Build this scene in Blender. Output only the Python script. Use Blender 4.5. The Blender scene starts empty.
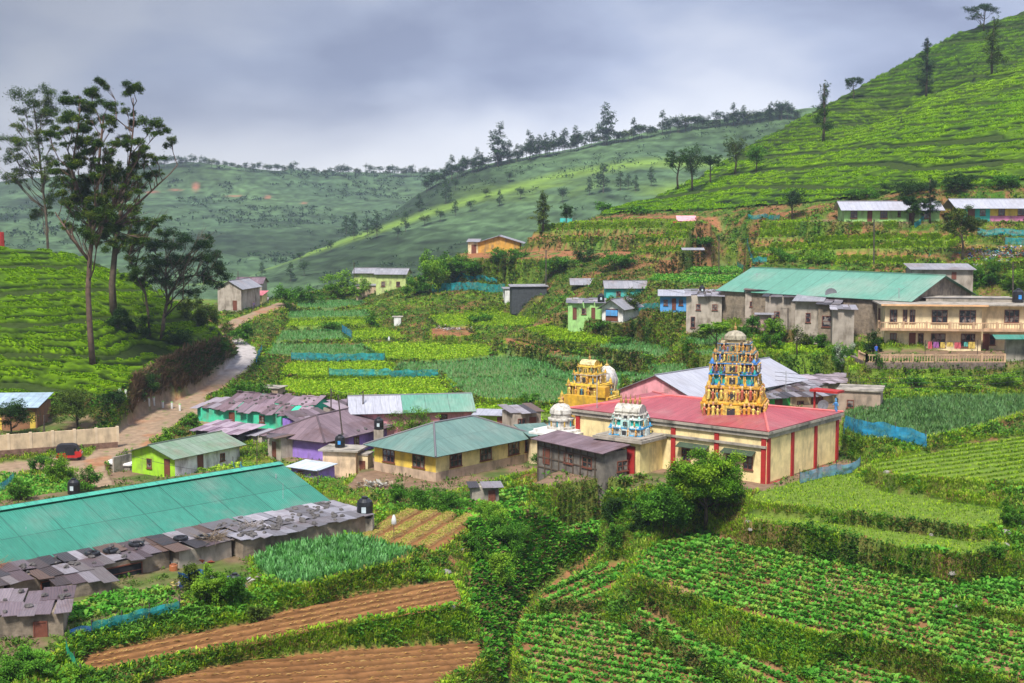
import bpy, math, random
import numpy as np
from mathutils import Vector, Matrix
random.seed(7); RNG = np.random.default_rng(7)
SC = bpy.context.scene
COL = SC.collection
# ---------------------------------------------------------------- camera
F = 1380.0; CX, CY, HZ = 512.0, 341.5, 200.0
TH = math.atan((CY-HZ)/F); SN, CS = math.sin(TH), math.cos(TH)
cam_d = bpy.data.cameras.new('camera'); cam_d.sensor_width = 36; cam_d.lens = 36*F/1024
cam_d.clip_start = 1; cam_d.clip_end = 9000
cam = bpy.data.objects.new('camera', cam_d); COL.objects.link(cam)
cam.location = (0,0,0); cam.rotation_euler = (math.pi/2-TH, 0, 0); SC.camera = cam
# ---------------------------------------------------------------- light
SC.view_settings.view_transform = 'Standard'; SC.view_settings.look = 'None'
SC.view_settings.exposure = 0.86; SC.view_settings.gamma = 1
SC.cycles.volume_bounces = 0
SC.cycles.max_bounces = 5; SC.cycles.transparent_max_bounces = 8
SC.cycles.use_denoising = True
SUN_EL, SUN_AZ = math.radians(55), math.radians(200)   # azimuth measured clockwise from +Y (view direction)
world = bpy.data.worlds.new('World'); SC.world = world; world.use_nodes = True
def build_world():
    nt = world.node_tree; N = nt.nodes; L = nt.links; N.clear()
    out = N.new('ShaderNodeOutputWorld'); bg = N.new('ShaderNodeBackground'); bg2 = N.new('ShaderNodeBackground')
    sky = N.new('ShaderNodeTexSky'); sky.sky_type = 'NISHITA'; sky.sun_disc = False
    sky.sun_elevation = SUN_EL; sky.sun_rotation = SUN_AZ
    bg.inputs[1].default_value = 0.05; L.new(sky.outputs[0], bg.inputs[0])
    tc = N.new('ShaderNodeTexCoord'); sep = N.new('ShaderNodeSeparateXYZ'); L.new(tc.outputs['Generated'], sep.inputs[0])
    mp = N.new('ShaderNodeMapping'); mp.inputs['Scale'].default_value = (1.0, 1.0, 2.0); L.new(tc.outputs['Generated'], mp.inputs[0])
    n1 = N.new('ShaderNodeTexNoise'); n1.inputs['Scale'].default_value = 5.5; n1.inputs['Detail'].default_value = 5; n1.inputs['Roughness'].default_value = 0.45
    n1.inputs['Distortion'].default_value = 0.25
    L.new(mp.outputs[0], n1.inputs[0])
    n2 = N.new('ShaderNodeTexNoise'); n2.inputs['Scale'].default_value = 1.6; n2.inputs['Detail'].default_value = 3; L.new(mp.outputs[0], n2.inputs[0])
    add = N.new('ShaderNodeMath'); add.operation = 'MULTIPLY_ADD'; L.new(n1.outputs[0], add.inputs[0]); add.inputs[1].default_value = 0.6
    m2 = N.new('ShaderNodeMath'); m2.operation = 'MULTIPLY'; L.new(n2.outputs[0], m2.inputs[0]); m2.inputs[1].default_value = 0.4
    L.new(m2.outputs[0], add.inputs[2])
    cr = N.new('ShaderNodeValToRGB'); e = cr.color_ramp
    e.elements[0].position = 0.42; e.elements[0].color = (0.225,0.26,0.385,1)
    e.elements[1].position = 0.58; e.elements[1].color = (0.46,0.495,0.60,1)
    m = e.elements.new(0.5); m.color = (0.33,0.375,0.51,1)
    L.new(add.outputs[0], cr.inputs[0])
    # brighter towards the horizon
    hr = N.new('ShaderNodeMapRange'); hr.inputs['From Min'].default_value = 0.012; hr.inputs['From Max'].default_value = 0.10
    hr.inputs['To Min'].default_value = 1.0; hr.inputs['To Max'].default_value = 0.0; hr.interpolation_type = 'SMOOTHSTEP'
    wob = N.new('ShaderNodeMath'); wob.operation = 'MULTIPLY_ADD'; L.new(n1.outputs[0], wob.inputs[0]); wob.inputs[1].default_value = -0.10
    wa = N.new('ShaderNodeMath'); wa.operation = 'ADD'; L.new(sep.outputs[2], wa.inputs[0]); wa.inputs[1].default_value = 0.05; L.new(wa.outputs[0], wob.inputs[2])
    L.new(wob.outputs[0], hr.inputs[0])
    mx = N.new('ShaderNodeMix'); mx.data_type = 'RGBA'; L.new(hr.outputs[0], mx.inputs[0]); L.new(cr.outputs[0], mx.inputs[6]); mx.inputs[7].default_value = (0.74,0.75,0.78,1)
    # left (west) side of the overcast is heavier, bluer
    lr = N.new('ShaderNodeMapRange'); lr.inputs['From Min'].default_value = -0.42; lr.inputs['From Max'].default_value = 0.05
    lr.inputs['To Min'].default_value = 0.48; lr.inputs['To Max'].default_value = 1.0; L.new(sep.outputs[0], lr.inputs[0])
    lm = N.new('ShaderNodeVectorMath'); lm.operation = 'SCALE'; L.new(mx.outputs[2], lm.inputs[0]); L.new(lr.outputs[0], lm.inputs[3])
    # overcast luminance rises to the zenith
    zr = N.new('ShaderNodeMapRange'); zr.inputs['From Min'].default_value = 0.2; zr.inputs['From Max'].default_value = 0.75
    zr.inputs['To Min'].default_value = 1.0; zr.inputs['To Max'].default_value = 2.1; L.new(sep.outputs[2], zr.inputs[0])
    sc = N.new('ShaderNodeVectorMath'); sc.operation = 'SCALE'; L.new(lm.outputs[0], sc.inputs[0])
    tz = N.new('ShaderNodeMapRange'); tz.inputs['From Min'].default_value = 0.05; tz.inputs['From Max'].default_value = 0.15; tz.inputs['To Min'].default_value = 1.0; tz.inputs['To Max'].default_value = 0.78
    L.new(sep.outputs[2], tz.inputs[0]); tm = N.new('ShaderNodeMath'); tm.operation = 'MULTIPLY'; L.new(tz.outputs[0], tm.inputs[0]); L.new(zr.outputs[0], tm.inputs[1]); L.new(tm.outputs[0], sc.inputs[3])
    L.new(sc.outputs[0], bg2.inputs[0]); bg2.inputs[1].default_value = 1.0
    ad = N.new('ShaderNodeAddShader'); mxs = N.new('ShaderNodeMixShader'); mxs.inputs[0].default_value = 0.93
    L.new(bg.outputs[0], mxs.inputs[1]); L.new(bg2.outputs[0], mxs.inputs[2]); L.new(mxs.outputs[0], out.inputs[0]); N.remove(ad)
build_world()
sd = bpy.data.lights.new('sun', 'SUN'); sd.energy = 3.5; sd.angle = math.radians(10); sd.color = (1.0, 0.96, 0.88)
so = bpy.data.objects.new('sun', sd); COL.objects.link(so)
so.rotation_euler = (math.pi/2-SUN_EL, 0, math.pi-SUN_AZ)
# ---------------------------------------------------------------- projection helpers
def ray(px, py):
    a = (px-CX)/F; b = (CY-py)/F
    return np.array([a, CS+b*SN, -SN+b*CS])
def PD(px, py, D):                       # point on the plane z = -D
    r = ray(px, py); t = -D/r[2]; return r*t
def PY(px, py, Y):                       # point at forward distance Y
    r = ray(px, py); return r*(Y/r[1])
def proj(x, y, z):
    d = y*CS - z*SN; v = y*SN + z*CS
    return CX+F*x/d, CY-F*v/d
# ---------------------------------------------------------------- mesh helpers
def tag(o, label=None, cat=None, group=None, kind=None):
    if label: o['label'] = label
    if cat: o['category'] = cat
    if group: o['group'] = group
    if kind: o['kind'] = kind
    return o
def link(name, me, mat=None, parent=None):
    o = bpy.data.objects.new(name, me); COL.objects.link(o)
    if mat is not None and me is not None:
        for m_ in (mat if isinstance(mat, (list,tuple)) else [mat]): me.materials.append(m_)
    if parent is not None: o.parent = parent
    return o
def empty(name, loc=(0,0,0), rz=0.0, label=None, cat=None, group=None):
    o = bpy.data.objects.new(name, None); COL.objects.link(o); o.empty_display_size = 0.3
    o.location = loc; o.rotation_euler = (0,0,rz); return tag(o, label, cat, group)
def fast_mesh(name, verts, faces, colors=None, k=None, smooth=False):
    """verts (n,3), faces (m,k) arrays, colors (n,3) per vertex"""
    verts = np.asarray(verts, dtype=np.float32); faces = np.asarray(faces, dtype=np.int32)
    me = bpy.data.meshes.new(name); k = faces.shape[1]
    me.vertices.add(len(verts)); me.vertices.foreach_set('co', verts.ravel())
    me.loops.add(faces.size); me.loops.foreach_set('vertex_index', faces.ravel())
    me.polygons.add(len(faces)); me.polygons.foreach_set('loop_start', np.arange(0, faces.size, k, dtype=np.int32))
    if smooth: me.polygons.foreach_set('use_smooth', np.ones(len(faces), dtype=bool))
    if colors is not None:
        ca = me.color_attributes.new('Col', 'FLOAT_COLOR', 'POINT')
        c4 = np.ones((len(verts),4), dtype=np.float32); c4[:,:3] = colors; ca.data.foreach_set('color', c4.ravel())
    me.update(calc_edges=True); return me
class MB:
    """collects boxes, tubes, slabs, lathes; builds ONE mesh object"""
    def __init__(s): s.v=[]; s.f=[]; s.uv=[]; s.c=[]; s.col=(1,1,1)
    def face(s, pts, uv=None, col=None):
        i = len(s.v); s.v += [tuple(p) for p in pts]; s.f.append(tuple(range(i, i+len(pts))))
        s.uv.append(uv or [(0,0)]*len(pts)); s.c += [col or s.col]*len(pts)
    def box(s, x0,x1,y0,y1,z0,z1, col=None, rz=0, o=None):
        p = [(x0,y0,z0),(x1,y0,z0),(x1,y1,z0),(x0,y1,z0),(x0,y0,z1),(x1,y0,z1),(x1,y1,z1),(x0,y1,z1)]
        if rz or o:
            c_, s_ = math.cos(rz), math.sin(rz); ox,oy,oz = o or (0,0,0)
            p = [(a*c_-b*s_+ox, a*s_+b*c_+oy, z+oz) for a,b,z in p]
        for q in ((0,3,2,1),(4,5,6,7),(0,1,5,4),(1,2,6,5),(2,3,7,6),(3,0,4,7)):
            pts = [p[k] for k in q]
            if q in ((0,3,2,1),(4,5,6,7)): uv = [(a,b) for a,b,_ in pts]
            elif q in ((0,1,5,4),(2,3,7,6)): uv = [(a,z) for a,_,z in pts]
            else: uv = [(b,z) for _,b,z in pts]
            s.face(pts, uv, col)
        return s
    def slab(s, p00,p10,p11,p01, th=0.05, col=None):
        """quad p00-p10 (eave) p11-p01 (ridge), thickened downwards; uv in metres: u along eave, v up slope"""
        P = [Vector(p) for p in (p00,p10,p11,p01)]
        n = (P[1]-P[0]).cross(P[3]-P[0]); n.normalize()
        e = (P[1]-P[0]).normalized(); w = n.cross(e)
        uv = [((p-P[0]).dot(e), (p-P[0]).dot(w)) for p in P]
        B = [p-n*th for p in P]
        s.face(P, uv, col); s.face(B[::-1], uv[::-1], col)
        for a in range(4):
            b = (a+1)%4; s.face([P[a],B[a],B[b],P[b]], [uv[a]]*4, col)
        return s
    def tri_slab(s, a,b,c, th=0.05, col=None):
        P = [Vector(p) for p in (a,b,c)]; n = (P[1]-P[0]).cross(P[2]-P[0]); n.normalize()
        e = (P[1]-P[0]).normalized(); w = n.cross(e); uv = [((p-P[0]).dot(e),(p-P[0]).dot(w)) for p in P]
        B = [p-n*th for p in P]; s.face(P, uv, col); s.face(B[::-1], uv[::-1], col)
        for i in range(3):
            j=(i+1)%3; s.face([P[i],B[i],B[j],P[j]], [uv[i]]*4, col)
        return s
    def prism(s, poly, y0, y1, col=None):
        """poly of (x,z) extruded along y"""
        n=len(poly); a=[(x,y0,z) for x,z in poly]; b=[(x,y1,z) for x,z in poly]
        s.face(a, [(x,z) for x,z in poly], col); s.face(b[::-1], [(x,z) for x,z in poly][::-1], col)
        for i in range(n):
            j=(i+1)%n; s.face([a[j],a[i],b[i],b[j]], [(y0,a[j][2]),(y0,a[i][2]),(y1,a[i][2]),(y1,a[j][2])], col)
        return s
    def tube(s, pts, r0, r1=None, n=6, col=None, cap=True):
        r1 = r0 if r1 is None else r1; P=[Vector(p) for p in pts]; m=len(P); rings=[]
        for i,p in enumerate(P):
            t = (P[min(i+1,m-1)]-P[max(i-1,0)]); t = t.normalized() if t.length>1e-9 else Vector((0,0,1))
            a = t.cross(Vector((0.31,0.95,0.05))); 
            if a.length<0.05: a = t.cross(Vector((1,0,0)))
            a.normalize(); b=t.cross(a); r = r0+(r1-r0)*i/(m-1)
            rings.append([p+a*(r*math.cos(2*math.pi*k/n))+b*(r*math.sin(2*math.pi*k/n)) for k in range(n)])
        i0=len(s.v)
        for R in rings: s.v += [tuple(q) for q in R]; s.c += [col or s.col]*n
        for i in range(m-1):
            for k in range(n):
                l=(k+1)%n; s.f.append((i0+i*n+k, i0+i*n+l, i0+(i+1)*n+l, i0+(i+1)*n+k)); s.uv.append([(0,0)]*4)
        if cap:
            s.f.append(tuple(i0+k for k in range(n))[::-1]); s.uv.append([(0,0)]*n)
            s.f.append(tuple(i0+(m-1)*n+k for k in range(n))); s.uv.append([(0,0)]*n)
        return s
    def lathe(s, prof, n=16, o=(0,0,0), col=None, sx=1, sy=1):
        i0=len(s.v); m=len(prof)
        for r,z in prof:
            for k in range(n):
                a=2*math.pi*k/n; s.v.append((o[0]+r*sx*math.cos(a), o[1]+r*sy*math.sin(a), o[2]+z)); s.c.append(col or s.col)
        for i in range(m-1):
            for k in range(n):
                l=(k+1)%n; s.f.append((i0+i*n+k,i0+i*n+l,i0+(i+1)*n+l,i0+(i+1)*n+k)); s.uv.append([(k/n*3,prof[i][1])]*4)
        s.f.append(tuple(i0+k for k in range(n))[::-1]); s.uv.append([(0,0)]*n)
        s.f.append(tuple(i0+(m-1)*n+k for k in range(n))); s.uv.append([(0,0)]*n)
        return s
    def build(s, name, mat, parent=None, smooth=False):
        me = bpy.data.meshes.new(name); me.from_pydata(s.v, [], s.f)
        ul = me.uv_layers.new(name='UVMap'); flat=[c for u in s.uv for q in u for c in q]
        ul.data.foreach_set('uv', flat)
        ca = me.color_attributes.new('Col','FLOAT_COLOR','POINT')
        ca.data.foreach_set('color', [q for c in s.c for q in (c[0],c[1],c[2],1.0)])
        if smooth: me.polygons.foreach_set('use_smooth', [True]*len(me.polygons))
        me.update(); return link(name, me, mat, parent)
# ---------------------------------------------------------------- numpy value noise
_perm = RNG.random((256,256)).astype(np.float32)
def vnoise(x, y, s=1.0, seed=0):
    x = np.asarray(x)/s+seed*17.3+1000; y = np.asarray(y)/s+seed*31.7+1000
    xi = np.floor(x).astype(np.int64); yi = np.floor(y).astype(np.int64); fx = x-xi; fy = y-yi
    fx = fx*fx*(3-2*fx); fy = fy*fy*(3-2*fy); a=_perm
    g = lambda i,j: a[i&255, j&255]
    return (g(xi,yi)*(1-fx)+g(xi+1,yi)*fx)*(1-fy)+(g(xi,yi+1)*(1-fx)+g(xi+1,yi+1)*fx)*fy
def fbm(x,y,s,seed=0,o=3):
    r=0; w=0
    for k in range(o): r = r+vnoise(x,y,s/2**k,seed+k)*0.5**k; w+=0.5**k
    return r/w
# ---------------------------------------------------------------- materials
def mat(name, col, rough=0.8, var=0.15, scale=3.0, bump=0.0, bscale=20.0, metal=0.0, attr=False, spec=0.3, stain=None, stain_amt=0.5, stain_scale=0.8, trans=0.0):
    m = bpy.data.materials.new(name); m.use_nodes = True; nt = m.node_tree; N=nt.nodes; L=nt.links; b = N['Principled BSDF']
    b.inputs['Roughness'].default_value = rough; b.inputs['Metallic'].default_value = metal; b.inputs['Specular IOR Level'].default_value = spec
    geo = N.new('ShaderNodeTexCoord')
    n = N.new('ShaderNodeTexNoise'); n.inputs['Scale'].default_value = scale; n.inputs['Detail'].default_value = 5; L.new(geo.outputs['Object'], n.inputs[0])
    mr = N.new('ShaderNodeMapRange'); mr.inputs['From Min'].default_value=0.3; mr.inputs['From Max'].default_value=0.7
    mr.inputs['To Min'].default_value = 1-var; mr.inputs['To Max'].default_value = 1+var; L.new(n.outputs[0], mr.inputs[0])
    if attr:
        at = N.new('ShaderNodeVertexColor'); at.layer_name='Col'; csock = at.outputs[0]
    else:
        rgb = N.new('ShaderNodeRGB'); rgb.outputs[0].default_value = (*col,1); csock = rgb.outputs[0]
    if stain is not None:
        sn = N.new('ShaderNodeTexNoise'); sn.inputs['Scale'].default_value = stain_scale; sn.inputs['Detail'].default_value = 6; sn.inputs['Roughness'].default_value=0.65
        mp = N.new('ShaderNodeMapping'); mp.inputs['Scale'].default_value=(1,1,0.35); L.new(geo.outputs['Object'], mp.inputs[0]); L.new(mp.outputs[0], sn.inputs[0])
        sr = N.new('ShaderNodeMapRange'); sr.inputs['From Min'].default_value=0.48; sr.inputs['From Max'].default_value=0.66; sr.inputs['To Max'].default_value=stain_amt
        L.new(sn.outputs[0], sr.inputs[0]); mx = N.new('ShaderNodeMix'); mx.data_type='RGBA'; L.new(sr.outputs[0], mx.inputs[0]); L.new(csock, mx.inputs[6]); mx.inputs[7].default_value=(*stain,1); csock = mx.outputs[2]
    sc = N.new('ShaderNodeVectorMath'); sc.operation='SCALE'; L.new(csock, sc.inputs[0]); L.new(mr.outputs[0], sc.inputs[3])
    L.new(sc.outputs[0], b.inputs['Base Color'])
    if bump:
        bn = N.new('ShaderNodeTexNoise'); bn.inputs['Scale'].default_value=bscale; bn.inputs['Detail'].default_value=4; L.new(geo.outputs['Object'], bn.inputs[0])
        bp = N.new('ShaderNodeBump'); bp.inputs['Strength'].default_value=bump; bp.inputs['Distance'].default_value=0.1; L.new(bn.outputs[0], bp.inputs['Height']); L.new(bp.outputs[0], b.inputs['Normal'])
    if trans:
        tr = N.new('ShaderNodeBsdfTranslucent'); L.new(sc.outputs[0], tr.inputs[0]); ms = N.new('ShaderNodeMixShader'); ms.inputs[0].default_value=trans
        L.new(b.outputs[0], ms.inputs[1]); L.new(tr.outputs[0], ms.inputs[2]); L.new(ms.outputs[0], N['Material Output'].inputs[0])
    return m
def roof_mat(name, col, col2=None, rust=(0.16,0.07,0.04), rust_amt=0.3, rough=0.55, sheet=(0.9,2.4), attr=False, metal=0.0, rscale=0.5, mortar=0.02):
    """corrugated sheet roofing: sheets laid in courses, each of a slightly different tone, ribs running up the slope"""
    m = bpy.data.materials.new(name); m.use_nodes=True; nt=m.node_tree; N=nt.nodes; L=nt.links; b=N['Principled BSDF']
    b.inputs['Roughness'].default_value=rough; b.inputs['Specular IOR Level'].default_value=0.35; b.inputs['Metallic'].default_value=metal
    uv=N.new('ShaderNodeUVMap'); uv.uv_map='UVMap'; tc=N.new('ShaderNodeTexCoord')
    mp=N.new('ShaderNodeMapping'); mp.inputs['Rotation'].default_value=(0,0,math.pi/2); L.new(uv.outputs[0], mp.inputs[0])
    br=N.new('ShaderNodeTexBrick'); br.offset=0.0; br.inputs['Scale'].default_value=1.0; br.inputs['Brick Width'].default_value=sheet[1]; br.inputs['Row Height'].default_value=sheet[0]
    br.inputs['Mortar Size'].default_value=mortar; br.inputs['Mortar Smooth'].default_value=0.3; br.inputs['Bias'].default_value=0.0
    c2 = col2 or tuple(c*0.78 for c in col)
    br.inputs['Color1'].default_value=(*col,1); br.inputs['Color2'].default_value=(*c2,1); br.inputs['Mortar'].default_value=(*[c*0.45 for c in c2],1)
    L.new(mp.outputs[0], br.inputs[0]); csock=br.outputs[0]
    if attr:
        at=N.new('ShaderNodeVertexColor'); at.layer_name='Col'; csock=at.outputs[0]
    n=N.new('ShaderNodeTexNoise'); n.inputs['Scale'].default_value=rscale; n.inputs['Detail'].default_value=8; n.inputs['Roughness'].default_value=0.62; L.new(tc.outputs['Object'], n.inputs[0])
    r=N.new('ShaderNodeMapRange'); r.inputs['From Min'].default_value=0.5; r.inputs['From Max'].default_value=0.72; r.inputs['To Max'].default_value=rust_amt; L.new(n.outputs[0], r.inputs[0])
    mx=N.new('ShaderNodeMix'); mx.data_type='RGBA'; L.new(r.outputs[0], mx.inputs[0]); L.new(csock, mx.inputs[6]); mx.inputs[7].default_value=(*rust,1)
    n2=N.new('ShaderNodeTexNoise'); n2.inputs['Scale'].default_value=2.2; n2.inputs['Detail'].default_value=6
    mp2=N.new('ShaderNodeMapping'); mp2.inputs['Scale'].default_value=(2.4,0.35,1); L.new(uv.outputs[0], mp2.inputs[0]); L.new(mp2.outputs[0], n2.inputs[0])
    r2=N.new('ShaderNodeMapRange'); r2.inputs['From Min'].default_value=0.3; r2.inputs['From Max'].default_value=0.7; r2.inputs['To Min'].default_value=0.8; r2.inputs['To Max'].default_value=1.14; L.new(n2.outputs[0], r2.inputs[0])
    s=N.new('ShaderNodeVectorMath'); s.operation='SCALE'; L.new(mx.outputs[2], s.inputs[0]); L.new(r2.outputs[0], s.inputs[3]); L.new(s.outputs[0], b.inputs['Base Color'])
    w=N.new('ShaderNodeTexWave'); w.bands_direction='X'; w.inputs['Scale'].default_value=2.0; L.new(uv.outputs[0], w.inputs[0])
    bp=N.new('ShaderNodeBump'); bp.inputs['Strength'].default_value=0.7; bp.inputs['Distance'].default_value=0.04; L.new(w.outputs[0], bp.inputs['Height'])
    bp2=N.new('ShaderNodeBump'); bp2.inputs['Strength'].default_value=0.5; bp2.inputs['Distance'].default_value=0.06; L.new(n.outputs[0], bp2.inputs['Height']); L.new(bp.outputs[0], bp2.inputs['Normal'])
    L.new(bp2.outputs[0], b.inputs['Normal'])
    return m
M_leaf = mat('leaf', (1,1,1), rough=0.75, var=0.12, scale=0.6, attr=True, spec=0.06, trans=0.25)
M_bark = mat('bark', (0.10,0.075,0.05), rough=0.9, var=0.35, scale=2, bump=0.5, bscale=6)
# ================================================================ TERRAIN
UC = np.arange(-0.55, 0.5501, 1.9/F); NU = len(UC)
YR = 38*np.exp(np.arange(0, math.log(520/38), 0.0036)); NY = len(YR)
GU, GY = np.meshgrid(UC, YR); GX = GU*GY
Z = np.full(GX.shape, np.nan); CLS = np.zeros(GX.shape, dtype=np.int8); FIX = np.zeros(GX.shape, dtype=bool); FLAT = np.zeros(GX.shape, dtype=bool)
BANK, SOIL, ROAD, TEA, LEEK, LAWN, RED, MUD, PAD = range(9)
def pip(px, py, poly):
    ins = np.zeros(px.shape, dtype=bool); n=len(poly)
    for i in range(n):
        x1,y1 = poly[i][:2]; x2,y2 = poly[(i+1)%n][:2]
        if y1==y2: continue
        c = ((y1>py)!=(y2>py)) & (px < (x2-x1)*(py-y1)/(y2-y1)+x1); ins ^= c
    return ins
def plane_of(pts):
    P = np.array(pts); A = np.c_[P[:,0], P[:,1], np.ones(len(P))]
    s,*_ = np.linalg.lstsq(A, P[:,2], rcond=None); return s
FIELDS = {}
def flat(name, D, poly, cls=SOIL, pad=False):
    """terrace polygon in photo pixels on the level -D (or with a D of its own per vertex: best plane)"""
    if D is None:
        pl = plane_of([PD(*p) for p in poly])
    else: pl = np.array([0,0,-float(D)])
    zz = pl[0]*GX+pl[1]*GY+pl[2]; px,py = proj(GX,GY,zz); m = pip(px,py,poly)
    Z[m]=zz[m]; CLS[m]=cls; FIX[m]=True; FLAT[m]=True
    if name: FIELDS[name]=(poly, pl)
def strip(pts, w, cls=BANK, isY=False, fl=False, setz=True):
    """ribbon along a polyline of (px,py,D) (or (px,py,Y) if isY), w metres wide"""
    P = [PY(*p) if isY else PD(*p) for p in pts]
    best = np.full(GX.shape, 1e9); zz = np.zeros(GX.shape)
    for a,b in zip(P[:-1],P[1:]):
        d=b[:2]-a[:2]; l2=max(d@d,1e-9)
        t=np.clip(((GX-a[0])*d[0]+(GY-a[1])*d[1])/l2,0,1)
        q=np.hypot(GX-a[0]-t*d[0], GY-a[1]-t*d[1]); m=q<best; best[m]=q[m]; zz[m]=(a[2]+t*(b[2]-a[2]))[m]
    # at least one grid cell wide
    cell = np.maximum(GY*1.9/F, GY*0.0036)
    m = best < np.maximum(w/2, cell*0.8)
    if setz: Z[m]=zz[m]; FIX[m]=True
    if fl: FLAT[m]=True
    CLS[m]=cls
def ctl(pts, isY=True, cls=None):       # terrain control line, one cell wide
    P = [PY(*p) if isY else PD(*p) for p in pts]
    for a,b in zip(P[:-1],P[1:]):
        n = int(np.hypot(*(b-a)[:2])/0.4)+30
        for t in np.linspace(0,1,n):
            q=a+(b-a)*t; j=int(round(math.log(max(q[1],39)/38)/0.0036)); i=int(round((q[0]/q[1]+0.55)/(1.9/F)))
            if 0<=j<NY and 0<=i<NU and not FLAT[j,i]:
                Z[j,i]=q[2]; FIX[j,i]=True
                if cls is not None: CLS[j,i]=cls
# ---- left tea hill
ctl([(-400,235,195),(-150,240,200),(0,247,200),(60,250,203),(100,262,205),(150,285,205),(200,318,203),(225,332,200)])
ctl([(-400,400,146),(-100,412,148),(0,402,150),(60,398,153),(112,396,157),(140,374,165),(180,354,178),(215,339,190),(230,333,197)])
ctl([(-400,330,165),(0,335,168),(60,335,172),(110,345,176),(150,350,183)])
strip([(-500,470,242),(-100,430,242),(60,330,246),(150,300,250),(196,318,252)], 3, BANK, isY=True)
# ---- right tea hill
ctl([(560,226,294),(600,217,292),(640,214,286),(700,214,274),(760,214,258),(840,208,247),(920,200,240),(1024,192,236),(1250,180,234)])
ctl([(600,213,297),(630,206,303),(690,193,312),(740,178,320),(790,160,325),(844,141,332),(931,97,345),(1024,62,352),(1200,-5,360),(1400,-80,370)])
ctl([(880,150,380),(960,105,390),(1080,55,400),(1300,-20,400)])
ctl([(590,215,315),(612,209,320),(660,196,332),(700,176,345),(749,145,380),(828,103,410),(890,68,430),(956,31,440),(1024,10,450),(1130,-45,455),(1400,-160,460)])
ctl([(520,330,330),(600,300,340),(700,260,390),(800,200,480),(1024,100,515)])
# ---- far low valley behind everything
ctl([(-400,330,400),(0,330,400),(300,330,400),(500,330,420),(640,330,500)]); ctl([(-500,300,515),(0,300,515),(500,300,515)])
ctl([(180,360,300),(300,345,330),(420,345,330),(480,345,330)])
# ---- brow of the middle ground
ctl([(205,305,262),(262,300,285),(290,293,298),(350,283,300),(420,276,290),(460,262,282),(540,248,280),(560,236,276)])
# ---- slopes and ledges of the middle right
STEPS=[]
def slopeY(px,py):
    t=(py-220)/42.0; a=np.interp(px,[540,640,720,830,1120],[290,272,252,230,224]); b=np.interp(px,[540,640,720,1120],[268,244,226,196]); return a+(b-a)*t
def step(pts, w, cls):
    """one narrow terrace of the middle right slope along photo points"""
    out=[]
    STEPS.append((pts,w))
    for (x0_,y0_),(x1_,y1_) in zip(pts[:-1],pts[1:]):
        for k in range(6): t=k/6; out.append((x0_+(x1_-x0_)*t, y0_+(y1_-y0_)*t+0.5*math.sin((x0_+(x1_-x0_)*t)*0.11+y0_)))
    out.append(pts[-1]); strip([(a,b,slopeY(a,b)) for a,b in out], w, cls, isY=True, fl=True)
def ledges(x0, x1, ya, yb, ydsa, ydsb, n, w=2.4, cls=(BANK,RED,LAWN), wob=1.5, seed=0):
    """n ledges between image rows ya..yb (at x0) / ydsa.. (at x1); D for each given by end tuples"""
    rr = random.Random(seed)
    for k in range(n):
        t = k/(n-1) if n>1 else 0
        pts=[]
        for s in np.linspace(0,1,7):
            top = ya[0]+(yb[0]-ya[0])*s; Yt = ya[1]+(yb[1]-ya[1])*s
            bot = ydsa[0]+(ydsb[0]-ydsa[0])*s; Yb = ydsa[1]+(ydsb[1]-ydsa[1])*s
            pts.append((x0+(x1-x0)*s, top+(bot-top)*t+rr.uniform(-wob,wob)*0.6, Yt+(Yb-Yt)*t))
        strip(pts, w*rr.uniform(0.7,1.3), rr.choice(cls), isY=True, fl=False)
for P_,w_,c_ in (([(548,224),(600,222),(662,221)],4.0,LAWN),([(540,231),(600,229),(668,228)],3.2,LAWN),([(536,237),(600,236),(672,235)],3.6,RED),([(560,243),(620,242),(640,242)],2.4,LAWN),
  ([(672,224),(730,223),(800,222)],3.6,LAWN),([(676,231),(740,230),(830,229),(900,229)],3.2,LAWN),([(640,239),(700,238),(760,237),(840,236)],3.2,LAWN),([(905,234),(1000,233),(1100,233)],3.0,RED),
  ([(650,246),(720,245),(800,243)],3.0,RED),([(800,246),(850,241),(900,240),(965,241)],2.8,LAWN),([(640,252),(700,251),(745,250)],3.0,LAWN),([(745,253),(800,250),(860,249),(950,247)],2.8,LAWN),
  ([(830,256),(880,256),(940,257)],3.2,RED),([(650,260),(700,259),(735,259)],2.6,RED),([(745,261),(800,259),(840,262),(905,264)],3.2,LAWN),([(960,247),(1000,248),(1100,250)],3.0,RED),([(935,270),(980,262),(1100,262)],3.0,LAWN)):
    step(P_,w_,c_)
strip([(800,210,246),(850,204,243),(930,196,239)], 3, RED, isY=True)
strip([(630,218,282),(720,218,264),(790,216,252)], 4, RED, isY=True, setz=False)
flat('red_terrace', None, [(455,254,11.2),(470,252,10.8),(540,250,9.9),(635,250,9.3),(630,256,10.2),(560,259,10.9),(462,261,11.9)], RED)
strip([(830,221.5,231),(950,221.5,230),(1024,221,229),(1200,220,228)], 10, MUD, isY=True, fl=True)
strip([(430,291,17.9),(505,291,17.3),(560,298,16.6),(640,298,15.4)], 4, BANK)
flat('green_strip_a', 12.9, [(648,281),(655,275),(742,274),(752,282),(700,284)], LEEK)
flat('green_strip_b', 12.4, [(682,273),(690,268),(756,267),(758,273)], LEEK)
flat('house_ledge', None, [(630,315,16.6),(655,311,16.3),(700,311,16.4),(700,322,17.6),(640,322,17.6)], RED)
flat('small_house_ledge', None, [(535,322,18.2),(545,312,17.5),(640,312,17.2),(650,322,18.0),(620,326,18.4)], MUD)
strip([(655,311,203),(684,313,199)],5,BANK,isY=True,fl=True)
strip([(680,333,187),(721,331,188)],5,BANK,isY=True,fl=True)
strip([(728,319,188),(762,315,185)],5,BANK,isY=True,fl=True)
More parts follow.
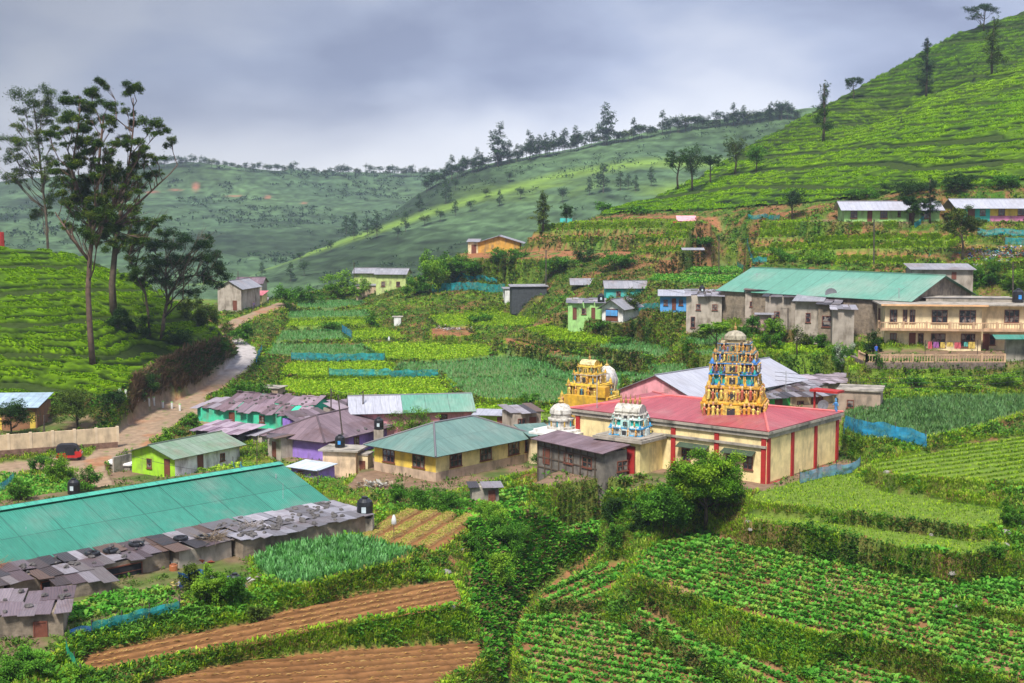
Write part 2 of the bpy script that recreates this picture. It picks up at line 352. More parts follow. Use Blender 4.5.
strip([(768,322,181),(797,326,176),(818,331,173),(834,338,170),(858,344,167)],5,BANK,isY=True,fl=True)
flat('hall_ledge', 16.6, [(730,328),(760,320),(1100,316),(1100,335),(890,340)], PAD)
flat('big_house_ledge', 17.8, [(864,361.5),(870,352),(1200,345),(1200,361),(1030,361.5)], PAD)
# terraces between the shacks and the temple
flat('tr1', 17.8, [(684,339),(728,334),(738,338),(720,347),(686,347)], LEEK)
flat('field_mid_green', 20.8, [(595,348),(632,340),(676,352),(665,358),(618,356)], LEEK)
flat('tr2', 18.2, [(690,352),(735,349),(745,356),(715,362)], LEEK)
flat('tr3', 21.0, [(618,374),(640,367),(688,365),(690,380),(680,390),(640,390)], LEEK)
flat('tr4', 18.3, [(745,346),(800,343),(860,352),(862,362),(800,360)], LAWN)
flat('tr5', 18.6, [(752,364),(820,364),(862,368),(858,374),(800,376),(756,374)], LAWN)
flat('plowed_strip', None, [(515,331,20.0),(547,325,19.6),(617,339,20.1),(603,345,20.7),(555,342,20.6),(517,336,20.3)], LAWN)
flat('brown_strip', 21.7, [(503,338),(520,340),(563,352),(545,354),(505,344)], RED)
flat('ne_field', 22.4, [(500,348),(545,356),(600,360),(640,366),(610,374),(570,372),(530,362)], LEEK)
# central valley
flat('field_top', None, [(430,316,21.0),(500,312,20.2),(545,322,20.6),(530,327,21.2),(440,326,21.4)], LAWN)
flat('field_red', 21.9, [(430,329),(470,329),(478,334),(462,337),(430,337)], RED)
flat('strip_one', 21.0, [(295,308),(300,302),(360,300),(368,305),(330,309)], LEEK)
flat('strip_two', 21.5, [(286,319),(290,312),(366,311),(372,317)], LEEK)
flat('strip_three', 21.9, [(286,327),(290,321),(374,319),(380,325)], LAWN)
flat('field_leek_small', 22.7, [(274,342),(282,332),(344,330),(352,340)], LEEK)
flat('field_yellow_small', 22.65, [(353,340),(346,331),(390,330),(407,338)], LAWN)
flat('field_leek', 23.2, [(266,356),(272,345),(362,345),(384,357)], LEEK)
flat('field_lettuce_back', 23.15, [(362,345),(430,343),(492,347),(488,356),(440,361),(386,359)], LAWN)
flat('field_blue_green', 23.5, [(392,372),(398,364),(450,362),(500,357),(535,360),(570,372),(450,376)], LEEK)
flat('field_lettuce_mid', 23.6, [(282,375),(286,364),(388,362),(396,368),(390,376),(330,378)], LAWN)
flat('field_valley_big', 23.8, [(444,378),(560,372),(640,374),(650,396),(600,402),(520,404),(472,398),(452,388)], LEEK)
flat('field_brown', 24.2, [(388,405),(400,398),(470,398),(480,404),(450,411),(400,410)], RED)
flat('field_low_green', 24.4, [(448,413),(470,405),(530,405),(560,415),(520,422),(450,418)], LAWN)
flat('field_lettuce_near', 24.0, [(280,392),(284,379),(388,379),(440,376),(458,388),(440,397),(300,396)], LAWN)
# road
ROADP = [(80,520,28.3),(100,492,27.8),(105,468,27.2),(128,445,26.7),(158,420,26.0),(185,403,25.4),(212,388,24.7),(235,371,23.9),(247,357,23.2),(244,348,22.7),(234,342,22.3),(224,334,21.8),(228,327,21.3),(245,318,20.8),(262,312,20.4),(285,303,20.0)]
strip([(-90,478,27.6),(0,470,27.4),(50,464,27.2),(105,462,27.1)], 6.5, ROAD, fl=True)
strip([(-60,440,26.0),(0,430,25.6),(60,425,25.2)], 9, MUD)
strip(ROADP[:6], 5.9, ROAD, fl=True)
strip(ROADP[4:], 3.4, ROAD, fl=True)
strip([(198,402,25.3),(205,420,26.0),(225,435,26.3),(262,442,26.5),(300,445,26.6)], 2.2, ROAD, fl=True)
# centre building pads
flat('mint_yard', 26.1, [(215,440),(225,418),(340,418),(350,440),(300,447)], PAD)
flat('purple_yard', 26.6, [(270,475),(290,448),(400,440),(430,455),(400,470),(340,480)], PAD)
flat('lime_yard', 27.7, [(105,470),(118,497),(225,492),(240,470),(225,455),(130,458)], PAD)
flat('garden_mid', 27.2, [(196,470),(240,462),(300,466),(300,480),(240,486)], LAWN)
flat('yellow_yard', 25.6, [(345,490),(375,450),(540,435),(545,468),(480,485),(436,496)], PAD)
flat('shack_yard', 24.6, [(545,484),(548,452),(600,445),(640,462),(634,486)], PAD)
flat('shack_terrace', 23.4, [(528,486),(545,468),(600,466),(642,470),(640,492),(606,495)], PAD)
flat('temple_yard', 23.2, [(600,480),(570,440),(560,408),(650,400),(840,395),(870,462),(845,470),(775,490),(700,495)], PAD)
flat('east_block_yard', 21.3, [(780,404),(840,398),(880,400),(880,415),(840,425)], PAD)
flat('mid_yard', 24.9, [(455,430),(470,418),(560,418),(560,440),(520,442)], PAD)
flat('garden_left', 27.2, [(-60,520),(-60,472),(0,474),(60,478),(95,486),(92,500),(60,512)], LAWN)
# right lower terraces
strip([(864,379,150),(1000,379,150),(1250,379,150)],1.8,BANK,isY=True,fl=True)
flat('big_potato_field', 26.0, [(632,577),(640,560),(655,545),(672,538),(700,532),(745,547),(800,556),(872,569),(954,581),(1040,592),(1200,612),(1200,760),(1010,684),(960,668),(906,655),(838,641),(790,628),(736,613),(690,596)])
flat('raised_potato_field', 25.4, [(958,592),(985,580),(1040,583),(1180,600),(1180,650),(1040,622),(1000,612),(962,603)])
flat('step_two', 24.0, [(742,516),(750,515),(838,523),(927,534),(975,538),(1000,545),(1000,555),(954,556),(890,547),(828,532),(743,521)], LAWN)
flat('step_three', 23.2, [(746,502),(760,492),(800,480),(850,474),(866,480),(900,494),(960,505),(1005,512),(1000,525),(975,530),(900,520),(818,510)], LAWN)
flat('step_four', 21.9, [(864,466),(880,462),(920,455),(960,446),(1024,437),(1150,425),(1150,500),(1009,485),(954,480),(886,475)], LAWN)
flat('net_field', 20.9, [(843,428),(845,414),(870,404),(920,399),(970,397),(1200,395),(1200,410),(1024,413),(975,428),(930,438),(870,440)], LEEK)
# centre lower
flat('gully_bed', 29.8, [(505,660),(510,625),(524,600),(531,604),(520,630),(512,665),(525,760),(490,760)], RED)
strip([(516,618,29.6),(540,600,28.9),(590,560,28.6),(640,535,28.0)], 1.0, RED)
flat('potato_c', 28.0, [(539,600),(554,584),(578,575),(605,566),(627,565),(623,578),(599,605),(554,609),(536,608)])
flat('potato_d', 28.7, [(527,614),(593,614),(605,623),(646,635),(688,658),(715,668),(730,690),(800,760),(540,760),(533,683),(514,655),(522,629)])
flat('potato_e', 27.8, [(630,616),(650,610),(709,645),(740,657),(800,675),(860,700),(830,720),(780,700),(718,668),(688,652),(646,628)])
flat('potato_f', 27.5, [(800,672),(842,659),(872,667),(935,684),(1010,715),(860,720)])
flat('potato_a', 26.1, [(486,501),(510,490),(539,484),(590,492),(554,502),(530,517),(510,510)])
flat('potato_b', 26.8, [(557,527),(599,519),(623,523),(624,532),(569,541),(559,538)])
flat('beds_field', 24.0, [(355,539),(390,516),(411,509),(444,513),(478,522),(470,530),(454,540),(438,555),(417,551),(379,545)])
flat('leek_near', 23.6, [(251,563),(280,548),(350,540),(379,544),(418,555),(390,566),(355,575),(307,587),(280,587),(256,575)], LEEK)
flat('soil_f', 24.75, [(454,579),(411,586),(355,596),(280,612),(256,622),(161,639),(88,654),(75,668),(99,675),(161,661),(256,645),(334,627),(417,614),(460,607),(463,600)])
flat('soil_g', None, [(481,642,26.6),(411,646,26.35),(347,650,26.0),(240,661,25.4),(161,680,25.1),(110,695,25.0),(60,760,24.9),(400,760,26.0),(430,700,26.3),(444,683,26.4),(480,665,26.6),(492,655,26.7)])
flat('hut_ground', 23.9, [(-200,620),(-80,600),(60,575),(240,535),(372,515),(376,530),(250,563),(256,585),(240,598),(185,605),(80,632),(40,670),(0,700),(-100,760),(-200,760)], MUD)
strip([(470,530,24.6),(462,560,25.6),(470,590,26.5),(488,620,27.5)], 3.0, RED, setz=False)
flat('shed_back', 24.3, [(-150,590),(-60,500),(0,500),(272,462),(330,500),(372,512),(240,535),(60,575)], MUD)
# ---- fill in between by relaxation (coarse to fine)
def relax(Zf, fix, Z0, it):
    Zc = Z0.copy(); Zc[fix]=Zf[fix]; inv=~fix
    for _ in range(it):
        P = np.pad(Zc,1,mode='edge'); A=(P[:-2,1:-1]+P[2:,1:-1]+P[1:-1,:-2]+P[1:-1,2:])*0.25; Zc[inv]=A[inv]
    return Zc
def pyramid(Zf, fix, lev):
    if lev==0 or min(Zf.shape)<12:
        return relax(Zf, fix, np.full(Zf.shape, np.nanmean(Zf[fix])), 1500)
    h,w = Zf.shape; h2,w2=(h+1)//2,(w+1)//2
    a=np.zeros((h2*2,w2*2)); c=np.zeros((h2*2,w2*2)); a[:h,:w]=np.where(fix,Zf,0); c[:h,:w]=fix
    s=a.reshape(h2,2,w2,2).sum((1,3)); n=c.reshape(h2,2,w2,2).sum((1,3))
    zc=np.where(n>0,s/np.maximum(n,1),0); up=pyramid(zc,n>0,lev-1)
    up=np.repeat(np.repeat(up,2,0),2,1)[:h,:w]
    return relax(Zf, fix, up, 90)
Z = pyramid(np.where(FIX,Z,0), FIX, 6)
def blur(A, n=1):
    for _ in range(n):
        P=np.pad(A,1,mode='edge'); A=(P[:-2,1:-1]+P[2:,1:-1]+P[1:-1,:-2]+P[1:-1,2:]+4*A)/8
    return A
Zb = blur(Z, 14); Z[~FLAT] = Zb[~FLAT]
Z[~FLAT] += ((fbm(GX,GY,2.2,3)-0.5)*0.45)[~FLAT]
Z[FLAT] += ((fbm(GX,GY,1.2,9)-0.5)*0.10)[FLAT]
PXG, PYG = proj(GX, GY, Z)
# the steep faces between terraces are grassed banks
dzy=np.abs(np.gradient(Z,axis=0))/(GY*0.0036); dzx=np.abs(np.gradient(Z,axis=1))/(GY*1.9/F); steep=(dzy+dzx)>0.9
Zs=blur(Z,4); sm=blur(steep.astype(float),2)>0.3; Z=np.where(sm&(CLS!=ROAD)&(~FLAT),Zs,Z)
CLS[steep&(CLS!=ROAD)&(GY<300)]=BANK
PXG, PYG = proj(GX, GY, Z)
# tea cover regions
tea_left = pip(PXG,PYG,[(-500,200),(0,240),(100,255),(222,328),(232,334),(180,357),(138,380),(112,398),(60,400),(0,404),(-500,420)]) & (GY<207) & (GY>146)
tea_right = (GY>243)&(GU>0.05)&pip(PXG,PYG,[(612,207),(700,170),(828,95),(1024,0),(1600,-300),(1600,170),(1024,186),(930,188),(880,196),(800,204),(700,211),(640,212),(600,216)])
CLS[(tea_left|tea_right)&(CLS==BANK)] = TEA
cut = pip(PXG,PYG,[(126,418),(134,385),(160,366),(200,350),(231,342),(236,352),(225,372),(190,390),(150,410)])&(GY<215)&(GY>150)&(CLS!=ROAD)
CLS[cut&(~tea_left)] = MUD
def gz(x, y):
    """ground height by bilinear lookup"""
    x=np.asarray(x,float); y=np.asarray(y,float)
    j=np.clip(np.log(np.maximum(y,38.01)/38)/0.0036,0,NY-1.001); i=np.clip((x/y+0.55)/(1.9/F),0,NU-1.001)
    j0=j.astype(int); i0=i.astype(int); fj=j-j0; fi=i-i0
    return (Z[j0,i0]*(1-fi)+Z[j0,i0+1]*fi)*(1-fj)+(Z[j0+1,i0]*(1-fi)+Z[j0+1,i0+1]*fi)*fj
def gcls(x,y):
    j=np.clip(np.round(np.log(np.maximum(y,38.01)/38)/0.0036),0,NY-1).astype(int); i=np.clip(np.round((x/y+0.55)/(1.9/F)),0,NU-1).astype(int)
    return CLS[j,i]
def hit(px, py, far=460, near=50):
    """first point of the ground met by the ray through a photo pixel"""
    r=ray(px,py); ys=np.exp(np.arange(math.log(near),math.log(far),0.0015)); x=r[0]/r[1]*ys; z=r[2]/r[1]*ys
    b=z<=gz(x,ys); k=np.argmax(b) if b.any() else len(ys)-1
    return np.array([x[k],ys[k],float(gz(x[k],ys[k]))])
# ---- ground colours (base colours of the cover, by what grows there)
def build_ground():
    n1=fbm(GX,GY,3.0,11); n2=fbm(GX,GY,0.9,21); n3=fbm(GX,GY,9.0,31)
    base={BANK:(0.10,0.13,0.024),SOIL:(0.22,0.11,0.045),ROAD:(0.27,0.19,0.125),TEA:(0.035,0.055,0.012),LEEK:(0.10,0.15,0.05),LAWN:(0.13,0.19,0.03),RED:(0.27,0.12,0.055),MUD:(0.17,0.12,0.07),PAD:(0.20,0.13,0.085)}
    C=np.zeros(GX.shape+(3,))
    for k,c in base.items(): C[CLS==k]=c
    def mixin(m, col, w): 
        w=np.clip(w,0,1)[...,None]*m[...,None]; C[:]=C*(1-w)+np.array(col)*w
    b=(CLS==BANK)
    C[b&(GY>150)&(GY<300)&(GU<0.1)]*=0.75
    mixin(b&(~steep),(0.22,0.115,0.05),(n1-0.52)*7); mixin(b&steep,(0.15,0.095,0.04),(n1-0.45)*5); mixin(b,(0.12,0.20,0.02),(n3-0.5)*4); mixin(b,(0.035,0.07,0.015),(n2-0.5)*3)
    fr=b&(GY>200)&(GU>0.02); mixin(fr,(0.20,0.10,0.045),(n1-0.48)*6); mixin(fr&(n3>0.55),(0.05,0.11,0.015),(n2-0.3)*4)
    rd=(CLS==ROAD); far=np.clip((GY-182)/14,0,1)*np.clip((226-GY)/10,0,1); mixin(rd,(0.36,0.33,0.32),far*0.9); mixin(rd,(0.30,0.15,0.08),(n1-0.5)*4*(1-far)); mixin(rd,(0.13,0.16,0.05),(n2-0.68)*5*(1-far))
    for k in (SOIL,RED): mixin(CLS==k,(0.13,0.06,0.03),(n2-0.5)*3); mixin(CLS==k,(0.33,0.20,0.10),(n1-0.55)*3)
    mixin(CLS==RED,(0.09,0.15,0.03),(n1-0.50)*5)
    mixin(CLS==MUD,(0.09,0.12,0.03),(n1-0.48)*5); mixin(CLS==PAD,(0.08,0.11,0.03),(n1-0.52)*5); mixin(CLS==LAWN,(0.08,0.15,0.02),(n2-0.5)*2)
    P=np.stack([GX,GY,Z],-1).reshape(-1,3)
    idx=np.arange(NY*NU).reshape(NY,NU); f=np.stack([idx[:-1,:-1],idx[:-1,1:],idx[1:,1:],idx[1:,:-1]],-1).reshape(-1,4)
    me=fast_mesh('ground',P,f,C.reshape(-1,3),smooth=True)
    return tag(link('ground',me,M_ground),'terraced valley ground of grassy banks and red soil',kind='structure')
M_ground = mat('ground_cover',(1,1,1),rough=0.95,var=0.22,scale=1.3,attr=True,bump=0.5,bscale=3.0,spec=0.04)
build_ground()
# flat lowland carrying the ground on to the horizon
mb=MB(); mb.face([(-5000,-600,-62),(5000,-600,-62),(5000,5000,-62),(-5000,5000,-62)]); 
tag(mb.build('lowland',mat('lowland_cover',(0.05,0.09,0.03),rough=1,var=0.3,scale=0.02)),'green lowland beyond the valley',kind='structure')
# ================================================================ FAR HILLS
def loft(name, rows, label, colfn, nu=260, nv=130, seed=0, lump=2.0, material=None, noise=6.0, wid=0):
    """hill skinned through control rows, near (bottom) to far (crest, then back slope); every row a list of (px,py,Y)"""
    us=np.linspace(0,1,nu); R=[]
    for r in rows:
        r=np.array(r,float); x=r[:,0]; q=np.linspace(rows[0][0][0], rows[0][-1][0], nu)
        yy=np.interp(q,x,r[:,1]); dd=np.interp(q,x,r[:,2]); R.append(np.array([PY(a,b,c) for a,b,c in zip(q,yy,dd)]))
    R=np.array(R); k=len(rows); t=np.linspace(0,k-1,nv); P=np.zeros((nv,nu,3))
    for j,tt in enumerate(t):
        a=min(int(tt),k-2); f=tt-a
        p0=R[max(a-1,0)];p1=R[a];p2=R[a+1];p3=R[min(a+2,k-1)]
        P[j]=0.5*((2*p1)+(-p0+p2)*f+(2*p0-5*p1+4*p2-p3)*f*f+(-p0+3*p1-3*p2+p3)*f**3)
    P[...,2]+= (fbm(P[...,0],P[...,1],70,seed)-0.5)*noise + (fbm(P[...,0],P[...,1],12,seed+5)-0.5)*lump
    C=colfn(P[...,0],P[...,1],P[...,2],t[:,None]*np.ones(nu))
    idx=np.arange(nv*nu).reshape(nv,nu); f=np.stack([idx[:-1,:-1],idx[:-1,1:],idx[1:,1:],idx[1:,:-1]],-1).reshape(-1,4)
    me=fast_mesh(name,P.reshape(-1,3),f,C.reshape(-1,3),smooth=True)
    o=tag(link(name,me,material or M_far),label,kind='structure'); return P
M_far = mat('far_hill_cover',(1,1,1),rough=1,var=0.35,scale=0.12,attr=True,bump=0.6,bscale=0.5,spec=0.1)
def col_far(x,y,z,t):
    n=fbm(x,y,60,41)[...,None]; m=fbm(x,y,14,43)[...,None]; C=np.array((0.034,0.064,0.034))*(1-n)+np.array((0.066,0.112,0.042))*n
    k_=(fbm(x,y,4.5,77)[...,None]-.5)*1.3; st=(np.abs(((z+fbm(x,y,30,78)*8)/4.5)%1-.5)*2>.78)[...,None]*.30; C=C*(0.75+0.5*m)*(1.25+k_)*(1-st); tr=np.clip((fbm(x,y,110,45)-0.56)*9,0,1)[...,None]; C=C*(1-tr*0.5)
    return C
def col_spur(x,y,z,t):
    C=col_far(x,y,z,t); px,py=proj(x,y,z)
    line=np.interp(px,[220,300,400,460,560,640],[285,258,225,205,178,165]); d=py-line
    w=np.clip(1-np.abs(d+2)/ (2.6+0.016*np.clip(px-220,0,300)),0,1); w=np.maximum(w, np.clip((px-440)/60,0,1)*np.clip(1-np.abs(py-190)/14,0,1)*np.clip(fbm(x,y,30,4)*2.2-0.7,0,1))
    C=C*(1-w[...,None])+np.array((0.15,0.24,0.035))*w[...,None]
    bl=np.clip(1-np.abs((z+fbm(x,y,40,9)*6)%7-3.5)/0.7,0,1)[...,None]*0.25*(py>line)[...,None]
    return C*(1-bl)
def col_left(x,y,z,t):
    C=col_far(x,y,z,t); px,py=proj(x,y,z)
    for cx,cy,rx,ry in ((196,187,4,4.5),(152,192,7,1.2),(268,197,3.5,2),(304,203,3,1.2),(235,196,9,.8),(175,190,8,.8)):
        w=np.clip(1.6-np.hypot((px-cx)/rx,(py-cy)/ry)-0.6*fbm(x,y,9,7),0,1)[...,None]*0.85; C=C*(1-w)+np.array((0.34,0.13,0.08))*w
    return C
far_left = loft('far_hills',[[(-400,330,500),(700,340,500)],[(-400,275,640),(200,285,650),(700,290,650)],[(-400,230,900),(60,226,900),(250,235,900),(700,240,900)],
  [(-400,215,1150),(0,200,1180),(150,196,1150),(300,203,1150),(500,200,1200),(700,190,1200)],[(-400,205,1400),(-40,192,1400),(60,180,1350),(135,171,1300),(190,166,1300),(240,172,1320),(330,176,1350),(400,177,1380),(440,176,1400),(560,172,1450),(700,170,1450)],
  [(-400,245,1800),(700,245,1800)]],'hazy blue green hills closing the valley',col_left,nu=420,nv=220,seed=2,lump=4)
spur = loft('tea_spur',[[(120,400,430),(1000,420,430)],[(120,330,480),(300,325,480),(500,312,470),(700,290,470),(1000,250,470)],
  [(120,300,560),(240,288,590),(400,262,600),(560,236,620),(700,215,640),(1000,190,660)],
  [(120,290,640),(225,283,680),(300,257,690),(400,226,720),(470,203,740),(560,182,760),(640,160,780),(720,150,800),(1000,130,800)],
  [(120,300,760),(225,290,800),(300,262,820),(380,224,860),(410,203,880),(440,184,900),(480,170,900),(540,157,900),(600,146,900),(700,129,900),(780,120,900),(1000,100,900)],
  [(120,330,1100),(440,250,1150),(1000,220,1150)]],'tea covered spur with a pale green crest in the middle distance',col_spur,nu=460,nv=240,seed=5,lump=3)
# ---- haze
mb=MB(); mb.box(-1500,1500,-60,2300,-64,130)
hz=bpy.data.materials.new('haze'); hz.use_nodes=True; nt=hz.node_tree; nt.nodes.remove(nt.nodes['Principled BSDF'])
pv=nt.nodes.new('ShaderNodeVolumePrincipled'); pv.inputs['Color'].default_value=(0.62,0.72,0.88,1); pv.inputs['Density'].default_value=0.00021; pv.inputs['Anisotropy'].default_value=0.2
nt.links.new(pv.outputs[0], nt.nodes['Material Output'].inputs['Volume'])
tag(mb.build('haze',hz),'thin grey blue rain haze',kind='stuff')
# ================================================================ VEGETATION
def pick(cols, n, rng=RNG, jit=0.15):
    cols=np.array(cols); c=cols[rng.integers(0,len(cols),n)]; return c*(1+jit*(rng.random((n,1))*2-1))
def leaf_quads(cen, phi, el, Ln, Wd, col, tipup=0.0):
    """one folded rhombus per row: cen (n,3) base point, phi azimuth, el elevation, length, width"""
    n=len(cen); d=np.stack([np.cos(phi)*np.cos(el),np.sin(phi)*np.cos(el),np.sin(el)],1)
    s=np.stack([-np.sin(phi),np.cos(phi),np.zeros(n)],1)
    Ln=Ln[:,None]; Wd=Wd[:,None]
    mid=cen+d*Ln*0.55+np.array([0,0,1])*Ln*0.12
    V=np.stack([cen, mid+s*Wd/2, cen+d*Ln-np.array([0,0,1])*Ln*tipup, mid-s*Wd/2],1).reshape(-1,3)
    Fc=np.arange(4*n).reshape(n,4); return V,Fc,np.repeat(col,4,0)
def rosettes(P, n, L, W, el, cols, rng=RNG, h=0.0, rad=0.0, tipup=0.1, Ls=None):
    """n leaves per plant standing at P (m,3)"""
    m=len(P); C=np.repeat(P,n,0); N=m*n; phi=rng.random(N)*2*math.pi; e=np.radians(rng.uniform(el[0],el[1],N))
    r=rad*np.sqrt(rng.random(N)); C=C+np.stack([np.cos(phi)*r,np.sin(phi)*r,rng.random(N)*h],1)
    k=np.repeat(Ls,n) if Ls is not None else 1.0
    col=np.repeat(pick(cols,m,rng,0.12),n,0)*(1+0.18*(rng.random((N,1))*2-1))
    return leaf_quads(C,phi,e,L*rng.uniform(0.7,1.25,N)*k,W*rng.uniform(0.7,1.25,N)*k,col,tipup)
def merge(parts):
    V=[];Fc=[];C=[];o=0
    for v,f,c in parts: V.append(v); Fc.append(f+o); C.append(c); o+=len(v)
    return np.concatenate(V),np.concatenate(Fc),np.concatenate(C)
def rows_in(name, rowdir, s_row, s_pl, jit=0.07, inset=0.0, edge=0.75):
    """plant positions on the rows of a field; rowdir = two photo pixels along a row"""
    poly,pl=FIELDS[name]
    def onp(px,py):
        r=ray(px,py); t=pl[2]/(r[2]-pl[0]*r[0]-pl[1]*r[1]); return r*t
    W=np.array([onp(*p[:2]) for p in poly]); a,b=onp(*rowdir[0]),onp(*rowdir[1]); d=(b-a)[:2]; d/=np.hypot(*d); n=np.array([-d[1],d[0]])
    u=W[:,:2]@d; v=W[:,:2]@n
    U,Vv=np.meshgrid(np.arange(u.min(),u.max(),s_pl),np.arange(v.min(),v.max(),s_row))
    U=U+RNG.uniform(-.5,.5,U.shape)*s_pl*0.6; Vv=Vv+RNG.uniform(-jit,jit,Vv.shape)*s_row
    X=(U[...,None]*d+Vv[...,None]*n).reshape(-1,2); z=pl[0]*X[:,0]+pl[1]*X[:,1]+pl[2]
    px,py=proj(X[:,0],X[:,1],z); cxp=np.mean([p[0] for p in poly]); cyp=np.mean([p[1] for p in poly])
    m=pip(px,py,[(p[0]+(cxp-p[0])*inset,p[1]+(cyp-p[1])*inset) for p in poly])&(px>-130)&(px<1170)&(py<730)
    zf=pl[0]*X[:,0]+pl[1]*(X[:,1]-edge)+pl[2]; qx,qy=proj(X[:,0],X[:,1]-edge,zf); m&=pip(qx,qy,poly)
    X=X[m]; return np.c_[X,gz(X[:,0],X[:,1])-0.02]
G_pot=[(0.07,0.25,0.022),(0.10,0.31,0.03),(0.055,0.20,0.018),(0.16,0.37,0.05),(0.20,0.32,0.04)]
G_leek=[(0.09,0.27,0.06),(0.14,0.34,0.10),(0.07,0.22,0.04),(0.18,0.40,0.14)]
G_let=[(0.24,0.42,0.02),(0.32,0.48,0.03),(0.18,0.34,0.02),(0.38,0.50,0.05)]
G_lawn=[(0.20,0.34,0.015),(0.27,0.40,0.02),(0.14,0.26,0.01)]
def crop(field, kind, rowdir, label, s_row=1.14, s_pl=0.27, scale=1.0, gaps=0.05, inset=0.0, cols=None, nm=None, n=None):
    P=rows_in(field,rowdir,s_row,s_pl,inset=inset)
    if len(P)==0: return
    keep=(RNG.random(len(P))>gaps)&~((fbm(P[:,0],P[:,1],1.6,61)>0.80)); P=P[keep]
    Ls=(0.70+0.6*fbm(P[:,0],P[:,1],2.6,71))*scale*RNG.uniform(.85,1.18,len(P))
    if kind=='potato': v=rosettes(P,n or 14,0.33,0.20,(8,65),cols or G_pot,h=0.20,rad=0.14,Ls=Ls,tipup=0.15)
    elif kind=='leek': v=rosettes(P,n or 7,0.50,0.07,(45,85),cols or G_leek,h=0.02,rad=0.06,Ls=Ls,tipup=0.0)
    elif kind=='lettuce': v=rosettes(P,n or 6,0.24,0.18,(10,60),cols or G_let,h=0.05,rad=0.05,Ls=Ls)
    elif kind=='grass': v=rosettes(P,n or 5,0.22,0.07,(30,80),cols or G_lawn,h=0.0,rad=0.12,Ls=Ls)
    elif kind=='ridge':
        a_=PD(*rowdir[0],25); b_=PD(*rowdir[1],25); u=(b_-a_)[:2]; u/=np.hypot(*u); w=np.array([-u[1],u[0]]); m_=len(P); hh=RNG.uniform(.10,.20,m_)[:,None]; ll=s_pl*RNG.uniform(.5,.75,m_)[:,None]; ww=RNG.uniform(.26,.36,m_)[:,None]
        U=np.c_[u[0]*np.ones(m_),u[1]*np.ones(m_),np.zeros(m_)]; Wv=np.c_[w[0]*np.ones(m_),w[1]*np.ones(m_),np.zeros(m_)]; Zv=np.array([0,0,1.0]); j=RNG.normal(0,.03,(m_,3))
        A=P-U*ll-Wv*ww; B=P+U*ll-Wv*ww; T1=P-U*ll+Zv*hh+j; T2=P+U*ll+Zv*hh+j; C2=P-U*ll+Wv*ww; D2=P+U*ll+Wv*ww
        V_=np.stack([A,B,T2,T1,T1,T2,D2,C2],1).reshape(-1,3); F_=np.arange(8*m_).reshape(-1,4); v=(V_,F_,np.repeat(pick([(0.30,0.15,0.055),(0.24,0.115,0.045),(0.36,0.20,0.085)],m_,jit=.2),8,0))
    elif kind=='straw':
        a_=PD(*rowdir[0],25); b_=PD(*rowdir[1],25); ph=math.atan2(b_[1]-a_[1],b_[0]-a_[0]); k=4; Q=np.repeat(P,k,0)+RNG.normal(0,1,(len(P)*k,3))*np.array([.10,.06,0]); N_=len(Q)
        v=leaf_quads(Q+np.array([0,0,.16]),ph+RNG.normal(0,.22,N_)+math.pi*RNG.integers(0,2,N_),RNG.uniform(0,.12,N_),RNG.uniform(.15,.40,N_),RNG.uniform(.03,.07,N_),pick([(0.55,0.36,0.09),(0.44,0.27,0.07),(0.62,0.44,0.15),(0.20,0.09,0.04)],N_,jit=.2))
    me=fast_mesh(nm or kind,*v); nm=nm or {'potato':'potato_crop','leek':'leek_crop','lettuce':'lettuce_crop','grass':'seedling_crop','straw':'straw_mulch','ridge':'soil_ridges'}[kind]
    tag(link(nm,me,M_leaf),label,kind='stuff')
crop('big_potato_field','potato',[(736,606),(900,648)],'potato rows filling the large lower right field')
crop('raised_potato_field','potato',[(960,598),(1024,608)],'potato rows on the small raised plot at the right edge')
crop('potato_c','potato',[(545,605),(600,580)],'potato rows on the plot above the gully path')
crop('potato_d','potato',[(540,640),(690,668)],'potato rows on the lowest middle plot')
crop('potato_e','potato',[(640,614),(730,655)],'potato rows on the narrow stepped plot')
crop('potato_f','potato',[(842,662),(930,684)],'potato rows at the lower right edge')
crop('potato_a','potato',[(490,502),(560,488)],'potato rows on the plot below the yellow building')
crop('potato_b','potato',[(565,534),(615,524)],'potato rows on the small plot above the gully')
crop('leek_near','leek',[(260,570),(400,552)],'leek rows beside the stone covered roof',0.45,0.22,1.2,0.02,n=8)
crop('soil_f','straw',[(300,618),(440,590)],'straw mulch lines on the upper bare plot',0.95,0.33,gaps=0.3)
crop('soil_g','straw',[(250,668),(450,652)],'straw mulch lines on the lower bare plot',0.95,0.33,gaps=0.45)
crop('step_two','grass',[(760,520),(950,550)],'seedlings on the second step below the temple',0.6,0.3)
crop('step_three','grass',[(760,500),(950,525)],'seedlings on the step beside the temple wall',0.6,0.3)
crop('step_four','grass',[(880,472),(1024,452)],'seedling rows on the upper right plot',1.3,0.16,1.25,n=7)
crop('net_field','leek',[(860,430),(1000,405)],'leafy rows behind the blue net on the right',0.55,0.4,1.1,cols=[(0.09,0.20,0.05),(0.13,0.25,0.09),(0.07,0.15,0.04)])
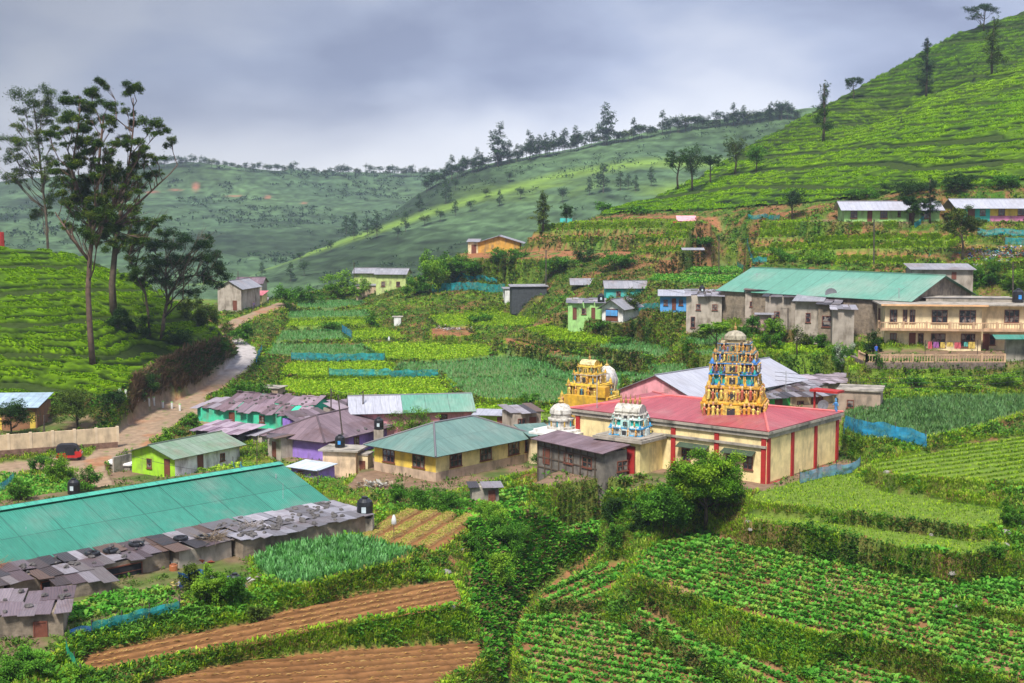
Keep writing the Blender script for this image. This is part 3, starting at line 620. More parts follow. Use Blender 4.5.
for f_,k_,d_,l_ in (('green_strip_a','potato',[(650,279),(740,276)],'leafy strip above the grey block row'),
    ('green_strip_b','potato',[(690,271),(756,269)],'upper leafy strip above the grey block row'),
    ('tr1','leek',[(686,343),(728,338)],'leeks just below the two storey block'),
    ('field_mid_green','leek',[(600,350),(660,350)],'leeks on the sloping plot behind the temple'),
    ('tr2','leek',[(690,356),(735,354)],'leeks on the small plot left of the temple tower'),
    ('tr3','leek',[(640,380),(760,378)],'leeks on the strip behind the white roof'),
    ('tr4','grass',[(760,350),(850,356)],'young plants on the upper strip right of the tower'),
    ('tr5','grass',[(780,366),(850,372)],'young plants on the lower strip right of the tower'),
    ('ne_field','leek',[(520,358),(600,366)],'leeks on the plot behind the yellow shrine'),
    ('field_top','grass',[(440,320),(530,320)],'young plants on the top valley terrace'),
    ('plowed_strip','grass',[(520,331),(605,342)],'pale rows on the ploughed strip below the green houses'),
    ('strip_one','leek',[(300,306),(360,303)],'leeks on the farthest valley terrace'),
    ('strip_two','leek',[(290,316),(366,314)],'leeks on the second farthest valley terrace'),
    ('strip_three','grass',[(290,325),(374,322)],'young plants on the third valley terrace'),
    ('field_leek_small','leek',[(280,337),(340,337)],'leeks left of the small blue net'),
    ('field_yellow_small','grass',[(355,336),(400,336)],'young plants right of the small blue net'),
    ('field_leek','leek',[(270,350),(370,350)],'leeks behind the longer blue nets'),
    ('field_lettuce_back','lettuce',[(390,352),(480,350)],'lettuce on the back valley plot'),
    ('field_blue_green','leek',[(400,369),(540,369)],'leeks on the middle valley plot'),
    ('field_lettuce_mid','lettuce',[(290,370),(380,370)],'lettuce between the two blue nets'),
    ('field_valley_big','leek',[(460,385),(600,390)],'leeks on the widest valley plot'),
    ('field_low_green','lettuce',[(460,412),(540,412)],'lettuce behind the yellow hip roofed building'),
    ('field_lettuce_near','lettuce',[(290,386),(440,386)],'lettuce in front of the nearest blue net'),
    ('garden_left','potato',[(0,495),(90,490)],'vegetables in the garden below the beige wall'),
    ('garden_mid','lettuce',[(200,475),(290,472)],'vegetables between the lime house and the purple house')):
    crop(f_,k_,d_,l_,0.9 if k_=='leek' else 0.8,0.45 if k_!='grass' else 0.4,0.95 if k_=='leek' else 1.2,n=6)
def furrows(field,rowdir,label,period=0.95):
    """ploughed surface: one continuous sheet of low soil ridges"""
    poly,pl=FIELDS[field]
    def onp(px,py): r=ray(px,py); return r*(pl[2]/(r[2]-pl[0]*r[0]-pl[1]*r[1]))
    W=np.array([onp(*p[:2]) for p in poly]); a_,b_=onp(*rowdir[0]),onp(*rowdir[1]); d=(b_-a_)[:2]; d/=np.hypot(*d); n=np.array([-d[1],d[0]])
    u=W[:,:2]@d; v=W[:,:2]@n; U,V=np.meshgrid(np.arange(u.min(),u.max(),.28),np.arange(v.min(),v.max(),.13)); x=U*d[0]+V*n[0]; y=U*d[1]+V*n[1]
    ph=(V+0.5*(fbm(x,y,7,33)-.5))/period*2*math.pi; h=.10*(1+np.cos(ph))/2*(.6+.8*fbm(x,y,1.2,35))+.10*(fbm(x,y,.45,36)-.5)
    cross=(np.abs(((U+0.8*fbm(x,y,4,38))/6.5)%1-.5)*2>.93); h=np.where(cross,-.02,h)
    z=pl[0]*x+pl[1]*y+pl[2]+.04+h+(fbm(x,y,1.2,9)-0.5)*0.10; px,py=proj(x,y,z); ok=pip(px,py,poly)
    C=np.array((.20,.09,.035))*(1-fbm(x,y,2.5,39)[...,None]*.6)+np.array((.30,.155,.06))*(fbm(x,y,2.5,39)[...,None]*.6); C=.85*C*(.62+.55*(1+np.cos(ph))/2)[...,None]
    idx=np.arange(x.size).reshape(x.shape); okf=ok[:-1,:-1]&ok[1:,1:]&ok[:-1,1:]&ok[1:,:-1]; f=np.stack([idx[:-1,:-1],idx[:-1,1:],idx[1:,1:],idx[1:,:-1]],-1)[okf]
    used=np.unique(f); rm=np.zeros(x.size,dtype=np.int64); rm[used]=np.arange(len(used)); P=np.stack([x,y,z],-1).reshape(-1,3)
    tag(link('ploughed_soil',fast_mesh('ploughed_soil',P[used],rm[f],C.reshape(-1,3)[used],smooth=True),M_ground),label,kind='stuff')
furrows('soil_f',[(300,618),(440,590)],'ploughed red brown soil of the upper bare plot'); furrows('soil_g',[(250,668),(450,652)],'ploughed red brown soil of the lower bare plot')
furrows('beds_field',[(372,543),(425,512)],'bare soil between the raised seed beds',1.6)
# raised seed beds (real mounds of soil with a green skin)
def seed_beds():
    poly,pl=FIELDS['beds_field']; D=24.0
    A=PD(372,543,D); B=PD(425,512,D); d=(B-A)[:2]; L=np.hypot(*d); d/=L; nrm=np.array([d[1],-d[0]]); mb=MB(); lf=[]
    for i in range(-2,11):
        for j in range(3):
            o=A[:2]+nrm*(i*1.62-1.0)+d*(j*(L/3+0.1))
            c=o+d*L/6; px,py=proj(c[0],c[1],-D)
            if not pip(np.array([px]),np.array([py]),poly)[0]: continue
            l=L/3-0.30; w=1.0; e=[(0,-w/2),(l,-w/2),(l,w/2),(0,w/2)]
            q=lambda a,b,h,k:(o[0]+d[0]*a+nrm[0]*b*k, o[1]+d[1]*a+nrm[1]*b*k, -D+h)
            T=[q(a,b,0.2,0.85) for a,b in e]; Bt=[q(a,b,-0.05,1.15) for a,b in e]
            mb.face(T[::-1]); 
            for k in range(4): mb.face([Bt[k],Bt[(k+1)%4],T[(k+1)%4],T[k]][::-1])
            n=240; a=RNG.uniform(0,l,n); b=RNG.uniform(-w/2,w/2,n)*0.9
            lf.append(np.stack([o[0]+d[0]*a+nrm[0]*b,o[1]+d[1]*a+nrm[1]*b,np.full(n,-D+0.19)],1))
    tag(mb.build('seed_beds',mat('bed_soil',(0.30,0.19,0.06),var=0.3,scale=4,bump=0.4,rough=0.95)),'raised seed beds of brown soil in three blocks',kind='stuff')
    v=rosettes(np.concatenate(lf),2,0.13,0.07,(5,50),[(0.36,0.35,0.06),(0.26,0.33,0.05),(0.42,0.33,0.09)])
    tag(link('bed_seedlings',fast_mesh('bed_seedlings',*v),M_leaf),'thin seedlings on the raised beds',kind='stuff')
seed_beds()
# ---- grass and weeds on banks
def bank_plants():
    dpy=np.zeros(Z.shape); dpy[:-1]=PYG[:-1]-PYG[1:]; w=np.clip(dpy,0.12,60)
    inside=(PXG>-130)&(PXG<1170)&(PYG<725)&(GY<330)
    out=[]
    def put(mask,n,L,W,el,cols,nl,h=0.05,rad=0.2,big=0.0,far=1.0):
        n=int(n*1.3)
        ww=(w*mask*inside).ravel(); ww=ww/ww.sum(); k=RNG.choice(ww.size,n,p=ww)
        j,i=np.unravel_index(k,Z.shape); u=UC[i]+(RNG.random(n)-.5)*1.9/F; y=YR[j]*np.exp(RNG.random(n)*0.0036); x=u*y
        P=np.c_[x,y,gz(x,y)]; Ls=(0.6+1.25*RNG.random(n)**2.2)*(1+np.clip((y-110)/130,0,1.3)*far*0.25)
        out.append(rosettes(P,nl,L,W,el,cols,h=h,rad=rad,Ls=Ls))
    n1=fbm(GX,GY,6,81); n2=fbm(GX,GY,3,82)
    bk=(CLS==BANK).astype(float); bk=bk*np.where((GY>205)&(PXG>520),0.45,1.0)
    edge=np.zeros(Z.shape); fl=FLAT.astype(float); e=np.abs(np.gradient(blur(fl,3))[0])+np.abs(np.gradient(blur(fl,3))[1]); edge=(e>0.04)&(~FLAT)
    put(bk*(n1>0.42),46000,0.24,0.06,(35,85),[(0.17,0.32,0.015),(0.24,0.40,0.015),(0.11,0.24,0.012),(0.30,0.40,0.05)],5)
    put(bk*edge,30000,0.24,0.06,(40,85),[(0.28,0.43,0.015),(0.20,0.34,0.012),(0.36,0.45,0.05)],5)
    put(bk*(n1<0.50),18000,0.20,0.11,(5,65),[(0.05,0.13,0.015),(0.08,0.19,0.02),(0.04,0.10,0.012),(0.11,0.24,0.03)],6,h=0.3)
    put(bk*(n2>0.55),6000,0.26,0.15,(0,60),[(0.08,0.22,0.02),(0.12,0.30,0.03)],7,h=0.3)
    put(bk*(n2<0.5),20000,0.26,0.05,(20,85),[(0.30,0.22,0.07),(0.24,0.14,0.05),(0.20,0.19,0.05)],4)
    put(((CLS==RED)|(CLS==MUD)|(CLS==PAD))*(n2>0.50).astype(float),9000,0.20,0.10,(15,75),[(0.07,0.14,0.02),(0.12,0.20,0.03)],4)
    put((CLS==LAWN).astype(float)*(GY>150)*np.where(PXG>520,2.0,1.0),34000,0.20,0.09,(20,80),[(0.24,0.40,0.015),(0.32,0.46,0.02),(0.18,0.33,0.012)],4)
    put(bk*((GY>200)&(PXG>520)&(n2>0.5)).astype(float),5000,0.26,0.13,(0,65),[(0.035,0.10,0.012),(0.05,0.14,0.015),(0.16,0.12,0.04)],5,h=.15)
    put(bk*((GY>148)&(GY<300)&(PXG<700)).astype(float),16000,0.24,0.14,(0,60),[(0.03,0.09,0.010),(0.05,0.13,0.012),(0.16,0.11,0.035)],5,h=.2)
    # lush gully side
    lush=pip(PXG,PYG,[(440,505),(500,510),(530,520),(600,545),(560,560),(540,585),(524,600),(505,640),(498,683),(480,640),(468,590),(482,560),(470,530)])
    put((lush&(CLS==BANK)).astype(float),12000,0.27,0.19,(0,65),[(0.045,0.18,0.012),(0.08,0.27,0.018),(0.03,0.12,0.009),(0.15,0.36,0.03),(0.15,0.10,0.04)],7,h=0.5,rad=0.3)
    # dry grass on the cut by the road
    cutm=((CLS==MUD)&(PXG>120)&(PXG<240)&(PYG<420)&(PYG>335)).astype(float)
    put(cutm,5000,0.7,0.10,(40,85),[(0.20,0.12,0.07),(0.15,0.10,0.05),(0.11,0.09,0.035),(0.25,0.17,0.09)],4)
    put(cutm*(PYG<378-0.1*(PXG-180)),1500,0.45,0.25,(0,70),[(0.05,0.10,0.02),(0.07,0.13,0.02)],6,h=0.3)
    me=fast_mesh('bank_grass',*merge(out)); tag(link('bank_grass',me,M_leaf),'grass and weeds covering the terrace banks',kind='stuff')
bank_plants()
# ---- tea carpets: clipped bushes in rows following the contours
M_tea = mat('tea_leaf', (1,1,1), rough=0.7, var=0.25, scale=1.6, attr=True, spec=0.04, bump=1.0, bscale=3.5)
def tea(mask, name, label, space, wob, cell, nleaf, lsize, dark, skew=0.0, seed=0, top=((0.09,0.235,0.003),(0.23,0.38,0.005))):
    jj,ii=np.where(mask); j0,j1,i0,i1=jj.min(),jj.max()+1,ii.min(),ii.max()+1
    rf=2; jf=np.arange(j0,j1,1/rf); fi=np.arange(i0,i1,1/rf)
    I,J=np.meshgrid(fi,jf); u=UC[0]+I*1.9/F; y=38*np.exp(J*0.0036); x=u*y; z=gz(x,y)
    Mk=mask[np.clip(np.round(J).astype(int),0,NY-1),np.clip(np.round(I).astype(int),0,NU-1)]
    q=z+skew*x+(fbm(x,y,26,seed)-0.5)*wob+(fbm(x,y,6,seed+3)-0.5)*0.35
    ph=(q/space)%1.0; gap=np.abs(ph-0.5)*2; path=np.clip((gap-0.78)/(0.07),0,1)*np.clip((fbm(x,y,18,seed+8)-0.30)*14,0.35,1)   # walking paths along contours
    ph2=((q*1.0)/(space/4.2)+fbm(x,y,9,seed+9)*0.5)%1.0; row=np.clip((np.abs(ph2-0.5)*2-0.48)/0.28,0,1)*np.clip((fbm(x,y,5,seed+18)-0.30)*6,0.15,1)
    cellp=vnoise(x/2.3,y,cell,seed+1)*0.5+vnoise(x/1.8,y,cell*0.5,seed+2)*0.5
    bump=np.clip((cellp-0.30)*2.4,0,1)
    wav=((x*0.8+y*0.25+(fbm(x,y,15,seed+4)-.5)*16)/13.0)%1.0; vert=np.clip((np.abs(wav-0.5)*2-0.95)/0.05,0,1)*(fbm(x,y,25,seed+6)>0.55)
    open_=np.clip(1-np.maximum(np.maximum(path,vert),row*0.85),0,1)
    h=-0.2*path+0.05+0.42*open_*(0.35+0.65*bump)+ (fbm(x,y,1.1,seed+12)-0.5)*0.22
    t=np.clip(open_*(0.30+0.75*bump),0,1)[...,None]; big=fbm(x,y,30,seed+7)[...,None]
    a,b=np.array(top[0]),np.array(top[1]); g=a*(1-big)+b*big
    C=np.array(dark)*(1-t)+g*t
    C=C*(1-0.85*np.clip(np.maximum(path,vert),0,1)[...,None])*(1-0.62*np.clip(row,0,1)[...,None])*(0.55+0.45*bump[...,None])*(np.where(y>348,0.62,1.0)[...,None] if seed==20 else 1.0)  # gaps darkened for bare stems and soil, plus shade painted into grooves and hollows
    P=np.stack([x,y,z+h],-1); n1,n2=P.shape[:2]; idx=np.arange(n1*n2).reshape(n1,n2)
    ok=Mk[:-1,:-1]&Mk[1:,1:]&Mk[:-1,1:]&Mk[1:,:-1]
    f=np.stack([idx[:-1,:-1],idx[:-1,1:],idx[1:,1:],idx[1:,:-1]],-1)[ok]
    used=np.unique(f); remap=np.zeros(n1*n2,dtype=np.int64); remap[used]=np.arange(len(used))
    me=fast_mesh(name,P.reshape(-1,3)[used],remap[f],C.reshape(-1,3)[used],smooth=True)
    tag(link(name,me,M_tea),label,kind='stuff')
    # young shoots over the plucking table
    px,py=proj(x,y,z); on=(Mk&(t[...,0]>0.68)&(px>-100)&(px<1130)&(py<700)).ravel(); k=RNG.choice(np.where(on)[0],nleaf)
    Pp=P.reshape(-1,3)[k]+RNG.normal(0,0.08,(nleaf,3))*np.array([1,1,0.25]); 
    v=rosettes(Pp,2,lsize,lsize*0.55,(5,70),[tuple(a*1.0),tuple(b),tuple(b*1.3),tuple(a*0.7)]); 
    tag(link('tea_shoots',fast_mesh('tea_shoots',*v),M_leaf),label.replace('tea bushes','young tea shoots'),kind='stuff')
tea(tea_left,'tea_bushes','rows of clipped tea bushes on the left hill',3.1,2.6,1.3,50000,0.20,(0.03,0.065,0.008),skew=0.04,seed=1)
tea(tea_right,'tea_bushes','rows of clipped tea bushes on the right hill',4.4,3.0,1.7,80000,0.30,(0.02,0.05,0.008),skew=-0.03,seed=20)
# ---- trees
def cloud_leaves(cl, n, size, cols, rng, flatten=1.0, droop=0.0):
    """cl (k,5): x,y,z,rx,rz clumps; n leaves in all, denser near each clump's skin"""
    cl=np.array(cl,float); sub=[]
    for c in cl:                       # every clump breaks up into smaller, uneven sprays
        for _ in range(7):
            q=rng.normal(size=3); q/=np.linalg.norm(q)+1e-9; q*=rng.random()**0.5*1.25; f=rng.uniform(0.22,0.60); sub.append((c[0]+q[0]*c[3],c[1]+q[1]*c[3],c[2]+q[2]*c[4],c[3]*f,c[4]*f*1.1))
    cl=np.array(sub); vol=cl[:,3]**2*cl[:,4]; p=vol**0.75; p/=p.sum(); k=rng.choice(len(cl),n,p=p)
    d=rng.normal(size=(n,3)); d/=np.linalg.norm(d,axis=1,keepdims=True); r=rng.random(n)**0.45*(1+0.5*(rng.random(n)>0.9))
    r*=1+0.22*np.sin(d[:,0]*5+k)*np.cos(d[:,1]*4+k*1.7)
    c=cl[k]; P=c[:,:3]+d*r[:,None]*np.stack([c[:,3],c[:,3],c[:,4]],1)
    tone=pick(cols,len(cl),rng,0.10)[k]*(1+0.25*(rng.random((n,1))*2-1))
    return leaf_quads(P,rng.random(n)*6.283,np.radians(rng.uniform(-35,60,n))-droop,size*rng.uniform(.6,1.3,n),size*0.55*rng.uniform(.6,1.3,n),tone,0.1)
def branch_mesh(name, base, trunk, clumps, r0, rng, parent, mat_=None, maxb=40, wob=0.05):
    """trunk: list of points (local); a limb from the trunk to each clump"""
    mb=MB(); mb.tube(trunk,r0,r0*0.28,n=7); T=[Vector(t) for t in trunk]
    tot=len(T)
    for c in clumps[:maxb]:
        c=Vector(c[:3]); best=None
        for a,b in zip(T[:-1],T[1:]):
            for s in (0,.25,.5,.75):
                p=a.lerp(b,s)
                if p.z<c.z-0.1*(c-p).length:
                    q=(c-p).length+0.9*max(0,(p.z-(c.z-0.9*math.hypot(c.x-p.x,c.y-p.y))) )
                    if best is None or q<best[0]: best=(q,p)
        if best is None: best=(0,T[0])
        p=best[1]; L=(c-p).length
        if L<0.15: continue
        m1=p.lerp(c,0.35)+Vector((rng.normal()*wob*L,rng.normal()*wob*L,-0.04*L)); m2=p.lerp(c,0.7)+Vector((rng.normal()*wob*L,rng.normal()*wob*L,0.03*L))
        rr=min(r0*0.42,0.02+0.016*L+0.004); mb.tube([p,m1,m2,c],rr,rr*0.3,n=5)
    return mb.build(name,mat_ or M_bark,parent,smooth=True)
SH={}
def crown_of(kind,H,W,rng):
    cl=[]
    if kind=='round':
        for _ in range(20): 
            a=rng.random()*6.28; r=math.sqrt(rng.random())*W*0.34; z=H*(0.42+0.46*rng.random()); k=1-abs((z/H)-0.62)*1.3
            cl.append((math.cos(a)*r*k,math.sin(a)*r*k,z,W*rng.uniform(.13,.24),H*rng.uniform(.09,.17)))
    elif kind=='tall':
        for i in range(20):
            t=(i+rng.random())/20; z=H*(0.22+0.75*t); a=rng.random()*6.28; r=W*0.40*rng.random()*(1.1-t*0.8); cl.append((math.cos(a)*r,math.sin(a)*r,z,W*rng.uniform(.18,.32)*(1.1-t*0.6),H*rng.uniform(.045,.085)))
    elif kind=='flat':
        for i in range(14):
            a=rng.random()*6.28; r=W*0.42*math.sqrt(rng.random()); z=H*(0.93-0.32*(r/W)-0.30*rng.random()); cl.append((math.cos(a)*r,math.sin(a)*r,z,W*rng.uniform(.13,.22),H*rng.uniform(.05,.09)))
    elif kind=='bush':
        for i in range(12):
            a=rng.random()*6.28; r=W*0.34*math.sqrt(rng.random()); z=H*(0.18+0.62*rng.random()*(1-0.5*r/W)); cl.append((math.cos(a)*r,math.sin(a)*r,z,W*rng.uniform(.13,.20),H*rng.uniform(.14,.24)))
    elif kind=='palm':
        cl=[(0,0,H*0.95,0.1,0.1)]
    return cl
TREECOLS={'dark':[(0.03,0.075,0.014),(0.05,0.11,0.018),(0.035,0.085,0.02)],'mid':[(0.07,0.20,0.018),(0.11,0.27,0.025),(0.055,0.15,0.015)],
 'light':[(0.16,0.32,0.025),(0.22,0.38,0.03),(0.11,0.25,0.02)],'olive':[(0.08,0.13,0.02),(0.11,0.16,0.02),(0.055,0.09,0.014)],'blue':[(0.035,0.075,0.03),(0.05,0.10,0.04)]}
TREES=[]
def tree(name,label,cat,at,H,W,kind,cols,n,leaf,seed,group=None,sink=0.15,r0=None):
    rng=np.random.default_rng(seed); n=int(n*(2.4 if kind in('tall','flat') else 1.5)); e=empty(name,(at[0],at[1],at[2]-sink),0,label,cat,group)
    cl=crown_of(kind,H,W,rng)
    top=(rng.normal()*0.03*H,rng.normal()*0.03*H,H*(0.93 if kind in('tall',) else 0.72 if kind!='bush' else 0.5))
    tr=[(0,0,-0.2),(rng.normal()*0.015*H,rng.normal()*0.01*H,top[2]*0.4),(top[0]*0.7,top[1]*0.7,top[2]*0.75),top]
    branch_mesh('trunk' if kind!='bush' else 'stem',at,tr,cl,r0 or (0.022*H+0.03 if kind!='bush' else 0.05),rng,e)
    v=cloud_leaves(cl,n,leaf,TREECOLS[cols] if isinstance(cols,str) else cols,rng)
    link('crown' if kind!='bush' else 'foliage',fast_mesh('crown',*v),M_leaf,e); TREES.append(e); return e
def copy_tree(o, loc, rz, sc=1.0, label=None, group=None):
    c=o.copy(); COL.objects.link(c); c.location=loc; c.rotation_euler=(0,0,rz); c.scale=(sc,sc,sc)
    if label: c['label']=label
    if group: c['group']=group
    for ch in o.children:
        d=ch.copy(); COL.objects.link(d); d.parent=c
    return c
def pxtree(name,label,base,Y,trunks,clumps,leaf,n,cols,seed,r0,spread=0.5,group=None,zs=0.62,bark=None,wob=0.06,fill=None):
    """a tree whose crown clumps were measured on the photo: every clump gets its own depth round the trunk"""
    rng=np.random.default_rng(seed); hb=hit(base[0],base[1],240,150); Y=hb[1]; b=PY(base[0],base[1],Y); g=float(gz(b[0],b[1])); b[2]=min(b[2],g)-0.1; s=Y/F
    e=empty(name,tuple(b),0,label,'tree',group); hw=max(abs(c[0]-base[0]) for c in clumps)*s
    def loc(px,py,dy=0): 
        p=PY(px,py,Y+dy); return (p[0]-b[0],p[1]-b[1],p[2]-b[2])
    cl=[]
    for c in clumps:
        r=c[2]*s; q=rng.normal()*spread*hw*0.6; p=loc(c[0],c[1],q); cl.append((p[0],p[1],p[2],r*1.4,1.4*r*(c[3]/c[2] if len(c)>3 else zs)))
    if fill:
        for _ in range(fill[4]):
            r=rng.uniform(3,6)*s; p=loc(rng.uniform(fill[0],fill[2]),rng.uniform(fill[1],fill[3]),rng.normal()*spread*hw*0.6); cl.append((p[0],p[1],p[2],r,r*0.6))
    T=[]
    for k,tr in enumerate(trunks):
        T.append([loc(x,y,(rng.normal()*0.12*hw*(i/len(tr)))) if i else loc(x,y) for i,(x,y) in enumerate(tr)])
    T[0][0]=(T[0][0][0],0,-0.4)
    # limbs start from the nearest of the trunks
    mb_par=[]; 
    for k,t in enumerate(T):
        mine=[c for c in cl if min(range(len(T)),key=lambda m:min((Vector(c[:3])-Vector(p)).length for p in T[m]))==k]
        mb_par.append((t,mine))
    mb=MB()
    for k,(t,mine) in enumerate(mb_par):
        rk=r0 if k==0 else r0*0.5; mb.tube(t,rk,rk*0.30,n=8); TV=[Vector(p) for p in t]
        for c in mine:
            c=Vector(c[:3]); cand=[]
            for a_,b_ in zip(TV[:-1],TV[1:]):
                for s_ in (0,.2,.4,.6,.8):
                    p=a_.lerp(b_,s_); h=math.hypot(c.x-p.x,c.y-p.y); cand.append((abs((c.z-p.z)-(0.9*h+0.8)),p))
            cand=[q for q in cand if q[1].z>0.25*max(v.z for v in TV)] or cand
            p=min(cand,key=lambda q:q[0])[1]; L=(c-p).length
            if L<0.3: continue
            m1=p.lerp(c,.35)+Vector((rng.normal()*wob*L,rng.normal()*wob*L,-0.05*L)); m2=p.lerp(c,.7)+Vector((rng.normal()*wob*L,rng.normal()*wob*L,0.0))
            rr=min(rk*0.4,0.03+0.012*L); mb.tube([p,m1,m2,c],rr,rr*0.35,n=5)
            for _ in range(4):
                q=m2+Vector((rng.normal(),rng.normal(),abs(rng.normal())))*0.10*L+ (c-m2)*1.1; mb.tube([m2,q],rr*0.5,rr*0.15,n=4)
    mb.build('trunk',bark or M_bark,e,smooth=True)
    v=cloud_leaves(cl,n,leaf,cols,rng,droop=0.3); link('crown',fast_mesh('crown',*v),M_leaf,e); TREES.append(e); return e
M_bark2=mat('bark_pale',(0.12,0.075,0.055),rough=0.9,var=0.4,scale=1.5,bump=0.5,bscale=5)
OL=[(0.05,0.10,0.01),(0.075,0.135,0.012),(0.035,0.075,0.008),(0.11,0.16,0.015)]
B_cl=[(79,97,10,5),(91,95,8,5),(102,85,5,4),(127,88,8,5),(138,87,7,4),(108,105,8,4),(90,106,7,4),(90,120,6,4),(108,117,7,4),(69,120,9,5),(86,129,8,5),(61,134,9,4),(50,134,6,3),(73,134,7,4),(111,126,5),(127,112,5,3),(132,124,5),(149,127,9,7),(157,131,7,4),(171,143,4,5),(156,159,6),(140,143,6),(127,138,6),(116,146,7),(100,141,8),(92,151,7),(79,159,7),(66,164,8,4),(106,164,8),(119,167,8),(137,167,6),(145,149,5),(148,178,5),(158,172,4),(127,178,7),(111,180,8),(92,180,8),(77,186,7),(63,196,6),(100,196,8),(116,196,7),(84,199,8),(71,209,7),(106,215,9),(92,217,8),(113,228,7),(87,233,7),(100,236,8),(60,170,7,4),(133,190,5),(95,168,7),(84,143,6)]
pxtree('eucalyptus_tree','tall many limbed eucalyptus with umbrella tufts, the largest tree on the left tea hill',(93,366),163,
  [[(93,366),(90,330),(88,290),(90,255),(94,225),(97,190),(100,150),(104,115)],[(92,245),(110,215),(126,180),(131,150),(134,120),(133,98)],[(93,230),(82,200),(72,170),(78,130),(80,108)],[(112,228),(128,212),(146,196),(160,183),(172,172)],[(90,262),(70,235),(55,212)]],
  B_cl,0.22,120000,OL,11,0.40,bark=M_bark2,spread=0.45,fill=(62,140,146,245,95))
pxtree('eucalyptus_tree','slender leaning eucalyptus on the ridge at the far left with a rounded top',(50,248),200,
  [[(50,249),(46,215),(42,180),(39,150),(35,115),(33,100)]],
  [(33,97,12,8),(24,112,7),(50,112,10,7),(40,104,8),(16,128,7),(21,141,7),(8,143,7),(11,152,7),(40,137,6),(24,162,9,6),(8,173,7,5),(29,172,6),(42,167,6),(50,178,6),(47,196,7),(37,210,8,6),(47,209,5),(53,159,6),(58,185,5)],0.30,26000,[(0.07,0.13,0.01),(0.11,0.16,0.012),(0.045,0.09,0.008)],12,0.24,spread=0.6,fill=(14,105,58,185,26))
pxtree('eucalyptus_tree','thick dark trunk rising behind the largest eucalyptus',(114,316),182,
  [[(114,316),(112,285),(115,250),(120,215),(124,190)],[(115,255),(128,235),(135,215)]],
  [(118,192,8),(128,205,8),(110,205,8),(122,222,8),(135,226,6),(106,232,7),(131,240,6),(100,222,6),(114,244,7)],0.28,12000,OL,13,0.55)
pxtree('spreading_tree','dark spreading tree with layered flat foliage at the foot of the left hill',(161,340),166,
  [[(161,340),(164,318),(168,298),(178,280),(186,268)],[(167,300),(165,275),(168,255),(180,242)],[(178,280),(195,275),(210,276)]],
  [(171,231,6,3),(185,240,13,4),(168,244,10,4),(200,246,9,4),(211,257,8,4),(224,274,9,5),(208,281,9,5),(192,270,10,5),(185,259,10,5),(169,260,8,4),(163,278,7,4),(200,291,7,4),(179,286,8,4),(217,266,7,4),(196,258,9,4),(188,295,6,4),(155,262,6,3)],0.24,24000,[(0.022,0.055,0.014),(0.035,0.075,0.016),(0.018,0.045,0.012),(0.05,0.09,0.018)],14,0.30,spread=0.5,fill=(150,236,222,290,50))
pxtree('spreading_tree','curved thin tree left of the dark spreading tree with olive foliage',(150,337),172,
  [[(150,337),(148,312),(145,292),(134,272),(129,255),(134,240),(146,228)],[(134,270),(140,250),(152,238)]],
  [(132,236,7,4),(148,244,7,4),(127,229,7,4),(142,222,7,3),(157,224,6,3),(165,218,5,3),(137,265,8,5),(150,270,7,4),(128,276,6,4),(140,282,7,4),(124,248,6,4),(160,234,5,3)],0.24,16000,OL,15,0.2,spread=0.5,fill=(126,225,160,280,24))
def at_px(px,py,lo=50,far=460): return hit(px,py,far,lo)
def T(name,label,px,py,hpx,wpx,kind,cols,n=1500,leaf=None,seed=0,cat='tree',group=None,near=50):
    p=at_px(px,py,near); s=p[1]/F; return tree(name,label,cat,p,hpx*s,wpx*s,kind,cols,n,leaf or max(0.13,s*2.2),seed,group)
T('leafy_tree','round leafy tree standing in front of the temple wall',706,532,88,100,'round',[(0.09,0.22,0.012),(0.14,0.29,0.016),(0.20,0.33,0.02),(0.06,0.15,0.01)],20000,0.22,31)
T('leafy_tree','dense tree low at the temple wall, left of the round tree',663,536,66,62,'bush','mid',7000,0.24,131)
T('flowering_tree','wide light green tree beside the yellow hip roofed building',412,442,38,62,'round','light',5000,0.17,32)
T('leafy_tree','wide low tree over the corner of the beige wall',78,428,42,62,'round','olive',5500,0.2,33)
T('leafy_tree','dark tree in front of the blue roofed shed at the far left',12,436,38,46,'round','dark',3500,0.2,34)
T('flowering_tree','white flowered bush right of the tower near the blue clad person',842,378,36,34,'bush',[(0.06,0.16,0.03),(0.09,0.22,0.03),(0.35,0.40,0.30)],3500,0.2,35)
T('leafy_tree','bright green bush behind the white flowered bush',838,364,24,30,'bush','light',2000,0.2,36)
T('leafy_tree','flat topped tree in front of the two storey grey block',716,348,30,34,'flat','light',2500,0.22,37)
T('slim_tree','slim pollarded tree behind the white roof',797,362,34,16,'round','olive',500,0.22,38)
T('leafy_tree','small tree beside the grey roofed shop',633,318,30,24,'round','olive',1600,0.24,39)
T('leafy_tree','dark tree between the two upper right houses',912,226,34,28,'flat','dark',1800,0.3,40)
T('slim_tree','tall slim tree in front of the long lime house',930,224,48,24,'tall','blue',1400,0.28,41)
T('leafy_tree','small papaya like tree against the lime house wall',914,224,18,18,'flat','light',600,0.25,42)
T('leafy_tree','dark spreading tree beside the teal nets on the right slope',962,262,56,40,'flat','olive',2500,0.3,43)
T('leafy_tree','grey green tree left of the long lime house',792,220,34,28,'round','blue',1800,0.3,44)
T('leafy_tree','first tree of the ridge spur on the right tea hill, leftmost',678,191,48,26,'flat','dark',1500,0.36,45,group='trees on the right tea hill')
T('leafy_tree','second tree of the ridge spur on the right tea hill',692,191,47,30,'round','dark',1900,0.36,46,group='trees on the right tea hill')
T('leafy_tree','third thinner tree of the ridge spur on the right tea hill',710,185,36,20,'flat','dark',1100,0.36,47,group='trees on the right tea hill')
T('leafy_tree','tall tree at the back of the ridge spur on the right tea hill',735,174,42,26,'round','olive',1700,0.36,48,group='trees on the right tea hill')
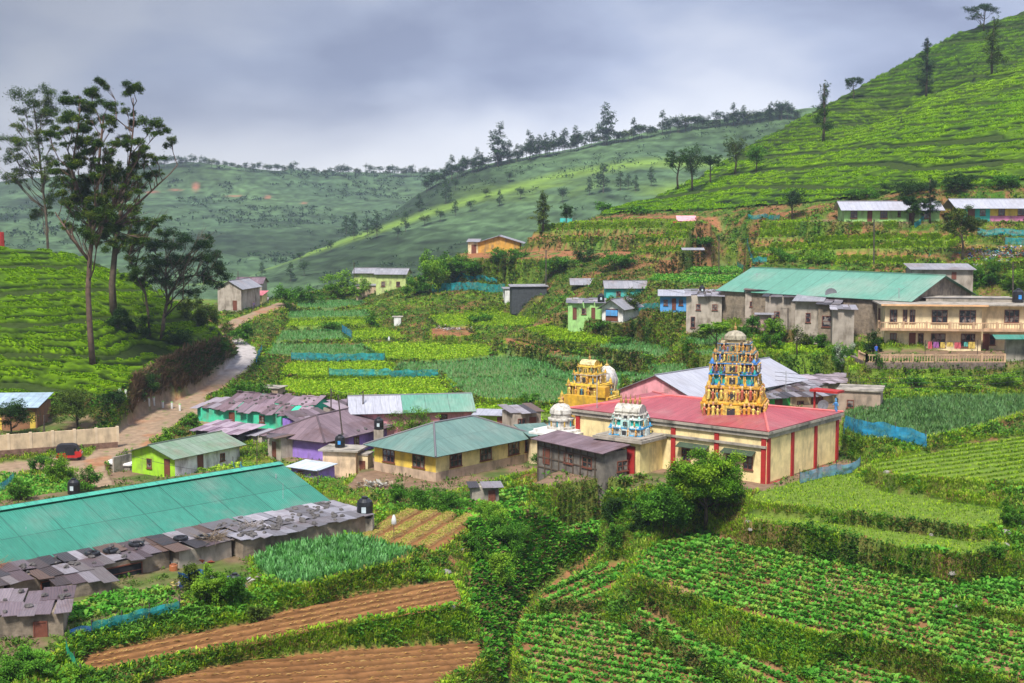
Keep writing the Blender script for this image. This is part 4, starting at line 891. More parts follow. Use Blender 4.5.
T('leafy_tree','low round tree right of the ridge spur',756,172,28,26,'round','mid',1500,0.36,49,group='trees on the right tea hill')
T('slim_tree','lone tall tree with layered crown on the tea slope',823,143,62,22,'tall','dark',1300,0.42,50,group='trees on the right tea hill')
T('slim_tree','small forked tree on the skyline of the right tea hill',853,100,25,18,'flat','dark',700,0.42,51,group='trees on the right tea hill')
T('slim_tree','broad conical tree halfway up the right tea hill',926,98,60,22,'tall','blue',1800,0.42,52,group='trees on the right tea hill')
T('slim_tree','feathery tree high on the right tea hill',992,76,58,24,'tall','olive',1500,0.42,53,group='trees on the right tea hill')
T('leafy_tree','tree on the top skyline at the upper right',984,32,30,34,'flat','dark',1500,0.42,54,group='trees on the right tea hill')
T('slim_tree','tall pale tree behind the yellow orange shed',543,232,40,22,'tall','olive',1500,0.34,55)
T('leafy_tree','dark tree left of the yellow orange shed',463,252,20,16,'round','dark',900,0.3,56)
T('slim_tree','airy tree behind the roof of the yellow orange shed',474,250,38,20,'tall','olive',1000,0.3,57)
T('leafy_tree','dark round tree on the brow behind the teal hoarding',566,225,20,16,'round','dark',900,0.34,58)
T('leafy_tree','small dark tree on the brow',567,220,30,10,'round','dark',500,0.34,59)
T('slim_tree','pale slim tree behind the light green house',397,275,36,12,'tall','light',800,0.3,60)
T('leafy_tree','dark oval tree right of the far roadside houses',261,300,38,14,'bush','dark',1400,0.3,61)
for k,(px,py,h,w,c,l) in enumerate(((338,298,26,30,'light','bright bush left of the light green house'),(308,304,22,34,'mid','bush behind the farthest valley terrace'),(285,306,22,26,'mid','bush beside the far road bend'),
    (430,292,40,40,'light','bright green tree right of the light green house'),(455,284,36,34,'mid','leafy tree above the teal netting'),(416,296,24,26,'mid','leafy bush in front of the bright green tree'),(362,300,20,26,'light','bush below the light green house'),
    (240,408,28,34,'mid','dense bush between the road and the mint house'),(262,404,24,26,'mid','dense bush behind the mint house corner'),(228,415,20,24,'light','light bush at the road edge by the mint house'),(192,426,14,14,'mid','small round bush at the road edge'),
    (160,448,20,24,'light','bush beside the lime house cistern'),(138,462,10,14,'mid','low bush under the lime house cistern'),(182,448,12,18,'mid','low bush behind the lime house'),
    (62,482,30,34,'light','leafy bush in front of the red three wheeler'),(88,490,24,26,'mid','bush at the road edge below the red three wheeler'),(20,500,22,30,'mid','bush in the left garden'),(40,470,18,26,'mid','bush behind the left garden net'),
    (212,602,38,44,'light','leafy bush beside the blue tarpaulin'),(236,606,34,34,'mid','bush beside the black water barrel'),(190,590,30,26,'olive','dry twiggy bush on the hut roof edge'),(30,672,26,60,'mid','dense bush at the bottom left corner'),(8,685,26,40,'mid','dense bush under the bottom left hut'),
    (66,678,14,34,'light','low bush beside the green net'),(258,622,18,24,'olive','scrub at the end of the leek plot'),
    (398,506,26,24,'mid','bush left end of the hedge below the yellow building'),(425,508,22,40,'mid','hedge bush below the corner of the yellow building'),(455,514,22,44,'mid','hedge bush under the grey privy'),(486,528,26,46,'light','creeper covered bush at the head of the gully'),(505,550,34,44,'mid','creeper covered bush halfway down the gully'),(495,590,40,40,'light','creeper mound above the gully bed'),(476,560,30,26,'mid','bush at the edge of the bare gully'),
    (546,474,30,30,'mid','tall grass tuft by the end wall of the yellow building'),(610,522,30,24,'dark','dark bush under the temple shack'),(640,528,26,26,'dark','dark bush by the foot of the temple'),(616,548,26,20,'mid','bush on the gully edge under the temple'),
    (745,470,10,20,'mid','weeds at the temple wall foot'),(995,560,16,24,'mid','weedy clump on the stones at the right edge'),(1012,528,26,24,'mid','bush on the stones above the raised plot'),
    (1000,386,14,40,'light','hedge along the foot of the stone wall, right part'),(955,387,12,44,'light','hedge along the foot of the stone wall, middle part'),(915,386,10,30,'mid','hedge along the foot of the stone wall, left part'),(873,366,14,18,'mid','shrub at the gate of the cream house'),
    (770,350,20,24,'mid','bush behind the tower among the blocks'),(690,352,14,20,'mid','bush beside the block row'),(740,345,20,22,'mid','bush under the blue door block'),(752,334,18,22,'mid','bush against the wall of the pale room in the block row'),(778,342,20,26,'light','bush under the low brown room'),(806,346,16,24,'olive','scrub under the broad light sheet'),(700,340,12,24,'olive','scrub at the foot of the two storey grey block'),(822,350,16,22,'mid','bush at the foot of the dark open room'),(872,352,22,20,'dark','bush between the blocks and the cream house'),
    (900,198,16,50,'dark','dark bushes behind the long lime house, left'),(955,192,20,40,'dark','dark bushes between the roofs of the upper houses'),(860,200,12,40,'mid','bush at the foot of the tea, above the lime house'),(1005,188,14,40,'mid','bush above the pink and yellow house'),
    (605,212,10,20,'mid','bush at the tip of the tea hill'),(640,214,8,26,'mid','low bush under the tea hill tip'),(505,272,18,40,'mid','bush under the red terrace, left'),(560,272,16,44,'mid','bush under the red terrace, middle'),(615,270,18,40,'mid','bush under the red terrace, right'),(470,278,18,34,'mid','bush under the yellow orange shed'),
    (985,285,26,30,'mid','bush right of the grey metal roof'),(1010,292,24,30,'light','bush behind the cream house roof'),(585,262,12,26,'dark','dark shrub on the red slope'),(700,262,12,30,'mid','shrub above the green strips'),(780,262,14,30,'mid','shrub behind the teal hall, left'),(820,262,12,34,'light','shrub behind the teal hall, middle'),
    (145,400,26,30,'dark','dark bush at the corner of the road cut'),(220,352,14,26,'mid','bush on the top of the road cut'),(112,406,16,26,'dark','dark bush over the beige wall end'),(118,330,26,30,'dark','dark undergrowth at the foot of the thick trunk'),(140,335,20,30,'dark','dark undergrowth left of the spreading tree'),(178,345,16,34,'dark','dark undergrowth right of the spreading tree'),
    (205,330,26,30,'olive','scrub beside the far roadside houses'),(238,344,16,20,'mid','bush hiding the bend at the top of the pale road'),(226,336,14,22,'olive','scrub on the inside of the far road bend'),(248,336,14,22,'mid','bush at the outside of the far road bend'),(188,318,24,26,'olive','scrub below the spreading tree crown'),(530,402,9,22,'mid','low scrub between the valley plots'),(620,345,10,22,'mid','scrub beside the mid plot'),(480,322,10,26,'mid','scrub under the black shed'),(330,330,8,30,'mid','hedge on the valley terrace'),(372,326,14,14,'mid','shrub at the end of the valley terrace'),(600,334,9,24,'mid','scrub below the small green houses'))):
    p=at_px(px,py); s=p[1]/F; nn=int(min(5000,max(350,h*w*3.0)))
    tree('bush','%s'%l,'bush',p,h*s*1.1,w*s*1.15,'bush',c,nn,max(0.14,s*2.0),200+k,None,sink=0.1)
# ridge trees, far hills: a few builds copied along the skylines
def ridge():
    protos={}
    rng=np.random.default_rng(5)
    def proto(kind,H,W,cols,n,seed): 
        r=np.random.default_rng(seed); cl=crown_of(kind,H,W,r); tr=[(0,0,-1),(0.2,0,H*0.4),(0,0,H*0.8)]
        mb=MB(); mb.tube(tr,0.25,0.08,n=5)
        for c in cl[:8]: mb.tube([(0,0,c[2]*0.7),c[:3]],0.1,0.04,n=4)
        return mb, cloud_leaves(cl,n,1.1,TREECOLS[cols],r)
    kinds=[('round',13,13,'dark',700,1),('tall',17,9,'dark',800,2),('flat',13,14,'dark',650,3),('round',9,12,'olive',560,4),('tall',22,13,'dark',1900,6)]
    spots=[]
    # far-left skyline
    for px in np.linspace(128,462,75): 
        px=px+rng.uniform(-3,3); py=np.interp(px,[128,190,240,330,400,440,470],[171,166,171,176,177,176,175]); spots.append((px,py,np.interp(px,[128,190,440],[1300,1300,1395])-4,'f',rng.choice([0,2,3,0]),rng.uniform(0.45,0.95)))
    for px in np.linspace(425,800,115):
        px=px+rng.uniform(-2.5,2.5); py=np.interp(px,[410,440,480,540,600,700,780],[203,184,170,157,146,129,120]); spots.append((px,py,905,'s',rng.choice([0,1,2,0,3]),rng.uniform(0.4,0.9)))
    for px,h in ((497,1.2),(607,1.15),(531,.8),(545,.65),(577,.7),(478,0.65),(770,0.55)): spots.append((px,np.interp(px,[410,440,480,540,600,700,780],[203,184,170,157,146,129,120])+1,900,'s',4,h))
    # trees standing on the spur's slopes
    for px,py,k,h in ((590,195,1,.55),(603,193,1,.9),(621,190,1,.6),(628,190,1,.5),(635,192,1,.5),(651,186,1,.6),(563,203,0,.6),(470,212,0,.5),(455,216,1,.5),(440,222,0,.5),(425,226,3,.6),(405,232,1,.6),(398,240,0,.5),(376,238,1,.8),(368,236,1,.6),(354,240,1,.6),(330,252,0,.45),(350,226,1,.7),(344,228,1,.7),(300,262,0,.4),(305,276,0,.5),(290,282,1,.5),(262,276,1,.4),(500,206,1,.5),(520,200,0,.5),(486,198,3,.5),(540,186,3,.5),(510,182,0,.5),(455,190,0,.5),(430,205,1,.7),(445,204,1,.8),(420,212,1,.6)):
        spots.append((px,py,700,'h',k,h))
    first={}
    def zhill(P,px,py):
        qx,qy=proj(P[...,0],P[...,1],P[...,2]); d=(qx-px)**2+(qy-py)**2; d=d+(P[...,1]-P[...,1].min())*0.002; k=np.unravel_index(np.argmin(d),d.shape); return P[k]
    names={0:'round',1:'tall',2:'flat',3:'round',4:'tall'}
    for px,py,Y,w,k,s in spots:
        if w=='h': p=zhill(spur,px,py)
        elif w=='s': p=zhill(spur[:int(spur.shape[0]*0.82)],px,py)
        else: p=zhill(far_left[:int(far_left.shape[0]*0.82)],px,py)
        lab={'f':'dark tree of the distant hazy skyline on the left hills','s':'dark tree of the wooded crest above the pale green spur','h':'lone tree standing on the slope of the misty tea spur'}[w]
        grp={'f':'trees on the far left skyline','s':'trees on the crest of the tea spur','h':'lone trees on the slopes of the tea spur'}[w]
        if k not in first:
            mb,v=proto(*kinds[k]); e=empty('ridge_tree',tuple(p),0,lab,'tree',grp); mb.build('trunk',M_bark,e); link('crown',fast_mesh('crown',*v),M_leaf,e); e.scale=(s,s,s); first[k]=e
        else: copy_tree(first[k],tuple(p),rng.random()*6.28,s,lab,grp)
ridge()

def far_scrub():
    out=[]
    for P,n,sz in ((far_left[30:180],4200,2.0),(spur[30:195],1500,1.3)):
        nv,nu=P.shape[:2]; j=RNG.integers(0,nv-1,n*3); i=RNG.integers(0,nu-1,n*3); p=P[j,i]+(P[j+1,i]-P[j,i])*RNG.random((n*3,1))+(P[j,i+1]-P[j,i])*RNG.random((n*3,1))
        px,py=proj(p[:,0],p[:,1],p[:,2]); k=(px>-30)&(px<1050)&(0.6*fbm(p[:,0],p[:,1],60,90)+0.5*fbm(p[:,0],p[:,1],11,91)>0.60); p=p[k][:n]
        out.append(rosettes(p,7,sz,sz*0.7,(0,80),[(0.03,0.065,0.03),(0.04,0.08,0.035),(0.05,0.10,0.03)],h=1.4,rad=1.8))
    tag(link('far_scrub',fast_mesh('far_scrub',*merge(out)),M_leaf),'scrub and shade trees speckling the distant slopes',kind='stuff')
far_scrub()

FIELDS['yard_garden']=([(66,628),(70,606),(120,592),(168,590),(176,608),(130,618)],np.array([0,0,-23.9]))
crop('yard_garden','potato',[(80,616),(160,600)],'small vegetable patch behind the turquoise yard net at lower left',0.7,0.3)

def edge_plants():
    """grass lips and dark weedy faces along the front edge of the far terraces"""
    top=[];dark=[]
    def along(A,B):
        L=np.hypot(*(B-A)[:2]); n=int(L*3.2)+1; t=RNG.random(n)[:,None]; P=A+(B-A)*t; d=(B-A)[:2]/max(L,1e-6); nrm=np.array([d[1],-d[0]])
        if nrm[1]>0: nrm=-nrm
        a=P[:,:2]+nrm*RNG.uniform(-.35,.1,(n,1)); b=P[:,:2]+nrm*RNG.uniform(.25,1.1,(n,1)); b2=P[:,:2]+nrm*RNG.uniform(.2,.8,(n,1))
        top.append(a); dark.append(b); dark.append(b2)
    for pts,w in STEPS:
        W=[PY(x,y,slopeY(x,y)) for x,y in pts]
        for A,B in zip(W[:-1],W[1:]):
            A=A.copy();B=B.copy();A[1]-=w/2;B[1]-=w/2; along(A,B)
    for nm,(poly,pl) in FIELDS.items():
        if nm in('yard_garden',) or np.mean([p[1] for p in poly])>425: continue
        def onp(px,py): r=ray(px,py); return r*(pl[2]/(r[2]-pl[0]*r[0]-pl[1]*r[1]))
        cyp=np.mean([p[1] for p in poly])
        for p,q in zip(poly,poly[1:]+poly[:1]):
            if (p[1]+q[1])/2>=cyp-.5 or abs(p[0]-q[0])<abs(p[1]-q[1])*2: along(onp(*p[:2]),onp(*q[:2]))
    g=lambda l:(lambda X:np.c_[X,gz(X[:,0],X[:,1])])(np.concatenate(l))
    v1=rosettes(g(top),4,.20,.07,(35,85),[(0.26,0.42,0.015),(0.34,0.48,0.02),(0.20,0.36,0.012)]); v2=rosettes(g(dark),5,.26,.13,(0,60),[(0.025,0.07,0.008),(0.035,0.095,0.010),(0.12,0.07,0.03)],h=.12)
    tag(link('terrace_edge_grass',fast_mesh('terrace_edge_grass',*merge([v1,v2])),M_leaf),'grass lips and dark weedy faces of the far terraces',kind='stuff')
edge_plants()
# ================================================================ BUILDINGS
def plaster(name,c,stain=(0.16,0.13,0.10),amt=0.45,**k): return mat(name,tuple(q_*.93 for q_ in c),rough=0.9,var=0.16,scale=1.2,stain=stain,stain_amt=min(.85,amt+.22),stain_scale=1.1,spec=.1,**k)
P_cream=plaster('cream_paint',(0.74,0.60,0.36)); P_yel=plaster('yellow_paint',(0.78,0.55,0.10),amt=0.2); P_yel2=plaster('pale_yellow_paint',(0.80,0.66,0.30),amt=0.3)
P_beige=plaster('beige_plinth_paint',(0.52,0.38,0.27)); P_lime=plaster('lime_paint',(0.36,0.66,0.04),amt=0.25); P_mint=plaster('mint_paint',(0.07,0.56,0.34),amt=0.3)
P_purp=plaster('lilac_paint',(0.32,0.20,0.60),amt=0.35); P_blue=plaster('blue_paint',(0.10,0.34,0.70),amt=0.25); P_pink=plaster('pink_paint',(0.78,0.34,0.38),amt=0.3)
P_grey=plaster('grey_render',(0.36,0.31,0.26),amt=0.6); P_grey2=plaster('pale_render',(0.43,0.37,0.31),amt=0.65); P_white=plaster('white_paint',(0.74,0.73,0.70),amt=0.35)
P_green=plaster('light_green_paint',(0.36,0.62,0.22),amt=0.3); P_plime=plaster('faded_lime_paint',(0.50,0.58,0.22),amt=.5); P_teal=plaster('turquoise_paint',(0.07,0.48,0.44),amt=0.2); P_orange=plaster('orange_paint',(0.62,0.33,0.07),amt=0.5)
P_red=mat('red_paint',(0.36,0.025,0.022),rough=0.7,var=0.15,stain=(0.1,0.05,0.04),stain_amt=0.3); P_gold=mat('yellow_ochre_paint',(0.58,0.33,0.03),rough=0.6,var=0.2,scale=3,stain=(0.12,0.09,0.06),stain_amt=0.5,stain_scale=2)
P_door=mat('brown_joinery',(0.16,0.055,0.035),rough=0.6,var=0.2); P_dark=mat('dark_interior',(0.02,0.02,0.022),rough=0.9,var=0.1); P_block=mat('weathered_blockwork',(0.24,0.19,0.14),rough=0.95,var=0.3,scale=2,bump=0.4,bscale=4,stain=(0.07,0.06,0.045),stain_amt=0.7)
P_conc=mat('old_concrete',(0.33,0.29,0.24),rough=0.95,var=0.2,scale=1.5,bump=0.3,stain=(0.08,0.075,0.06),stain_amt=0.8)
P_plank=mat('grey_planks',(0.17,0.15,0.13),rough=0.9,var=0.35,scale=1.8,bump=0.3,stain=(0.05,0.04,0.035),stain_amt=0.7,attr=False)
M_glass=bpy.data.materials.new('window_glass'); M_glass.use_nodes=True; _b=M_glass.node_tree.nodes['Principled BSDF']; _b.inputs['Base Color'].default_value=(0.035,0.04,0.05,1); _b.inputs['Roughness'].default_value=0.12
_n=M_glass.node_tree.nodes; _l=M_glass.node_tree.links; _t=_n.new('ShaderNodeTexNoise'); _t.inputs['Scale'].default_value=1.6; _g=_n.new('ShaderNodeNewGeometry'); _l.new(_g.outputs['Position'],_t.inputs[0]); _r=_n.new('ShaderNodeValToRGB'); _r.color_ramp.elements[0].position=.50; _r.color_ramp.elements[0].color=(.02,.022,.03,1); _r.color_ramp.elements[1].position=.60; _r.color_ramp.elements[1].color=(.22,.19,.17,1); _l.new(_t.outputs[0],_r.inputs[0]); _l.new(_r.outputs[0],_b.inputs['Base Color'])
M_poly=mat('paint_by_piece',(1,1,1),rough=0.7,attr=True,var=0.25,scale=5,stain=(0.07,0.055,0.04),stain_amt=0.7,stain_scale=3.0)
M_black=mat('black_plastic',(0.012,0.012,0.014),rough=0.35,var=0.1,spec=0.5); M_wood=mat('pole_wood',(0.07,0.055,0.045),rough=0.9,var=0.3); M_wire=mat('wire',(0.03,0.03,0.03),rough=0.6,var=0.0); M_steel=mat('galvanised',(0.35,0.36,0.37),rough=0.5,var=0.2,metal=0.3)
R_teal=roof_mat('teal_sheet_roof',(0.030,0.185,0.125),(0.038,0.225,0.155),rust=(0.11,0.21,0.16),rust_amt=0.85,rough=0.5,sheet=(3.0,3.35),rscale=0.3,mortar=0.05)
R_teal2=roof_mat('pale_teal_sheet_roof',(0.10,0.27,0.19),(0.12,0.30,0.22),rust=(0.26,0.33,0.26),rust_amt=0.7,rough=0.5,sheet=(2.6,8.6),rscale=0.12,mortar=0.05)
R_green=roof_mat('grey_green_roof',(0.10,0.19,0.165),(0.14,0.235,0.20),rust=(0.22,0.26,0.22),rust_amt=0.5,rough=0.55,sheet=(0.9,2.6),rscale=0.35)
R_rust=roof_mat('purple_rust_roof',(0.14,0.095,0.11),(0.21,0.145,0.165),rust=(0.09,0.04,0.03),rust_amt=0.8,rough=0.7,sheet=(0.8,2.2),rscale=0.35)
R_grey=roof_mat('grey_sheet_roof',(0.24,0.24,0.26),(0.31,0.30,0.32),rust=(0.20,0.13,0.11),rust_amt=0.6,rough=0.55,sheet=(0.8,2.4),rscale=0.3)
R_white=roof_mat('white_sheet_roof',(0.37,0.37,0.42),(0.42,0.42,0.46),rust=(0.31,0.28,0.29),rust_amt=0.5,rough=0.4,sheet=(0.9,7.0),rscale=0.2)
R_red=roof_mat('red_sheet_roof',(0.34,0.055,0.068),(0.40,0.085,0.095),rust=(0.36,0.17,0.16),rust_amt=0.8,rough=0.35,sheet=(0.9,6.0),rscale=0.25)
R_lime=roof_mat('mossy_green_roof',(0.16,0.25,0.16),(0.22,0.28,0.21),rust=(0.20,0.16,0.11),rust_amt=0.7,rough=0.6,sheet=(0.8,2.4),rscale=0.4)
R_patch=roof_mat('patched_sheet_roof',(1,1,1),rust=(0.10,0.055,0.045),rust_amt=0.6,rough=0.6,attr=True,rscale=0.6)
PATCH=[(0.12,0.095,0.105),(0.085,0.06,0.065),(0.19,0.17,0.185),(0.06,0.045,0.045),(0.25,0.23,0.25),(0.11,0.07,0.055),(0.045,0.04,0.045),(0.14,0.12,0.12)]
def rotz(a): return Matrix.Rotation(a,4,'Z')
FACE={'f':(lambda u,w,d:(u,0)),'r':(lambda u,w,d:(w,u)),'l':(lambda u,w,d:(0,d-u)),'b':(lambda u,w,d:(w-u,d))}
FROT={'f':0,'r':math.pi/2,'l':-math.pi/2,'b':math.pi}
def opening(root,face,u,z,w,h,W,Dp,kind='window',nx=3,ny=2,fm=None,pane=None,off=0.0,label=None):
    """window or door centred at u along a face, sill at z"""
    x,y=FACE[face](u,W,Dp); mb=MB(); t=0.07; y0=-0.07-off
    mb.box(-w/2,-w/2+t,y0,0.02,0,h); mb.box(w/2-t,w/2,y0,0.02,0,h); mb.box(-w/2+t,w/2-t,y0,0.02,h-t,h); mb.box(-w/2+t,w/2-t,y0,0.02,0,t)
    if kind=='window':
        for i in range(1,nx): c=-w/2+w*i/nx; mb.box(c-0.03,c+0.03,y0+0.012,0.02,t,h-t)
        for j in range(1,ny): c=h*j/ny; mb.box(-w/2+t,w/2-t,y0+0.02,0.018,c-0.025,c+0.025)
        mb.box(-w/2-0.08,w/2+0.08,y0-0.05,0.02,-0.07,-0.003)
    o=mb.build(kind,fm or P_door,root); o.location=(x,y,z); o.rotation_euler=(0,0,FROT[face])
    if label: o['label']=label
    pb=MB(); pb.box(-w/2+t+0.003,w/2-t-0.003,-0.03-off,0.01,t+0.003,h-t-0.003); pb.build('pane' if kind=='window' else 'door_leaf',pane or (M_glass if kind=='window' else P_dark),o)
    return o
def site(ax,ay,bx,by,D):
    a=PD(ax,ay,D); b=PD(bx,by,D); return (a[0],a[1],-D), math.atan2(b[1]-a[1],b[0]-a[0]), float(np.hypot(*(b-a)[:2]))
def walls(root,w,d,h,m,gable=None,rise=0,name='wall',z0=-1.5,band=None,bandh=0.8):
    mb=MB()
    if gable=='x': mb.prism([(0,z0),(w,z0),(w,h),(0,h)],0,d) if False else None
    mb.box(0,w,0,d,z0,h)
    if gable=='x':
        for x in (0,w):
            pts=[(x,0,h+.001),(x,d,h+.001),(x,d/2,h+rise)]
            mb.face(pts if x==w else pts[::-1],[(p[1],p[2]) for p in pts])
        mb.face([(0.001,0,h),(w,0,h),(w,d/2,h+rise-.02),(0,d/2,h+rise-.02)]); mb.face([(0,d,h),(0,d/2,h+rise-.02),(w,d/2,h+rise-.02),(w,d,h)])
    elif gable=='y':
        for y in (0,d):
            pts=[(0,y,h+.001),(w,y,h+.001),(w/2,y,h+rise)]
            mb.face(pts if y==0 else pts[::-1],[(p[0],p[2]) for p in pts])
        mb.face([(0,0,h),(0,d,h),(w/2,d,h+rise-.02),(w/2,0,h+rise-.02)][::-1]); mb.face([(w,0,h),(w,d,h),(w/2,d,h+rise-.02),(w/2,0,h+rise-.02)])
    o=mb.build(name,m,root)
    if band:
        b=MB(); b.box(-0.03,w+0.03,-0.03,d+0.03,z0,bandh); b.build('plinth',band,root)
    return o
def sheets(mb,p00,p10,p11,p01,n,m_,cols,seed,jit=0.08,over=1.06,th=0.035):
    """roof made of single sheets, each slightly askew and of its own tone"""
    rr=random.Random(seed); A,B,C_,D_=[Vector(p) for p in (p00,p10,p11,p01)]
    nrm=(B-A).cross(D_-A).normalized()
    for i in range(n):
        for j in range(m_):
            if rr.random()<0.03: continue
            a0,a1=i/n,(i+over)/n; b0,b1=j/m_,(j+over)/m_
            dx=rr.uniform(-jit,jit)/n*2; dy=rr.uniform(-jit,jit)/m_*2; q=nrm*(0.012+0.03*rr.random()+0.02*j); sk=rr.uniform(-.03,.03)
            P=lambda s,t:(A.lerp(B,s)).lerp(D_.lerp(C_,s),t)+q
            c=rr.choice(cols); k=rr.uniform(0.8,1.2); c=tuple(x*k for x in c)
            mb.slab(P(a0+dx,b0+dy+sk),P(a1+dx,b0+dy-sk),P(a1+dx+sk*.3,b1+dy),P(a0+dx,b1+dy),th,c)
def roof(root,kind,w,d,h,rise,m,ov=0.45,ovx=0.35,patch=None,seed=1,th=0.06,name='roof',ridgecap=None,hipf=None):
    mb=MB()
    def put(a,b,c,e):
        if patch: 
            A,B,E=Vector(a),Vector(b),Vector(e); sheets(mb,a,b,c,e,max(2,int((B-A).length/0.8)),max(1,int((E-A).length/1.8)),patch,seed)
        else: mb.slab(a,b,c,e,th)
    if kind=='x':
        s=rise/(d/2); y0=-ov; z0=h-s*ov; R=h+rise+0.05
        put((-ovx,y0,z0+.05),(w+ovx,y0,z0+.05),(w+ovx,d/2,R),(-ovx,d/2,R)); put((w+ovx,d+ov,z0+.05),(-ovx,d+ov,z0+.05),(-ovx,d/2,R),(w+ovx,d/2,R))
        if not patch: mb.tube([(-ovx,d/2,R+.02),(w+ovx,d/2,R+.02)],0.09,n=6)
    elif kind=='y':
        s=rise/(w/2); x0=-ov; z0=h-s*ov; R=h+rise+0.05
        put((w+ov,-ovx,z0+.05),(w+ov,d+ovx,z0+.05),(w/2,d+ovx,R),(w/2,-ovx,R)); put((-ov,d+ovx,z0+.05),(-ov,-ovx,z0+.05),(w/2,-ovx,R),(w/2,d+ovx,R))
        if not patch: mb.tube([(w/2,-ovx,R+.02),(w/2,d+ovx,R+.02)],0.09,n=6)
    elif kind=='hip':
        L=w>d; e=(d if L else w)/2; s=rise/e; z0=h-s*ov+.05; R=h+rise+.05
        a,b,c,f=(-ov,-ov,z0),(w+ov,-ov,z0),(w+ov,d+ov,z0),(-ov,d+ov,z0)
        if L: p,q=(e*0.95,d/2,R),(w-e*0.95,d/2,R); mb.slab(a,b,q,p,th); mb.slab(c,f,p,q,th); mb.tri_slab(b,c,q,th); mb.tri_slab(f,a,p,th)
        else: p,q=(w/2,e*0.95,R),(w/2,d-e*0.95,R); mb.slab(b,c,q,p,th); mb.slab(f,a,p,q,th); mb.tri_slab(a,b,p,th); mb.tri_slab(c,f,q,th)
        hc=MB()
        for u,v in ((a,p),(f,p),(b,q),(c,q),(p,q)) if L else ((a,p),(b,p),(f,q),(c,q),(p,q)):
            hc.tube([(u[0],u[1],u[2]+.03),(v[0],v[1],v[2]+.03)],0.10,n=6)
        rf=mb.build(name,m,root); hc.build('ridge_cap',ridgecap or m,rf); return rf
    elif kind=='mono':      # falls towards the front
        put((-ovx,-ov,h+.02),(w+ovx,-ov,h+.02),(w+ovx,d+0.1,h+rise),(-ovx,d+0.1,h+rise))
    elif kind=='monoback':
        put((w+ovx,d+ov,h-rise),(-ovx,d+ov,h-rise),(-ovx,-0.1,h+.05),(w+ovx,-0.1,h+.05))
    elif kind=='slab':
        mb.box(-ov,w+ov,-ov,d+ov,h+.003,h+0.16)
    return mb.build(name,m if not patch else R_patch,root)
HOUSES={}
def siteH(ax,ay,bx,by,lo,hi,dyaw=0):
    p=hit((ax+bx)/2,ay,hi,lo); Y=p[1]; a=PY(ax,ay,Y); b=PY(bx,by,Y); return (a[0],a[1],p[2]-.05),math.radians(dyaw),float(abs(b[0]-a[0]))
def house(name,label,cat,loc,yaw,w,d,h,wall,rk,rm,rise,opens=(),group=None,ov=0.45,ovx=0.35,patch=None,seed=1,band=None,bandh=0.8,ridgecap=None,z0=-2.2,fm=None):
    r=empty(name,loc,yaw,label,cat,group)
    walls(r,w,d,h,wall,gable=rk if rk in('x','y') else None,rise=rise,z0=z0,band=band,bandh=bandh)
    roof(r,rk,w,d,h,rise,rm,ov,ovx,patch,seed,ridgecap=ridgecap)
    for o in opens:
        k=o[6] if len(o)>6 else 'window'; nx=o[5] if len(o)>5 else 3
        opening(r,o[0],o[1],o[2],o[3],o[4],w,d,k,nx,2,fm=fm,pane=(P_door if k=='door' else None))
    HOUSES[label]=r; return r
# ---- yellow hip roofed building in the centre
yb=house('community_building','pale yellow building with a grey green hip roof and brown windows','building',(-6.95-0.748*8.2,124.0+0.664*8.2,-25.6),0,13.2,8.2,2.75,P_yel2,'hip',R_green,1.75,
   [],ov=0.75,band=P_beige,bandh=0.85,ridgecap=R_grey)
yb.location=(-6.95,124.0,-25.6); yb.rotation_euler=(0,0,math.atan2(.748,.664))
for u,w_ in ((2.6,1.6),(6.7,1.6),(10.7,1.6)): opening(yb,'f',u,1.05,w_,1.2,13.2,8.2)
opening(yb,'f',12.6,1.05,0.5,1.2,13.2,8.2,nx=1)
for u in (2.0,6.0): opening(yb,'l',u,1.05,1.6,1.2,13.2,8.2)
lf=MB(); lf.box(-0.012,0.0,0.0,8.2,0.86,2.74); o=lf.build('painted_wall',P_yel,yb); o['label']='bright yellow end wall'
an=house('annex','small green roofed annex at the right end of the yellow building','building',site(531,460,556,459,25.2)[0],math.radians(20),2.6,4,2.4,P_cream,'mono',R_green,0.5,[('f',1.2,0.8,0.7,0.9,1)])
rw=MB(); a=PD(436,497,25.9); b=PD(545,478,25.9); d=b-a; L=np.hypot(d[0],d[1])
rw.box(0,L,0,0.35,-2.2,0.15); o=rw.build('retaining_wall',P_conc); o.location=(a[0],a[1],-25.9); o.rotation_euler=(0,0,math.atan2(d[1],d[0])); tag(o,'low stained concrete wall below the yellow building','wall')
house('privy','small grey rendered privy with a rusty flat roof in front of the yellow building','outbuilding',site(472,507,496,507,26.0)[0],math.radians(8),2.3,1.6,1.7,P_conc,'mono',None,0.15,[('f',1.7,0.2,0.6,1.2,1,'door')],patch=PATCH,seed=4,ov=.2,ovx=.2)
# ---- long teal shed, lower left
q=math.sqrt(.5); c0=np.array([-13.9,101.0]); o0=c0-np.array([q,q])*46
ts=house('long_shed','long teal sheet roofed line building filling the lower left','building',(o0[0],o0[1],-24.4),math.pi/4,46,12.6,2.0,P_grey,'x',R_teal,2.05,[('f',44-5*k,0.7,0.9,0.8,2) for k in range(6)],ov=0.6,ovx=0.5)
o0=np.array([o0[0],o0[1]])
def shed_pt(x,y): return (o0[0]+q*x-q*y, o0[1]+q*x+q*y)
rc=MB(); rc.slab((-.5,5.7,4.07),(46.4,5.7,4.07),(46.4,6.32,4.2),(-.5,6.32,4.2),.03); rc.build('ridge_cap',roof_mat('mint_ridge_cap',(0.07,0.40,0.28),rust_amt=0.1),ts)
